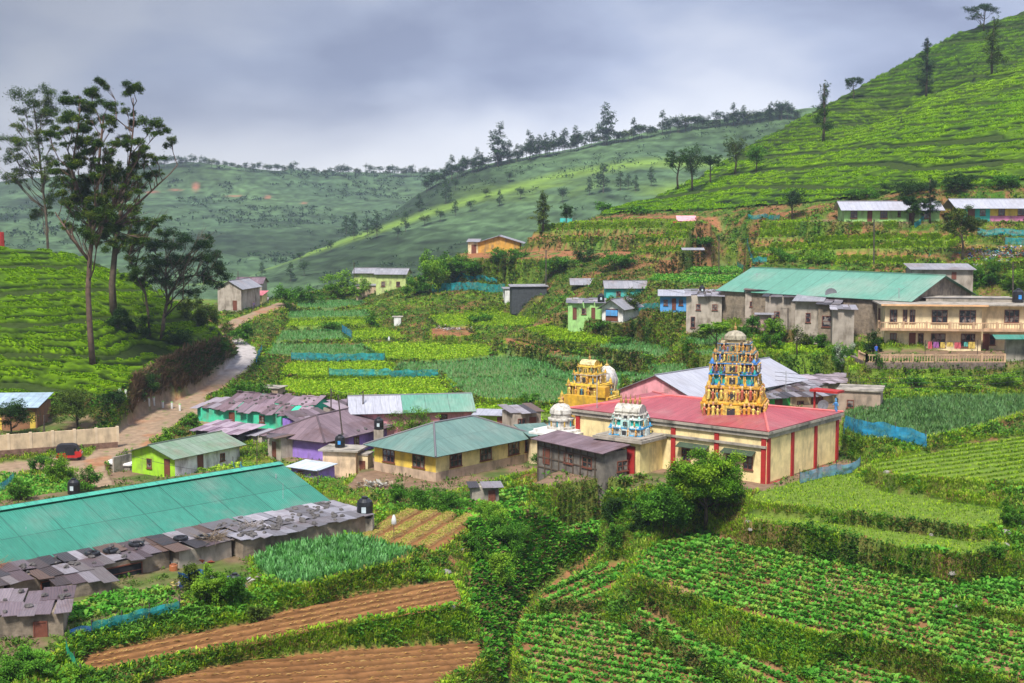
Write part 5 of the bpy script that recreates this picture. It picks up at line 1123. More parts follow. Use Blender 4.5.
# rusty lean-to row along its front
def leanto(label,x0,x1,dep,hback,hfront,wall,seed,cols=PATCH,ground=-24.2,gap=0.0,opens=(),m=None,fy=0.0):
    p=shed_pt(x0,-gap-dep); r=empty('lean_to',(p[0],p[1],ground),math.pi/4,label,'shack'); w=x1-x0
    mb=MB(); mb.box(0,w,0,dep,-1.5,hfront-0.1); mb.build('wall',wall,r)
    mb=MB(); sheets(mb,(-.3,-.4,hfront),(w+.3,-.4,hfront),(w+.3,dep,hback),(-.3,dep,hback),max(2,int(w/0.8)),max(2,int(dep/1.3)),cols,seed,0.10); mb.build('roof',R_patch,r)
    for o in opens: opening(r,*o[:5],w,dep,o[6] if len(o)>6 else 'window',o[5] if len(o)>5 else 2,pane=P_dark)
    return r
STONE=[(0.25,0.24,0.27),(0.19,0.18,0.20),(0.32,0.30,0.33),(0.14,0.13,0.14)]
l1=leanto('low lean-to with a pale stone littered roof at the right end of the teal shed',35.6,46.3,4.6,1.85,1.6,P_block,5,STONE)
l2=leanto('dark netted lean-to with brown sheets in front of the teal shed',20.2,31.0,3.0,1.8,1.45,P_block,6,opens=[('f',3,0.1,2.2,1.0,1),('f',7.5,0.1,2.6,1.0,1)])
l3=leanto('short lean-to with tyres on its roof between its darker and paler neighbours',31.3,35.3,3.7,1.85,1.5,P_grey,7,PATCH)
l4=leanto('rusty lean-to at the left frame edge with purple sheets',2,19.9,2.8,1.8,1.4,P_grey,8,[(0.13,0.09,0.105),(0.10,0.07,0.08),(0.07,0.055,0.055),(0.18,0.14,0.155)])
def frontblock(label,ax,ay,bx,by,D,dep,h,wall,seed,cols=PATCH,ops=(),rise=0.3,name='hut',ov=.35):
    l,yw,w=site(ax,ay,bx,by,D); return house(name,label,'shack',l,yw,w,dep,h,wall,'mono',None,rise,ops,patch=cols,seed=seed,ov=ov,ovx=.3)
frontblock('grey block hut with a rusty roof in the yard of the teal shed',62,612,112,603,24.6,2.6,1.55,P_block,11)
frontblock('block hut with purple rusty sheets and a dark door at the bottom left corner',-40,655,64,648,24.6,3.6,2.05,P_block,12,[(0.16,0.12,0.135),(0.12,0.085,0.095),(0.20,0.16,0.175)],[('f',4.2,0,0.75,1.6,1,'door')])
# ---- lime house
lh=house('small_house','lime green gabled house with a mossy green roof by the road','house',(-33.6-.835*6.3,135.6+.55*6.3,-27.7),math.atan2(-.55,.835),6.3,9.0,2.2,P_lime,'y',R_lime,0.95,[('f',2.6,0.7,0.7,1.0,1),('f',5.2,0.1,0.8,1.8,1,'door'),('r',3.4,0.1,0.8,1.8,1,'door'),('r',6.5,0.8,0.7,0.8,2)],ov=0.5,ovx=0.6)
mb=MB(); mb.box(0,0.012,0,9.0,-1,2.19); o=mb.build('side_wall',P_white,lh); o.location=(6.3,0,0); o['label']='white side wall'
ci=empty('cistern',tuple(PD(131,466,27.6)-np.array([0,0,.75])),math.radians(-25),'white round topped cistern behind the lime green house','cistern')
mb=MB(); mb.lathe([(2.3,-1.5),(2.3,1.15)],28,sy=0.8); mb.build('tank_wall',P_conc,ci); mb=MB(); mb.lathe([(2.5,1.152),(2.52,1.3),(2.3,1.36),(0.7,1.42)],32,sy=0.8); mb.build('top_slab',mat('whitewash',(0.78,0.77,0.76),var=0.08),ci,smooth=False)
mb=MB(); mb.lathe([(0.62,1.43),(0.6,1.55),(0.35,1.6)],20); mb.build('hatch',P_conc,ci)
wl=MB(); wl.box(0,5.2,0,0.2,-1,1.3); o=wl.build('garden_wall',P_conc); p=PD(114,470,27.4); o.location=tuple(p); o.rotation_euler=(0,0,math.radians(62)); tag(o,'stained grey wall beside the white cistern at the road','wall')
# ---- mint house
l,yw,w=site(221,425,303,432,26.1)
mh=house('house','mint green house with a stone dotted purple roof','house',l,yw,w,8,2.0,P_mint,'x',None,1.35,[('f',1.6,0,0.8,1.6,1,'door'),('f',5.8,0.7,0.7,0.8,2),('f',9.6,0.7,0.7,0.8,2),('r',2.5,0.8,0.8,0.8,2)],patch=[(0.23,0.16,0.19),(0.19,0.13,0.155),(0.26,0.19,0.22),(0.16,0.105,0.12)],seed=21,ov=.6)
house('porch_shed','low porch with a pale patched roof at the left end of the mint house','shack',(l[0]-3.3,l[1]+2.5,-26.1),yw,4.0,4,1.7,P_mint,'mono',None,0.7,[],patch=[(0.28,0.24,0.27),(0.14,0.10,0.11)],seed=22)
# ---- lilac house
pc=np.array([-19.3,139.6]); fx=np.array([.86,-.51]); lo=pc-fx*7.2
ph=house('house','lilac walled house with a wide hipped rusty roof','house',(lo[0],lo[1],-26.6),math.atan2(-.51,.86),7.2,14.5,2.3,P_purp,'hip',R_rust,1.6,[('f',2.2,0.8,0.8,0.9,2),('r',1.5,0.1,0.85,1.8,1,'door'),('r',5.5,0.8,0.9,0.9,2),('r',9.5,0.8,0.9,0.9,2)],ov=0.75)
l,yw,w=site(268,455,283,459,26.6); house('outhouse','pale rendered outhouse at the left corner of the lilac house','outbuilding',l,yw,2.6,3,2.2,P_grey2,'mono',None,0.3,[('f',1.3,0,0.7,1.6,1,'door')],patch=PATCH,seed=23)
l,yw,w=site(352,447,392,440,26.2); house('extension','low grey roofed extension right of the lilac house','outbuilding',l,yw,w,3,1.8,P_purp,'mono',R_grey,0.4,[('f',2,0.5,0.9,0.8,2)])
VP=[(0.22,0.16,0.19),(0.15,0.105,0.12),(0.28,0.22,0.25),(0.11,0.08,0.085)]
l,yw,w=site(300,441,334,437,26.3); house('shack','rusty roofed shack wedged between the mint and the lilac house','shack',l,yw,w,4,2.0,P_purp,'mono',None,.7,[('f',1.5,.3,.8,1.4,1,'door')],patch=VP,seed=81)
l,yw,w=site(384,437,412,433,25.9); house('shack','purple roofed shack right of the lilac house under the long white roof','shack',l,yw,w,4,1.9,P_grey2,'mono',None,.7,[('f',1.5,.5,.8,.9,2)],patch=VP,seed=82)
l,yw,w=site(236,446,262,449,26.8); house('shack','low grey shed below the mint house','shack',l,yw,w,2.5,1.4,P_grey2,'mono',None,.3,[],patch=STONE,seed=83)
l,yw,w=site(338,430,362,427,25.6); house('shack','brown sheeted shed behind the ridge of the lilac house','shack',l,yw,w,3,2.2,P_grey,'mono',None,.6,[],patch=VP,seed=84)
uh=house('pump_house','cream concrete pump house with a black tank on its slab','outbuilding',tuple(PD(323,477,26.4)),math.radians(-12),3.3,2.6,2.55,plaster('peach_paint',(0.74,0.55,0.36),amt=.35),'slab',P_conc,0,[('r',1.2,0,0.7,1.7,1,'door')],ov=.35)
house('privy','narrow cream annex at the right side of the pump house','outbuilding',tuple(PD(357,477,26.4)),math.radians(-12),1.1,1.6,2.1,P_cream,'slab',P_conc,0,[('f',.55,0,0.6,1.6,1,'door')],ov=.08)
l,yw,w=site(291,484,318,488,26.7); house('small_shed','tiny lilac shed with a pale blue white roof','shack',l,yw,w,2.4,1.7,P_purp,'mono',roof_mat('pale_blue_roof',(0.55,0.62,0.72),rust_amt=.2),0.25,[('f',1.2,0,0.6,1.4,1,'door')])
# ---- white and teal roofed building behind
l,yw,w=site(352,430,472,427,24.9)
wb=house('building','long building with a half white, half teal roof behind the small green tree','building',l,yw,w,6.2,2.0,P_pink,'x',R_white,1.25,[('f',10,0.6,0.9,0.9,2),('r',3,0.7,0.9,0.8,2)],ov=.6)
mb=MB(); s_=1.25/3.1; mb.slab((w*0.42,-.62,2-s_*.62+.085),(w+.4,-.62,2-s_*.62+.085),(w+.4,3.1,3.335),(w*0.42,3.1,3.335),.03); o=mb.build('roof',R_teal2,wb); o['label']='pale teal part of the roof'
l,yw,w=site(475,429,512,430,24.9); house('small_house','tiny lime and white house with a pale flat roof right of the teal roof','house',l,yw,w,3,1.6,P_lime,'mono',R_white,.2,[('f',1.3,.3,.7,.8,2),('f',2.8,0,.7,1.4,1,'door')])
l,yw,w=site(513,433,541,431,24.7); house('shack','open fronted shack with a brown roof between the small lime house and the temple','shack',l,yw,w,3,2.1,P_grey2,'mono',None,.4,[('f',1.0,.1,.9,1.4,2),('f',2.3,.1,.8,1.5,1,'door')],patch=PATCH,seed=33)
# ---- plank shack below the temple
shx=np.array([.62,-.785]); sc_=np.array([7.75,113.7]); lo=sc_-shx*8.8
sk=house('plank_shack','weathered plank shack with a purple grey sheet roof against the temple','shack',(lo[0],lo[1],-23.4),math.atan2(-.785,.62),8.8,2.5,2.4,P_plank,'mono',R_rust,.45,[('f',1.2,.3,.9,1.4,1,'door'),('f',4.2,0.8,1.2,.9,2),('f',6.6,.8,1.2,.9,2),('r',2,0.6,1.2,.9,2)],ov=.6)
mb=MB()
for k in range(9): mb.box(k*.95+.0,k*.95+.1,-.09,-.02,-2.4,2.5)
for z in (-.1,.8,1.75): mb.box(-.03,7.83,-.06,-.015,z,z+.1)
mb.build('frame',mat('old_timber',(0.10,0.07,0.05),rough=.9,var=.3),sk)
# ================================================================ TEMPLE
ty=math.atan2(-.634,.773); tx=np.array([.773,-.634]); tyv=np.array([.634,.773]); TC=np.array([20.85,111.5]); TO=TC-tx*19.6
te=empty('temple_hall',(TO[0],TO[1],-23.2),ty,'cream and red painted temple hall with a low red sheet roof','temple')
W_,D_,H_=19.6,12.9,4.15
mb=MB(); mb.box(0,W_,0,D_,-2,H_); mb.build('wall',plaster('temple_cream',(0.82,0.66,0.34),stain=(0.22,0.17,0.12),amt=.35),te)
mb=MB(); mb.box(-.35,W_+.35,-.35,D_+.35,H_+.003,H_+.22); mb.box(-.2,W_+.2,-.2,D_+.2,H_-.35,H_-.003); mb.build('cornice',P_conc,te)
def pil(face,u,w=0.42,h=None,z=-.3):
    x,y=FACE[face](u,W_,D_); b=MB(); b.box(-w/2,w/2,-.12,.02,z,H_-.36); o=b.build('pilaster',P_red,te); o.location=(x,y,0); o.rotation_euler=(0,0,FROT[face])
for u in (0.25,4.35,8.55,12.65): pil('r',u)
for u in (10.6,14.9,19.35,0.4): pil('f',u)
b=MB(); b.box(W_+.02,W_+.16,0.2,D_-.1,-.3,.0); b.build('base_course',P_red,te)
for u0,u1 in ((.5,4.12),(4.6,8.3),(8.8,12.42)):      # panel mouldings on the right wall
    b=MB(); b.box(W_+.01,W_+.05,u0+.1,u1-.1,.12,H_-.5); b.build('panel',plaster('panel_cream',(0.86,0.66,0.32),amt=.25),te)
for u in (11.9,13.6,16.3,17.9): 
    opening(te,'f',u,1.0,.9,1.1,W_,D_,nx=2)
for u in (12.7,17.1):
    b=MB(); b.slab((u-1.5,-.7,2.3),(u+1.5,-.7,2.3),(u+1.5,-.02,2.6),(u-1.5,-.02,2.6),.06); b.build('awning',mat('dark_awning',(.05,.075,.045),stain=(.03,.03,.02)),te)
b=MB(); b.box(9.2,W_,-.22,-.02,2.95,3.15); b.build('ledge',P_conc,te)
# roof: low hip with broad eaves
mb=MB(); e=D_/2; z=H_+.30; R=z+.95; a,b_,c,f=(-.3,-.3,z),(W_+.3,-.3,z),(W_+.3,D_+.3,z),(-.3,D_+.3,z); p,q_=(e*.9,e,R),(W_-e*.62,e,R)
mb.slab(a,b_,q_,p,.07); mb.slab(c,f,p,q_,.07); mb.tri_slab(b_,c,q_,.07); mb.tri_slab(f,a,p,.07); rf=mb.build('roof',R_red,te)
hc=MB()
for u,v in ((a,p),(f,p),(b_,q_),(c,q_),(p,q_)): hc.tube([(u[0],u[1],u[2]+.03),(v[0],v[1],v[2]+.03)],.10,n=6)
hc.build('ridge_cap',mat('ridge_red',(0.62,0.16,0.15),rough=.4),rf)
# porch block carrying the small white tower
pb=MB(); pb.box(5.7,9.5,-3.5,-.01,-2,2.75); pb.build('porch_wall',P_yel2,te); pb=MB(); pb.box(4.9,10.0,-4.0,-.02,2.753,3.0); pb.box(5.1,9.8,-3.8,-.03,3.003,3.12); pb.build('porch_slab',P_conc,te)
o=opening(te,'f',8.3,-.1,.9,2.5,W_,D_,'door',pane=P_red,off=0); o.location=(8.6,-3.5,-.1)
o=opening(te,'f',8.3,1.0,.8,1.0,W_,D_,'window'); o.location=(6.6,-3.5,1.0)
def local(x,y,z=0): p=TO+tx*x+tyv*y; return (p[0],p[1],-23.2+z)
# ---- painted temple statuary and towers
def figure_mesh(c1,c2):
    mb=MB(); mb.lathe([(.10,0),(.13,.1),(.09,.35),(.12,.55),(.14,.68),(.06,.76)],8,col=c1)
    mb.lathe([(.05,.74),(.085,.82),(.08,.92),(.10,.94),(.03,1.08)],8,col=c2)
    for s in (-1,1): mb.tube([(s*.12,0,.66),(s*.22,-.06,.50),(s*.14,-.14,.58)],.035,.025,n=5,col=c2)
    mb.tube([(0,-.02,.0),(-.14,-.12,.05),(-.05,-.2,.02)],.05,.04,n=5,col=c1)
    return mb
FIG=[]; FC=[((.62,.30,.04),(.55,.30,.14)),((.06,.22,.28),(.50,.28,.08)),((.42,.10,.06),(.62,.42,.20)),((.70,.55,.12),(.45,.22,.12)),((.08,.24,.12),(.5,.32,.16)),((.50,.42,.30),(.45,.26,.16)),((.10,.16,.48),(.60,.36,.14))]
def statue(parent,x,y,z,rz,s,i):
    i%=len(FC)
    while len(FIG)<=i:
        o=figure_mesh(*FC[len(FIG)]).build('statue',M_poly); bpy.data.objects.remove(o) if False else None; FIG.append(o.data); COL.objects.unlink(o)
    o=bpy.data.objects.new('statue',FIG[i]); COL.objects.link(o); o.parent=parent; o.location=(x,y,z); o.rotation_euler=(0,0,rz); o.scale=(s,s,s); return o
PALI=[(0,0,3,5,0,2,0,3),(0,3,5,0,2,0,3,1),(0,3,1,5),(0,1,2,3,4,5,6,5)]
def tower(name,label,loc,yaw,tiers,top,seed=1,figs=True,cat='temple tower'):
    """tiers: (halfw, halfd, height, core colour, band colour, column colour, figure rows)"""
    r=empty(name,loc,yaw,label,cat); z=0; rr=random.Random(seed); nf=0
    for ti,(a,b,h,cc,bc,pc_,fn) in enumerate(tiers):
        mb=MB(); mb.box(-a*.86,a*.86,-b*.86,b*.86,z,z+h,col=cc)
        mb.box(-a,a,-b,b,z+.001,z+h*.14,col=bc)
        mb.box(-a*1.03,a*1.03,-b*1.03,b*1.03,z+h*.84,z+h*.93,col=bc); mb.box(-a*.95,a*.95,-b*.95,b*.95,z+h*.931,z+h*1.02,col=tuple(min(1,x*1.2) for x in pc_))
        # projecting centre bay
        mb.box(-a*.30,a*.30,-b*1.12,b*1.12,z+.002,z+h*.80,col=pc_); mb.box(-a*1.10,a*1.10,-b*.28,b*.28,z+.003,z+h*.80,col=pc_)
        mb.box(-a*.13,a*.13,-b*1.14,b*1.14,z+h*.16,z+h*.66,col=(.03,.03,.035))
        # columns
        cb=mb; n=7 if ti<2 else 5
        for k in range(n):
            x=-a*.93+a*1.86*k/(n-1)
            for y in (-b*.93,b*.93): cb.tube([(x,y,z+h*.14),(x,y,z+h*.84)],.055*a/2,n=6,col=pc_)
        for k in range(1,4):
            y=-b*.93+b*1.86*k/4
            for x in (-a*.93,a*.93): cb.tube([(x,y,z+h*.14),(x,y,z+h*.84)],.055*a/2,n=6,col=pc_)
        # little barrel-roofed kiosks at the corners of the tier
        kb=mb
        for sx in (-1,1):
            for sy in (-1,1):
                x,y=sx*a*.90,sy*b*.90; s=a*.085; kb.lathe([(s,z+h*.93),(s*1.1,z+h*1.02),(s*.8,z+h*1.18),(s*.3,z+h*1.30),(s*.1,z+h*1.42)],8,o=(x,y,0),col=(bc,pc_,cc)[ti%3])
        for k in (-.5,.5): 
            s=a*.07; kb.lathe([(s,z+h*.93),(s*1.1,z+h*1.0),(s*.7,z+h*1.14),(s*.1,z+h*1.3)],8,o=(a*k,-b*.97,0),col=(pc_,bc,cc)[ti%3])
        mb.build('tier',M_poly,r)
        if figs and fn:
            for k in range(fn):
                if nf>=96: break
                x=-a*.95+a*1.9*(k+.5)/fn; statue(r,x,-b*1.05-.06,z+h*.14,rr.uniform(-.3,.3),h*.74*rr.uniform(.75,1.15),rr.choice(PALI[min(ti,3)])); nf+=1
            for k in range(max(1,int(fn*b/a*.9))):
                if nf>=96: break
                m=max(1,int(fn*b/a*.9)); y=-b*.95+b*1.9*(k+.5)/m; statue(r,a*1.06,y,z+h*.14,math.pi/2,h*.66*rr.uniform(.8,1.1),rr.choice(PALI[min(ti,3)])); nf+=1
        z+=h
    a,b,h,c1,c2,nfin=top; mb=MB()
    if b<a*.95 or nfin>1:
        prof=[(-b,0),(-b*1.15,h*.25),(-b*.95,h*.6),(-b*.4,h*.92),(0,h),(b*.4,h*.92),(b*.95,h*.6),(b*1.15,h*.25),(b,0)]
        P0=[(-a,y,z+zz) for y,zz in prof]; P1=[(a,y,z+zz) for y,zz in prof]
        mb.face(P0,col=c2); mb.face(P1[::-1],col=c2)
        for k in range(len(prof)-1): mb.face([P0[k+1],P0[k],P1[k],P1[k+1]],col=c1)
        for s in (-1,1): mb.lathe([(b*.75,-.06),(b*.8,.0),(b*.5,.06)],14,o=(0,0,0),col=c2) if False else None
    else: mb.lathe([(a*.8,0),(a,h*.25),(a*.95,h*.55),(a*.6,h*.85),(a*.1,h)],16,o=(0,0,z),col=c1)
    mb.build('vault',M_poly,r)
    for k in range(nfin):
        x=0 if nfin==1 else -a*.75+a*1.5*k/(nfin-1); fb=MB(); s=.11+.03*a
        fb.lathe([(s*.5,-.08),(s,.1*a+.05),(s*.9,.2*a+.08),(s*.3,.26*a+.12),(s*.45,.3*a+.16),(s*.08,.45*a+.3)],10,o=(x,0,z+h),col=(.35,.20,.06)); fb.build('finial',M_poly,r)
    return r
YO=(.56,.31,.025); YG=(.58,.40,.06); TL=(.03,.40,.34); BL=(.06,.20,.50); OR=(.62,.24,.05); GR=(.42,.42,.36); WH=(.50,.48,.43); PK=(.62,.28,.26)
g=local(13.6,5.0,4.5)
tower('temple_tower','tall many tiered temple tower painted yellow, teal and blue on the red roof',g,math.radians(-16),
 [(2.6,2.1,1.45,(.22,.12,.03),(.58,.30,.03),(.62,.42,.08),13),(2.25,1.8,1.35,(.26,.14,.04),(.55,.29,.03),(.55,.34,.08),12),(2.02,1.55,1.10,TL,BL,(.6,.36,.05),7),(1.98,1.5,.92,(.12,.09,.07),BL,(.42,.30,.10),11),(1.74,1.3,.85,(.08,.10,.09),(.12,.20,.22),(.42,.22,.07),9),(1.38,1.05,.80,(.16,.11,.06),(.10,.16,.26),(.34,.27,.15),8)],(.98,.98,1.0,(.34,.30,.22),(.12,.22,.40),1),3)
tower('vimana','small white and turquoise shrine tower on the porch slab',local(7.4,-1.9,3.1),ty+math.radians(12),
 [(1.5,1.25,.75,WH,(.04,.30,.55),(.55,.62,.60),4),(1.35,1.1,.75,TL,(.62,.62,.60),(.40,.60,.56),3),(1.25,1.0,.35,WH,(.50,.46,.40),WH,0)],(1.15,.75,.80,(.46,.43,.37),(.50,.48,.44),5),5)
# white bell shaped shrine at the left end
sb=empty('small_shrine',local(-1.1,-.6,0),ty,'white tiered bell shaped shrine at the left end of the temple','shrine')
mb=MB(); mb.box(-1.5,1.5,-1.5,1.5,-2,2.1); mb.build('base',P_yel2,sb); mb=MB(); mb.box(-2.1,2.1,-2.1,2.1,2.103,2.3); mb.box(-1.8,1.8,-1.8,1.8,2.303,2.55,col=(.6,.58,.55)); mb.build('ledge',P_white,sb)
mb=MB(); mb.lathe([(1.3,2.553),(1.3,2.75),(1.05,2.8),(1.05,3.3),(1.2,3.35),(1.2,3.5),(.95,3.55),(.95,3.8),(1.05,3.95),(1.0,4.3),(.7,4.65),(.25,4.85)],20,col=(.50,.47,.42)); mb.build('dome',M_poly,sb)
mb=MB()
for k in range(10):
    a_=k*.628; mb.tube([(1.07*math.cos(a_),1.07*math.sin(a_),2.8),(1.07*math.cos(a_),1.07*math.sin(a_),3.32)],.07,n=5,col=(.55,.35,.08) if k%2 else (.05,.35,.45))
mb.build('columns',M_poly,sb); mb=MB(); mb.lathe([(.2,4.83),(.28,5.0),(.1,5.15),(.03,5.5)],10,col=(.5,.32,.08)); mb.build('finial',M_poly,sb)
# stepped yellow gate tower behind the left end
yt=tower('gate_tower','stepped bright yellow gate tower behind the left end of the temple',(7.6,134.0,-20.6),math.radians(-30),
 [(2.4,1.9,1.5,YO,YG,(.60,.42,.08),6),(1.8,1.5,1.3,(.30,.20,.05),YG,(.62,.40,.05),5),(1.35,1.1,1.0,YO,(.40,.36,.26),(.5,.34,.07),4),(1.0,.8,.7,(.28,.2,.1),YG,YG,3)],(.8,.55,.6,(.60,.50,.25),YG,1),8)
yw_=MB(); yw_.box(-1.3,3.4,-2.9,-2.3,-2,1.9); yw_.box(2.2,3.2,-3.1,-2.2,1.903,2.9); yw_.build('parapet',P_gold,yt)
yf=MB(); yf.box(-2.6,2.6,-2.2,2.2,-4,-.01); yf.build('base',P_yel2,yt)
dm=empty('domed_shrine',(9.45,136.5,-20.3),0,'ribbed white onion dome behind the yellow gate tower','shrine')
mb=MB(); mb.box(-1.0,1.0,-1.0,1.0,-4,1.2,col=(.6,.45,.2)); mb.box(-1.15,1.15,-1.15,1.15,1.203,1.4,col=YG); mb.build('base',M_poly,dm)
mb=MB(); mb.lathe([(.85,1.4),(.85,1.9),(1.0,2.0),(1.08,2.5),(1.0,3.0),(.7,3.5),(.2,3.85)],18,col=(.46,.44,.42)); mb.build('dome',M_poly,dm,smooth=True)
mb=MB()
for k in range(9):
    a_=k*.698; mb.tube([(.87*math.cos(a_),.87*math.sin(a_),1.42),(1.1*math.cos(a_),1.1*math.sin(a_),2.5),(.72*math.cos(a_),.72*math.sin(a_),3.5),(.2*math.cos(a_),.2*math.sin(a_),3.86)],.05,n=4,col=(.66,.62,.5))
mb.build('ribs',M_poly,dm); mb=MB(); mb.lathe([(.16,3.84),(.2,4.0),(.06,4.1),(.02,4.5)],8,col=(.5,.35,.1)); mb.build('finial',M_poly,dm)
sr=empty('corner_statue',local(19.5,12.6,4.4),ty,'blue deity figure under a red canopy on the far corner of the hall roof','statue')
figure_mesh((.06,.20,.45),(.10,.30,.50)).build('figure',M_poly,sr).scale=(1.3,1.3,1.3)
mb=MB(); mb.box(-2.4,.3,-.4,1.0,1.75,1.95); mb.box(-2.3,-2.15,.2,.35,0,1.75); mb.build('canopy',P_red,sr)
# ================================================================ HOUSES BEHIND
ang=math.atan2(.73,.68)
wh=house('house','big white roofed house with a pink gable behind the temple hall','house',(17.9,134.6,-22.3),ang,20.5,9.2,2.9,plaster('pale_green_wall',(0.55,0.66,0.55),amt=.4),'x',R_white,1.85,[('f',1.7,.9,.8,.9,2),('f',9,.9,.8,.9,2)],ov=.5,ovx=.3)
mb=MB(); 
pts=[(0,0,0),(0,9.2,0),(0,9.2,2.9),(0,4.6,4.72),(0,0,2.9)]; mb.face([(x-.012,y,z) for x,y,z in pts][::-1]); o=mb.build('gable_wall',P_pink,wh); opening(wh,'l',5.2,2.3,1.2,.8,20.5,9.2,nx=3); o['label']='pink gable wall'
l,yw,w=site(768,417,836,413,22.4)
house('row_shack','green and yellow fronted shack with a stone littered roof right of the tower','shack',l,yw,w,5,2.0,P_cream,'mono',None,.8,[('f',1.2,.2,.9,1.6,1,'door'),('f',3.8,.7,.8,.8,2),('f',5.8,.1,1.4,1.7,1,'door')],patch=STONE+PATCH,seed=41,ov=.6)
mb=MB(); mb.box(.1,2.6,-.015,0,0,1.98); o=mb.build('painted_wall',plaster('grass_green_paint',(.05,.42,.08)),HOUSES['green and yellow fronted shack with a stone littered roof right of the tower']); o['label']='green painted bay'
l,yw,w=site(803,398,874,394,21.6); house('long_shed','low grey shed with purple rusty sheets behind the green and yellow shack','shack',l,yw,w,3.4,1.5,P_grey,'mono',None,.5,[],patch=[(0.36,0.30,0.34),(0.25,0.2,0.22)],seed=42)
l,yw,w=site(838,413,880,415,21.4); house('flat_roof_block','beige block with weeds on its flat roof at the corner of the net field','outbuilding',l,yw,w,4,2.3,plaster('drab_beige',(.38,.29,.22),amt=.6),'slab',P_conc,0,[('f',1.2,.6,.7,.8,1)],ov=.2)
# ---- two storey cream house
l,yw,w=site(884,350,1064,352,17.8); HW=w; HH=5.35; HD=9.0
hb=empty('two_storey_house',l,yw,'cream two storey house with brown windows and balustraded balcony','house')
mb=MB(); mb.box(0,11.2,0,HD,-.6,HH); mb.box(11.2,w,1.1,HD,-.6,HH); mb.build('wall',plaster('house_cream',(.80,.66,.40),amt=.18),hb)
mb=MB(); mb.box(-.6,11.7,-1.0,HD+.3,HH+.003,HH+.16); mb.box(11.703,w,-.1,HD+.3,HH+.003,HH+.155); mb.build('roof',P_conc,hb)
mb=MB(); mb.box(-.62,11.72,-1.02,-.92,HH+.0,HH+.2); mb.build('fascia',plaster('peach_trim',(.72,.42,.22),amt=.15),hb)
P_trim=plaster('peach_balcony',(.52,.34,.21),amt=.3)
def balustrade(root,pts,z,h,name='balustrade',post=2.4):
    r=None; mb=MB(); lo=MB()
    for a,b in zip(pts[:-1],pts[1:]):
        a=Vector((*a,z)); b=Vector((*b,z)); L=(b-a).length; n=int(L/.30); t=math.atan2(b.y-a.y,b.x-a.x)
        mb.box(0,L,-.07,.07,h-.1,h,rz=t,o=a); mb.box(0,L,-.06,.06,.0,.08,rz=t,o=a)
        for k in range(1,n): mb.box(L*k/n-.035,L*k/n+.035,-.035,.035,.08,h-.1,rz=t,o=a)
        m=max(1,int(L/post))
        for k in range(m+1): mb.box(L*k/m-.11,L*k/m+.11,-.11,.11,-.02,h+.1,rz=t,o=a)
    return mb.build(name,P_trim,root)
mb=MB(); mb.box(-.7,11.6,-1.3,-.003,2.45,2.65); mb.box(11.603,w,-1.3,1.09,2.45,2.65); mb.build('balcony',P_trim,hb)
balustrade(hb,[(-.7,-.1),(-.7,-1.2),(w,-1.2)],2.66,.8)
sc4=lambda zx:(840+zx/4.554-884)/1380*164
for a,b in ((222,255),(280,300),(310,335),(408,478),(530,603)): opening(hb,'f',sc4((a+b)/2),3.3,(b-a)/4.554*.119,1.55,w,HD,nx=2 if b-a<50 else 3)
o=opening(hb,'f',sc4(771),3.3,1.7,1.55,w,HD); o.location.y=1.1
for a,b in ((225,255),(350,375),(408,472),(540,603)): opening(hb,'f',sc4((a+b)/2),.45,(b-a)/4.554*.119,1.6,w,HD,nx=2 if b-a<50 else 3)
opening(hb,'f',sc4(325),0,.75,2.1,w,HD,'door',pane=P_door)
o=opening(hb,'f',sc4(660),0,.75,2.0,w,HD,'door',pane=P_door); o.location.y=1.1
o=opening(hb,'f',sc4(689),.6,.7,1.3,w,HD,nx=1); o.location.y=1.1
opening(hb,'l',5,3.3,1.2,1.4,w,HD,nx=2)
# terrace and stone wall in front
tw=empty('terrace_wall',tuple(PD(866,362.4,17.85)),0,'stone retaining wall with a peach balustrade below the cream house','wall')
mb=MB(); a=PD(866,362.4,17.85); b=PD(1002,361.4,17.85); L=b[0]-a[0]; mb.box(0,L,0,.5,-3.2,0); mb.box(-.02,.4,.5,7,-3,-.01); mb.build('wall',mat('rubble_stone',(.16,.12,.10),rough=.95,var=.4,scale=2.2,bump=.7,bscale=3,stain=(.05,.05,.04),stain_amt=.6),tw)
balustrade(tw,[(0.1,3.5),(0.1,.15),(L,.15)],.003,.85)
mb=MB(); mb.box(0,8,0,.4,-2.9,2.9); o=mb.build('side_block',P_conc); o.location=(a[0]+L+.2,a[1]+.5,-17.85); tag(o,'grey concrete block wall at the right edge under a green awning','wall')
mb=MB(); mb.slab((0,-1.2,0),(6,-1.2,0),(6,0,.4),(0,0,.4),.05); o=mb.build('awning',R_teal); o.location=(a[0]+L-1.4,a[1]+.4,-15.2); tag(o,'dark green awning beside the cream house','awning')
# ---- big pale teal hall and what stands round it
hl=house('hall','large pale teal roofed hall behind the cream house','building',(28.2,186.4,-16.6),-math.pi/4,28,16,4.5,P_block,'x',R_teal2,2.7,[('r',5,2,1.2,1.2,2),('r',11,2,1.2,1.2,2)],ov=.4,ovx=.6)
l=PY(926,300,168); house('rear_annex','low pale roofed annex leaning on the hall gable behind the cream house','outbuilding',(l[0],l[1],-15),math.radians(-8),10.5,4,3.15,P_conc,'monoback',R_grey,.2,[])
l=PY(912,279,186); house('grey_shed','shed with a grey pink metal roof above the teal hall','shack',(l[0],l[1],l[2]),math.radians(-6),8,5,1.3,P_grey,'mono',R_grey,.6,[('f',5.5,0,.6,1.0,1,'door')],ov=.5)
def siteY(ax,ay,bx,by,Y,dyaw=0):
    a=PY(ax,ay,Y); b=PY(bx,by,Y); return tuple(a),math.radians(dyaw),float(abs(b[0]-a[0]))
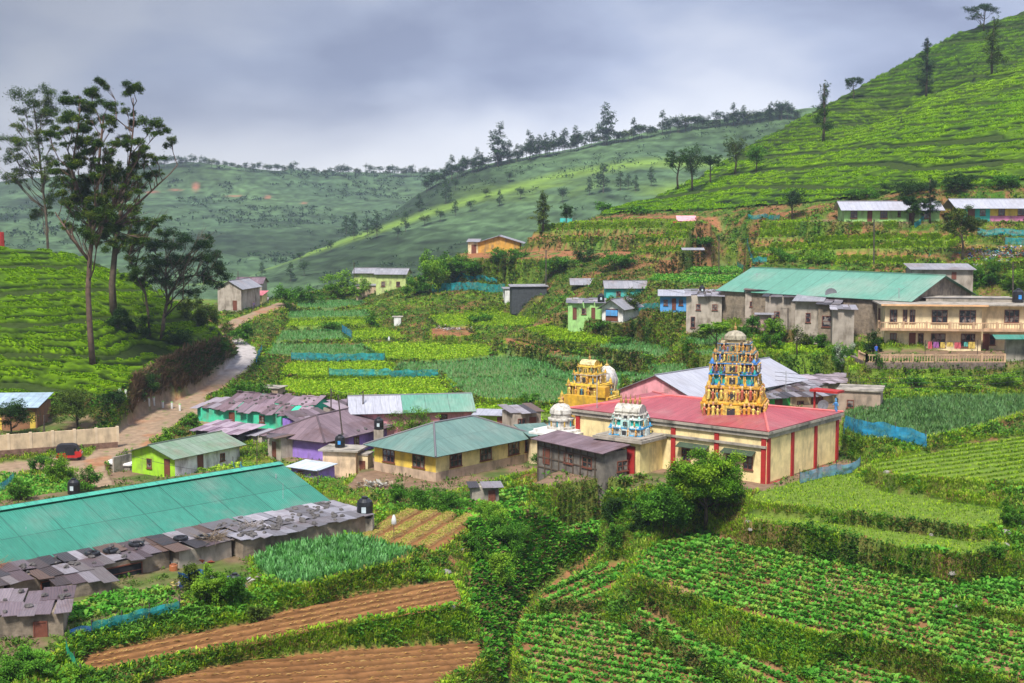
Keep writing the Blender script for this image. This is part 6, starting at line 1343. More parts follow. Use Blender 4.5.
l,yw,w=siteY(660,310,686,310,200,-6); house('small_house','bright blue house with brown windows at the left end of the block row','house',l,yw,w,6,2.1,P_blue,'mono',R_white,.5,[('f',.8,.7,.6,.8,2),('f',2.0,0,.6,1.7,1,'door'),('f',3.0,.7,.6,.8,2)],ov=.8,seed=2)
l,yw,w=siteY(686,332,721,332,186,-8); house('two_storey_block','two storey bare grey block with tarpaulined roof next to the blue house','building',l,yw,w,7,4.9,P_grey2,'mono',None,.4,[('f',.9,.6,.6,1.5,1),('f',1.6,3.0,.6,.8,1),('f',3.8,3.0,.7,.8,2)],patch=STONE,seed=51,ov=.5)
l,yw,w=siteY(721,318,745,318,187,-14); house('row_room','grey room with a small window right of the two storey block','building',l,yw,w+.6,6,3.7,P_grey2,'mono',None,.4,[('f',1.2,1.2,.5,.8,1)],patch=PATCH,seed=52)
l,yw,w=siteY(745,314,765,314,183,-14); o=house('row_room','pale room with a blue door in the block row','building',l,yw,w+.3,6,3.2,P_grey2,'mono',None,.3,[('f',.9,1.0,.6,.7,1),('f',2.2,0,.7,1.9,1,'door')],patch=PATCH,seed=53); [c.children[0].data.materials.__setitem__(0,P_blue) for c in o.children if c.name.startswith('door')]
l,yw,w=siteY(765,322,797,324,178,-16); house('row_room','low brown room with patched sheets in the block row','building',l,yw,w+.3,6,3.3,P_grey,'mono',None,.4,[('f',1.5,.6,.7,.8,1)],patch=PATCH,seed=54)
l,yw,w=siteY(795,326,818,327,173,-18); house('row_room','pale grey room under a broad light sheet in the block row','building',l,yw,w+.3,5,3.2,P_grey2,'mono',R_grey,.5,[('f',1.6,.5,.6,1.2,1)],ov=.8)
l,yw,w=siteY(818,330,836,330,170,-18); house('row_room','dark open room at the right of the block row','building',l,yw,w,5,3.2,P_block,'mono',None,.3,[('f',1.1,.4,1.3,1.4,1)],patch=PATCH,seed=56)
l,yw,w=siteY(832,343,853,343,166,-10); house('tall_block','narrow tall bare block with a junk covered roof','building',l,yw,w,4,4.1,P_grey,'mono',None,.25,[],patch=STONE,seed=57)
l,yw,w=siteY(757,326,774,327,176,-10); house('privy','tiny pinkish privy below the room with the blue door','outbuilding',l,yw,1.8,1.5,1.5,plaster('dull_pink',(.42,.28,.25)),'mono',R_grey,.1,[])
# small green houses and the shop
l,yw,w=siteH(568,320,603,322,185,230,-4); house('small_house','light green cottage with a dark low roof','house',l,yw,w,5,2.5,P_green,'mono',None,.35,[('f',1.0,0,.6,1.8,1,'door'),('f',2.4,.8,.7,.9,2),('f',3.8,.0,.6,1.8,1,'door')],patch=[(.16,.15,.17),(.30,.27,.28)],seed=61,ov=.5)
l,yw,w=siteH(602,321,617,322,185,230,-4); o=house('shop','grey gabled shop with a blue painted board','shop',l,math.radians(-28),3.4,6,2.2,P_white,'y',R_grey,1.1,[('f',1.6,.1,2.0,1.8,1,'door')],ov=.6,ovx=.8)
mb=MB(); mb.box(.7,2.6,-.22,-.14,.9,1.75); b_=mb.build('board',P_blue,o); b_['label']='blue board over the shop front'
l,yw,w=siteY(606,300,650,300,222,0); house('small_house','grey roofed house half hidden behind the shop','house',l,0,6.5,5,2.0,P_teal,'x',R_grey,.9,[('f',2,.6,.7,.8,2)])
l,yw,w=siteH(512,302,547,302,225,270,6); house('black_shed','black sheeted shed beside a tall pole','shack',l,yw,w,4,2.7,mat('black_sheet',(.05,.055,.06),var=.3),'mono',R_grey,.2,[],ov=.3)
l,yw,w=siteH(505,303,513,303,225,270,6); house('white_lean_to','white sheet lean-to at the left side of the black shed','shack',l,yw,w,4,2.5,P_white,'mono',R_grey,.1,[],ov=.2)
l,yw,w=siteY(478,254,520,254,284,-3); o=house('barn','ochre barn with a dark edged gable on the red terrace','barn',l,yw,w,7,2.4,P_orange,'y',R_grey,1.3,[],ov=.9,ovx=.6)
l,yw,w=siteY(468,254,478,254,284,-3); house('barn_annex','orange doored lean-to at the left of the ochre barn','shack',l,yw,w,5,2.5,P_cream,'mono',R_grey,.5,[('f',1.2,0,1.0,1.9,1,'door')],ov=.4)
l,yw,w=siteH(376,290,406,290,250,320,-5); house('house','light green house with a patched grey roof among the trees','house',l,yw,w,6,3.4,P_plime,'x',R_grey,.9,[('f',1.5,.8,.8,1.0,2),('f',4.6,.8,.8,1.0,2)],ov=.6)
l,yw,w=siteH(354,291,378,291,250,320,0); house('house','light green gabled wing with an open upper window','house',l,yw,w,6,3.9,P_plime,'x',R_grey,.8,[('f',2.2,1.5,1.0,1.0,1)],ov=.6)
l,yw,w=siteH(356,297,377,297,250,320,0); house('brick_store','small brown block store in front of the light green wing','outbuilding',l,yw,w,3,2.4,P_beige,'mono',R_grey,.2,[],ov=.2)
l,yw,w=siteY(218,311,243,315,256,0); house('roadside_house','grey gabled house at the far bend of the road','house',l,math.radians(-12),w,9,4.3,P_grey2,'y',R_grey,1.3,[('f',3.4,.2,.8,1.8,1,'door')],ov=.5)
l,yw,w=siteY(243,309,262,308,268,0); house('roadside_shop','small yellow shop with a pink awning at the far bend of the road','shop',l,yw,w,6,2.7,P_yel2,'mono',roof_mat('pink_roof',(.60,.16,.18),rust_amt=.2),.5,[('f',1.0,0,.8,1.8,1,'door'),('f',2.6,.7,.8,.9,1)],ov=.9)
l,yw,w=siteY(236,300,262,300,280,0); house('roadside_house','dark roofed house rising behind the pink awning','house',l,yw,w,6,3.4,P_grey,'x',R_rust,1.0,[])
# upper right houses
l,yw,w=siteY(844,222,938,221,230,-3); house('line_house','long lime green house with brown doors high on the right slope','house',l,yw,w,6,2.25,P_green,'x',R_white,1.1,[('f',1.6,.6,1.1,1.2,3),('f',4.2,0,.8,1.9,1,'door'),('f',6.5,.6,1.2,1.2,3),('f',9.0,.9,.5,.9,1),('f',11.0,0,.8,1.9,1,'door'),('f',13.4,.6,1.0,1.2,2)],ov=1.0,ovx=.7)
l,yw,w=siteY(963,221,1064,221,228,0); o=house('line_house','turquoise, yellow and pink painted house at the right frame edge','house',l,yw,w,6,2.45,P_yel,'x',R_white,1.1,[('f',1.3,0,1.2,2.0,2,'door'),('f',3.2,.9,.9,1.0,2),('f',6.3,.9,1.1,1.1,2),('f',9.5,.9,1.1,1.1,2)],ov=1.2,ovx=1.6)
mb=MB(); mb.box(-.02,4.4,-.02,0,-.2,2.44); b_=mb.build('painted_wall',P_teal,o); b_['label']='turquoise left bay'
mb=MB(); mb.box(4.41,w,-.03,0,-.2,.85); b_=mb.build('painted_band',plaster('rose_band',(.66,.24,.42)),o); b_['label']='pink lower band'
# far left house and beige wall
l,yw,w=siteY(-30,436,36,434,152,4); o=house('roadside_house','blue roofed yellow and brown house behind the beige wall','house',l,yw,w,6,3.2,plaster('brown_wall',(.30,.15,.08)),'mono',roof_mat('pale_blue_sheet',(.38,.50,.60),rust_amt=.3),.8,[],ov=.6)
for u in (3.2,6.9): mb=MB(); mb.box(u-.3,u+.3,-.03,0,0,2.6); mb.build('pier',P_yel,o)
bw=empty('boundary_wall',tuple(PD(-60,466,27.3)),0,'long beige boundary wall on a rough stone base beside the road','wall')
A=np.array(PD(-60,466,27.3)); Bp=np.array(PD(118,446,26.6)); L=np.hypot(*(Bp-A)[:2]); bw.rotation_euler=(0,0,math.atan2(Bp[1]-A[1],Bp[0]-A[0]))
mb=MB(); mb.box(0,L,0,.5,-1.5,1.15); mb.build('stone_base',mat('brown_stone',(.17,.10,.07),rough=.95,var=.4,scale=2,bump=.6,bscale=4),bw)
mb=MB(); mb.box(0,L,.05,.32,1.153,2.75)
mb.build('wall',plaster('wall_beige',(.60,.46,.30),amt=.25),bw); mb=MB()
for k in range(9): mb.box(L*k/8-.15,L*k/8+.15,.0,.38,1.153,2.85)
mb.build('piers',plaster('wall_beige_pier',(.64,.50,.34),amt=.2),bw)
# shack by the path (left centre)
l,yw,w=site(196,445,238,450,26.8); house('dark_shack','dark netted shack with rusty purple sheets above the lime house','shack',l,yw,w,4,1.7,mat('dark_mesh',(.05,.045,.045),var=.3),'mono',None,.5,[],patch=[(.25,.17,.22),(.35,.27,.32)],seed=71)
l,yw,w=site(262,401,281,402,24.9); house('field_store','tiny beige field store in the bushes above the mint house','outbuilding',l,yw,2.2,2,1.7,P_beige,'mono',P_conc,.1,[],ov=.2)
l,yw,w=siteH(394,326,401,326,190,260,0); house('field_store','tiny white pump box on the valley terrace edge','outbuilding',l,yw,1.2,1.3,1.6,P_white,'mono',P_conc,.1,[],ov=.1)
# ================================================================ SMALL THINGS
def cloth_mat(name,c,a=0.9,rough=.7): 
    m=mat(name,c,rough=rough,var=.35,scale=1.5,trans=.35); nt=m.node_tree; N=nt.nodes; L=nt.links; out=N['Material Output']; src=out.inputs[0].links[0].from_socket
    tp=N.new('ShaderNodeBsdfTransparent'); ms=N.new('ShaderNodeMixShader'); n=N.new('ShaderNodeTexNoise'); n.inputs['Scale'].default_value=1.3; n.inputs['Detail'].default_value=4; tc=N.new('ShaderNodeTexCoord'); L.new(tc.outputs['Object'],n.inputs[0])
    mr=N.new('ShaderNodeMapRange'); mr.inputs['From Min'].default_value=.35; mr.inputs['From Max'].default_value=.68; mr.inputs['To Min'].default_value=.12; mr.inputs['To Max'].default_value=.62; L.new(n.outputs[0],mr.inputs[0]); L.new(mr.outputs[0],ms.inputs[0]); L.new(src,ms.inputs[1]); L.new(tp.outputs[0],ms.inputs[2]); L.new(ms.outputs[0],out.inputs[0]); return m
M_tnet=cloth_mat('teal_net',(.02,.34,.38)); M_bnet=cloth_mat('blue_net',(.02,.30,.55)); M_gnet=cloth_mat('green_net',(.03,.42,.24)); M_tarp=cloth_mat('blue_tarpaulin',(.03,.16,.55)); M_fblue=cloth_mat('faded_blue_sheet',(.14,.34,.52))
def net(label,pts,h,m,seed=0,post_extra=.25,step=2.6,cat='net fence',lo=50,far=460,gapz=.05,name='net_fence'):
    rr=random.Random(seed); W=[hit(x,y,far,lo) for x,y in pts]
    D=[];tot=0
    for a,b in zip(W[:-1],W[1:]): D.append(float(np.hypot(*(b-a)[:2]))); tot+=D[-1]
    def at(s):
        for a,b,d in zip(W[:-1],W[1:],D):
            if s<=d+1e-6: t=s/max(d,1e-6); p=a+(b-a)*t; return p
            s-=d
        return W[-1]
    r=empty(name,tuple(W[0]),0,label,cat); n=max(2,int(tot/.45)); rows=[]
    for i in range(n+1):
        s=tot*i/n; p=at(s); g=float(gz(p[0],p[1])); k=abs(((s/step)%1)-.5)*2; sag=-.16*(1-k**2)*h*.6+rr.uniform(-.04,.04)
        ox=rr.uniform(-.06,.06); rows.append([(p[0]-W[0][0]+ox*(j%2),p[1]-W[0][1]+rr.uniform(-.08,.08),g-W[0][2]+gapz+(h+sag-gapz)*j/3) for j in range(4)])
    mb=MB()
    for a,b in zip(rows[:-1],rows[1:]):
        for j in range(3): mb.face([a[j],b[j],b[j+1],a[j+1]])
    o=mb.build('netting',m,r,smooth=True)
    m_=max(1,int(tot/step))
    for i in range(m_+1):
        p=at(tot*i/m_); g=float(gz(p[0],p[1])); mb=MB(); x,y,z=p[0]-W[0][0],p[1]-W[0][1]+.07,g-W[0][2]; mb.tube([(x,y,z-.2),(x+rr.uniform(-.08,.08),y,z+h+post_extra*rr.uniform(.3,1.5))],.035,n=5); mb.build('post',M_wood,r)
    return r
net('long turquoise net along the upper valley lettuce',[(291,361),(340,362),(385,361)],1.25,M_tnet,1)
net('longer turquoise net across the middle of the valley',[(329,378),(380,378),(438,377)],1.15,M_tnet,2)
net('short blue net standing between the small valley plots',[(342,333),(352,339)],1.5,M_bnet,3)
net('turquoise netting on poles below the red terrace on the left',[(432,293),(455,291),(478,291),(505,293)],1.7,M_tnet,4,lo=230)
net('faint upper turquoise net below the barn',[(444,286),(470,283),(497,284)],1.1,M_tnet,5,lo=230)
net('blue net on posts at the front of the leafy field on the right',[(843,444),(862,443),(890,440),(908,445),(926,451)],1.5,M_bnet,6,step=2.2,lo=100,far=140)
net('faded blue sheets strung beyond the right corner of the temple',[(800,484),(830,477),(860,468)],1.0,M_fblue,7,lo=95,far=125)
net('turquoise net around the yard of the shacks at lower left',[(92,637),(120,629),(150,622),(180,614)],.85,M_tnet,8,step=1.5,lo=60,far=100)
net('deep blue cloth end of the yard net at lower left',[(70,640),(82,636),(92,636)],.55,M_tarp,9,step=1.2,lo=60,far=100)
net('green net hanging down the bank at the bottom left',[(66,657),(72,668),(80,684)],.9,M_gnet,10,step=1.4,lo=55,far=100)
net('small turquoise net on the slope above the teal hall',[(737,264),(752,264),(767,264)],1.1,M_tnet,11,lo=190)
net('turquoise net in front of the pink and yellow house',[(977,236),(1000,236),(1030,237)],1.2,M_tnet,12,lo=190)
net('second lower turquoise net at the right frame edge',[(1005,245),(1030,246)],1.2,M_tnet,13,lo=180)
net('teal cloth hanging on the slope between the two upper houses',[(914,229),(921,225),(928,221)],1.0,M_tnet,14,lo=190)
net('turquoise net beside the grey roofed shop',[(631,309),(645,310),(659,310)],1.1,M_tnet,15,lo=180)
net('blue net in the garden below the beige wall',[(-4,494),(6,489),(14,481)],.9,M_bnet,16,lo=100,far=160)
net('blue net strip beside the lime house garden',[(233,466),(242,472),(252,474)],.6,M_bnet,17,lo=100,far=160)
net('blue net beside the pale road bend',[(262,352),(258,358),(256,366)],1.1,M_bnet,19,lo=170,far=240)
net('turquoise net around the tea edge near the brow',[(748,219),(765,218),(780,219)],.9,M_tnet,20,lo=230)
# water tanks
def tank(label,p,s=1.0,blue=False,group=None):
    r=empty('water_tank',tuple(p),0,label,'water tank',group); mb=MB(); mb.lathe([(.50*s,0),(.52*s,.1*s),(.50*s,.35*s),(.52*s,.4*s),(.50*s,.7*s),(.52*s,.75*s),(.48*s,1.0*s),(.3*s,1.18*s),(.16*s,1.22*s)],20); mb.build('tank_body',M_black,r)
    mb=MB(); mb.lathe([(.2*s,1.223*s),(.2*s,1.3*s),(.08*s,1.33*s)],12); mb.build('lid',M_black,r)
    mb=MB(); mb.box(-.16*s,.12*s,-.54*s,-.50*s,.35*s,.72*s); mb.build('sticker',mat('tank_label',(.45,.52,.55) if not blue else (.05,.25,.6)),r); return r
p=PD(365,517,22.9); p[2]=float(gz(p[0],p[1])); st=MB(); st.box(-.6,.6,-.6,.6,-.4,1.0); o=st.build('tank_stand',P_conc); o.location=tuple(p); tag(o,'concrete stand under the black tank behind the stone covered roof','stand'); tank('black water tank with a pale label at the right end of the lean-to row',(p[0],p[1],p[2]+1.0),1.15)
pm=Matrix.Translation(Vector(uh.location))@rotz(math.radians(-12))
v=pm@Vector((1.3,1.3,2.72)); tank('black water tank with a blue and red label on the pump house slab',v,.95,True)
p=PY(379,444,146); v=(p[0],p[1],float(gz(p[0],p[1]))+2.2); o=MB(); o.box(-.5,.5,-.5,.5,-3,0); oo=o.build('tank_stand',P_grey); oo.location=v; tag(oo,'rendered pillar under the black tank beside the small green tree','stand'); tank('black water tank beside the small light green tree',v,1.0)
p=hit(74,494,160,90); tank('black water tank at the road edge behind the teal shed ridge',(p[0],p[1],p[2]),1.0)
p=PY(169,448,145); v=(p[0],p[1],float(gz(p[0],p[1]))+.6); tank('black water tank behind the roof of the lime green house',v,.8)
p=hit(235,592,110,60); tank('black water barrel with a blue cloth in the bushes by the lean-tos',p,.9,True)
p=local(0,0); v=(l_:=PY(1018,303,166)); tank('black water tank on the roof of the cream two storey house',(v[0],v[1],-17.8+5.5),1.3,True)
p=PY(702,290,190); v=(p[0],p[1],-12.5); tank('black water tank above the roof between the blue house and the block row',(PY(702,293,190)[0],190,PY(702,293,190)[2]),.8)
p=PY(601,302,206); tank('black water tank on the roof of the light green cottage',(p[0],206,p[2]),1.0)
# satellite dishes, aerials
def dish(label,p,r=.45):
    e=empty('satellite_dish',tuple(p),random.uniform(-.6,.6),label,'satellite dish'); mb=MB(); mb.lathe([(.02,0),(r*.5,.05),(r*.85,.14),(r,.2),(r*.98,.21),(r*.5,.07),(.02,.02)],16); o=mb.build('dish',mat('dish_grey',(.12,.12,.13)),e); o.rotation_euler=(1.1,0,0); o.location=(0,0,.5)
    mb=MB(); mb.tube([(0,0,-.3),(0,0,.5)],.03); mb.tube([(0,0,.5),(0,-.4,.62)],.02); mb.build('mast',M_steel,e)
p=PY(831,298,175); dish('dark satellite dish in front of the big pale teal roof',(p[0],175,p[2]),.75)
p=PY(193,530,98); dish('grey dish at the edge of the teal shed roof',(p[0],p[1],p[2]),.6)
p=PY(147,549,93); dish('small brown dish beside the tyres on the lean-to',(p[0],p[1],p[2]-.1),.5)
p=local(18.6,12,4.5); dish('grey satellite dish on the far corner of the temple roof',p,.5)
def rod(name,label,px,ytop,pybot,Y,r=.03,cat='aerial',cross=0,mt=None,lean=0.0):
    a=PY(px,pybot,Y); b=PY(px+lean,ytop,Y); h=b[2]-a[2]; e=empty(name,tuple(a),0,label,cat); mb=MB(); mb.tube([(0,0,-.4),(b[0]-a[0],0,h)],r,r*.8,n=6); mb.build('mast' if cat=='aerial' else 'post',mt or M_steel,e)
    if cross:
        mb=MB()
        for k in range(cross): mb.tube([(-.5+.07*k+(b[0]-a[0]),0,h-.1-.13*k),(.5-.07*k+(b[0]-a[0]),0,h-.1-.13*k)],.015,n=4)
        mb.tube([(b[0]-a[0],-.01,h),(b[0]-a[0],-.01,h-.1-.13*cross)],.02,n=4); mb.build('rods' if cat=='aerial' else 'crossarm',mt or M_steel,e)
    return e
rod('aerial_mast','tall thin mast at the left part of the teal shed roof',26,527,578,88,.035)
rod('aerial_mast','thin mast with a cross piece on the teal shed roof centre',131,535,549,92,.03,cross=2)
rod('aerial_mast','short mast on the middle of the teal roof edge',94,549,562,90,.03,cross=1)
rod('aerial_mast','rusty aerial by the grey dish on the teal roof edge',211,507,530,98,.03,cross=1)
rod('aerial_mast','pole at the right slope of the teal shed',276,474,516,103,.05)
rod('aerial_mast','thin mast near the right corner of the teal roof',283,483,518,100,.025)
rod('aerial_mast','mast with a bent top on the lean-to row',252,510,525,98,.03,cross=1)
rod('aerial_mast','aerial above the teal hall roof on the left',757,273,290,188,.05,cross=2)
rod('aerial_mast','small mast on the teal hall roof near the middle',780,280,292,186,.05)
rod('aerial_mast','mast at the right end of the teal hall',899,288,303,168,.05,cross=1)
rod('aerial_mast','tv aerial at the corner of the white temple neighbour roof',786,371,388,139,.04,cross=3)
rod('flag_mast','tall iron mast in front of the left end of the temple',597,376,433,123,.05,cat='mast')
POLES=[('wooden utility pole left of the dark tree by the beige wall',44,415,461,146,.10),('leaning wooden pole above the pump house',344,395,440,141,.09),('dark wooden pole between the mint and the lilac house',331,388,414,150,.09),
 ('wooden pole at the left end of the white and teal roof',363,391,408,150,.09),('tall dark utility pole beside the black shed',546,250,300,246,.12),('tall utility pole on the slope below the long lime house',874,219,255,205,.11),
 ('thin pole at the front of the light green house',354,262,270,288,.10),('utility pole by the far bend of the road',238,271,310,262,.10),('tall pole at the right edge above the cream house',1013,262,292,170,.09),('pole in the slope above the two storey block',719,236,270,235,.10),
 ('pole beside the light green cottages',788,308,330,176,.08),('pole at the foot of the tea bank by the road bend',207,318,338,195,.07),('pole in the garden beside the lime house',257,440,470,140,.06),('slender pole in front of the pump house',318,470,508,118,.06)]
PT={}
for k,(lab,px,yt_,yb_,Y,r) in enumerate(POLES):
    e=rod('utility_pole',lab,px,yt_,yb_+6,Y,r,cat='utility pole',cross=(1 if k in(4,5,8) else 0),mt=M_wood,lean=(-6 if k==1 else 0)); t=PY(px+(-6 if k==1 else 0),yt_+1,Y); PT[k]=Vector(t)
def wire(label,a,b,sag=.8):
    mb=MB(); a=Vector(a); b=Vector(b); mb.tube([a.lerp(b,t)-Vector((0,0,4*sag*t*(1-t))) for t in np.linspace(0,1,12)],.018,n=4); tag(mb.build('power_line',M_wire),label,'wire')
wire('wire from the leaning pole to the pole by the mint house',PT[1],PT[2],.4); wire('wire from the mint house pole to the white and teal roof',PT[2],PT[3],.3)
wire('wire sagging in front of the right slope houses',PT[5],PT[8],1.0); wire('wire running left from the pole below the lime line house',PT[9],PT[5],1.2)
wire('wire from the tall pole by the black shed towards the block row',PT[4],PT[10],1.5)
for k in range(3): wire(('upper','middle','lower')[k]+' wire running right from the temple roof corner past the net field',PY(775,372+4*k,128),PY(1060,366+5*k,136),.9)
wire('wire from the pump house pole towards the lime green house',PT[13],PY(120,452,128),1.0)
# stones, tyres and junk lying on the roofs
st_m=mat('roof_stone',(.10,.09,.085),var=.4,scale=3); SM=[]
for k in range(4):
    mb=MB(); mb.lathe([(.02,-.12),(.16,-.08),(.20,.0),(.15,.09),(.03,.12)],8,sx=1.1,sy=.8); o=mb.build('roof_stone',st_m); me=o.data; bpy.data.objects.remove(o)
    for v_ in me.vertices: v_.co*= (0.8+.5*random.random())
    SM.append(me)
def on_roof(root,x,y,z,sc_,label,group,mesh=None,name='roof_stone',cat='stone',rz=0):
    m=Matrix.Translation(root.location)@rotz(root.rotation_euler[2]); v=m@Vector((x,y,z)); o=bpy.data.objects.new(name,mesh or random.choice(SM)); COL.objects.link(o); o.location=v; o.rotation_euler=(0,0,rz or random.random()*6); o.scale=(sc_,)*3; return tag(o,label,cat,group)
rr=random.Random(3)
for k in range(34):
    y=rr.uniform(0,3.6); on_roof(mh,rr.uniform(.2,11),y,2.0+.08+y/4*1.35+.06,rr.uniform(.6,1.0),'dark stone weighing down the purple roof of the mint house','stones on the mint house roof')
for k in range(80):
    t=rr.random(); on_roof(l1,rr.uniform(.2,10.4),4.5*t,1.62+.25*t+.07,rr.uniform(.5,1.2),'stone lying on the pale littered roof beside the leek plot','stones on the pale lean-to roof')
for k in range(34):
    t=rr.random(); on_roof(l4,rr.uniform(1,17.5),2.7*t,1.44+.4*t+.07,rr.uniform(.5,1.1),'stone lying on the purple lean-to at the left frame edge','stones on the left lean-to roof')
for k in range(24):
    t=rr.random(); on_roof(l2,rr.uniform(.5,10.5),2.9*t,1.5+.35*t+.07,rr.uniform(.5,1.1),'stone lying on the dark netted lean-to','stones on the dark lean-to roof')
blk=HOUSES['two storey bare grey block with tarpaulined roof next to the blue house']; gy=HOUSES['green and yellow fronted shack with a stone littered roof right of the tower']; pk=HOUSES['block hut with purple rusty sheets and a dark door at the bottom left corner']; wr=HOUSES['big white roofed house with a pink gable behind the temple hall']
for k in range(14): on_roof(blk,rr.uniform(-.2,4.8),rr.uniform(0,6.5),5.25,rr.uniform(.8,1.5),'black stone on the roof of the two storey grey block','stones on the grey block roof')
for k in range(24): y=rr.uniform(-.3,4.8); on_roof(gy,rr.uniform(0,6.8),y,2.12+y*.16,rr.uniform(.6,1.2),'stone on the grey roof right of the temple tower','stones on the roof right of the tower')
for k in range(14): y=rr.uniform(-.2,3.4); on_roof(pk,rr.uniform(.3,5.6),y,2.17+y*.085,rr.uniform(.6,1.1),'stone on the hut roof at the bottom left corner','stones on the corner hut roof')
for k in range(6): y=rr.uniform(.3,2.8); on_roof(wr,rr.uniform(5,19),y,2.9+y*.402+.1,.9,'dark stone near the lower edge of the white roof','stones on the white roof')
for k in range(5): y=rr.uniform(.3,5); on_roof(ph,rr.uniform(7.0,7.4),rr.uniform(2,13),2.32,1.0,'stone on the lower edge of the rusty hipped roof','stones on the hipped roof')
mb=MB(); n_=16; pts=[(.34*math.cos(a),.34*math.sin(a),0) for a in np.linspace(0,6.283,n_+1)]; mb.tube(pts,.10,n=8,cap=False); o=mb.build('tyre',M_black); TY=o.data; bpy.data.objects.remove(o)
for k,(rt,x,t,lab) in enumerate(((l2,6.2,.55,'old tyre lying flat on the dark lean-to, left of a pair'),(l2,7.4,.5,'old tyre lying flat on the dark lean-to, right of a pair'),(l2,9.4,.6,'old tyre near the right end of the dark lean-to'),(l3,1.2,.6,'old tyre on the short lean-to'),(l3,2.6,.4,'second old tyre on the short lean-to beside dry twigs'))):
    on_roof(rt,x,2.9*t,1.5+.35*t+.12,1.15,lab,'tyres on the lean-to roofs',TY,'tyre','tyre')
def crate(label,root,x,y,z,s,c,name='drum',cat='drum'):
    m=Matrix.Translation(root.location)@rotz(root.rotation_euler[2]); v=m@Vector((x,y,z)); e=empty(name,tuple(v),0,label,cat); mb=MB(); mb.lathe([(.3*s,0),(.3*s,.02*s),(.29*s,.35*s),(.31*s,.38*s),(.3*s,.8*s),(.27*s,.85*s)],14); mb.build('drum_body',mat(name+'_plastic',c,rough=.4),e); mb=MB(); mb.lathe([(.2*s,.853*s),(.2*s,.92*s)],12); mb.build('lid',mat(name+'_lid',tuple(q_*.7 for q_ in c)),e)
crate('dark blue plastic drum standing on the left lean-to roof',l4,17.2,2.2,1.7,.8,(.03,.09,.22))
crate('orange brown drum beside the blue tarpaulin',l2,10.6,-.8,-.1,.9,(.35,.12,.05))
# dry branches thrown on the roofs
def brush(label,root,x,y,z,n,seed,c=(.16,.10,.06),L=1.2):
    m=Matrix.Translation(root.location)@rotz(root.rotation_euler[2]); v=m@Vector((x,y,z)); r=random.Random(seed); mb=MB()
    for _ in range(n):
        a=r.random()*6.28; e_=r.uniform(-.1,.7); l=L*r.uniform(.4,1); o_=Vector((r.uniform(-.5,.5),r.uniform(-.4,.4),0)); d=Vector((math.cos(a)*math.cos(e_),math.sin(a)*math.cos(e_),math.sin(e_)))*l; mb.tube([o_,o_+d*.5+Vector((0,0,.08)),o_+d],.02,.008,n=4)
    o=mb.build('brushwood',mat('twigs',c,var=.4)); o.location=v; tag(o,label,'brushwood')
brush('heap of dry twigs on the left lean-to roof',l4,11,2,1.6,60,1); brush('bundle of reddish twigs beside the blue drum on the lean-to',l4,18.4,2.6,1.7,50,2,(.30,.13,.05)); brush('dry twigs hanging over the short lean-to',l3,3,.6,1.55,90,3,(.2,.15,.10),1.5); brush('broken sticks on the pale littered roof',l1,2,2.5,1.75,50,4,(.2,.17,.15))
# hanging blue tarpaulin
p=hit(178,592,110,60); mb=MB(); n_=9
for i in range(n_-1):
    for j in range(5):
        f=lambda a,b:(a*.22,(.18*math.sin(a*1.3+b)+b*.12),1.25-b*.26-.15*math.sin(a*.8)*(1-b/5)); mb.face([f(i,j),f(i+1,j),f(i+1,j+1),f(i,j+1)])
o=mb.build('tarpaulin',M_tarp,smooth=True); o.location=tuple(p); tag(o,'crumpled bright blue tarpaulin draped in front of the lean-to row','tarpaulin')
# rocks
def rock(label,px,py,s,c=(.27,.25,.22),lo=50,far=300,group=None,seed=0):
    p=hit(px,py,far,lo); r=np.random.default_rng(seed); mb=MB(); mb.lathe([(.05,-.5),(.7,-.35),(1.0,.0),(.85,.45),(.5,.75),(.06,.85)],9,sx=1.15,sy=.8); mb.v=[tuple(np.array(v_)*(1+.22*(r.random(3)-.5))) for v_ in mb.v]
    o=mb.build('rock',mat('rock_stone',c,var=.3,scale=4,bump=.5)); o.location=tuple(p); s*=.7; o.scale=(s,s,s*.8); o.rotation_euler=(0,0,r.random()*6); tag(o,label,'rock',group)
for k,(px,py,s,l_) in enumerate(((887,473,.42,'round grey boulder on the grassy edge above the second step'),(952,579,.42,'pale rock at the corner of the big potato field'),(957,608,.45,'pale rock below the raised potato plot'),(972,482,.3,'small pale rock on the edge of the upper right plot'),(1006,534,.6,'upright pale boulder at the right edge'),(1004,546,.5,'tilted pale slab under the upright boulder'),(1021,524,.45,'pale rock at the right frame edge'),(931,536,.3,'small pinkish rock on the second step'),(750,539,.35,'rock at the left end of the steps'),(748,528,.35,'rock under the first step at the left'),(462,551,.35,'pale rock in the bare gully slope'),(470,545,.3,'smaller pale rock in the bare gully slope'),(446,573,.5,'grey boulder in the bank right of the leek plot'),(452,611,.4,'rock heap on the edge of the lower bare plot'),(438,613,.35,'pale rock beside the rock heap'),(508,640,.4,'rock on the gully path'),(514,628,.35,'small rock on the gully path'),(500,655,.45,'boulder by the gully bed'),(47,476,.35,'rock in the garden below the beige wall'))): rock(l_,px,py,s,seed=k,lo=55)
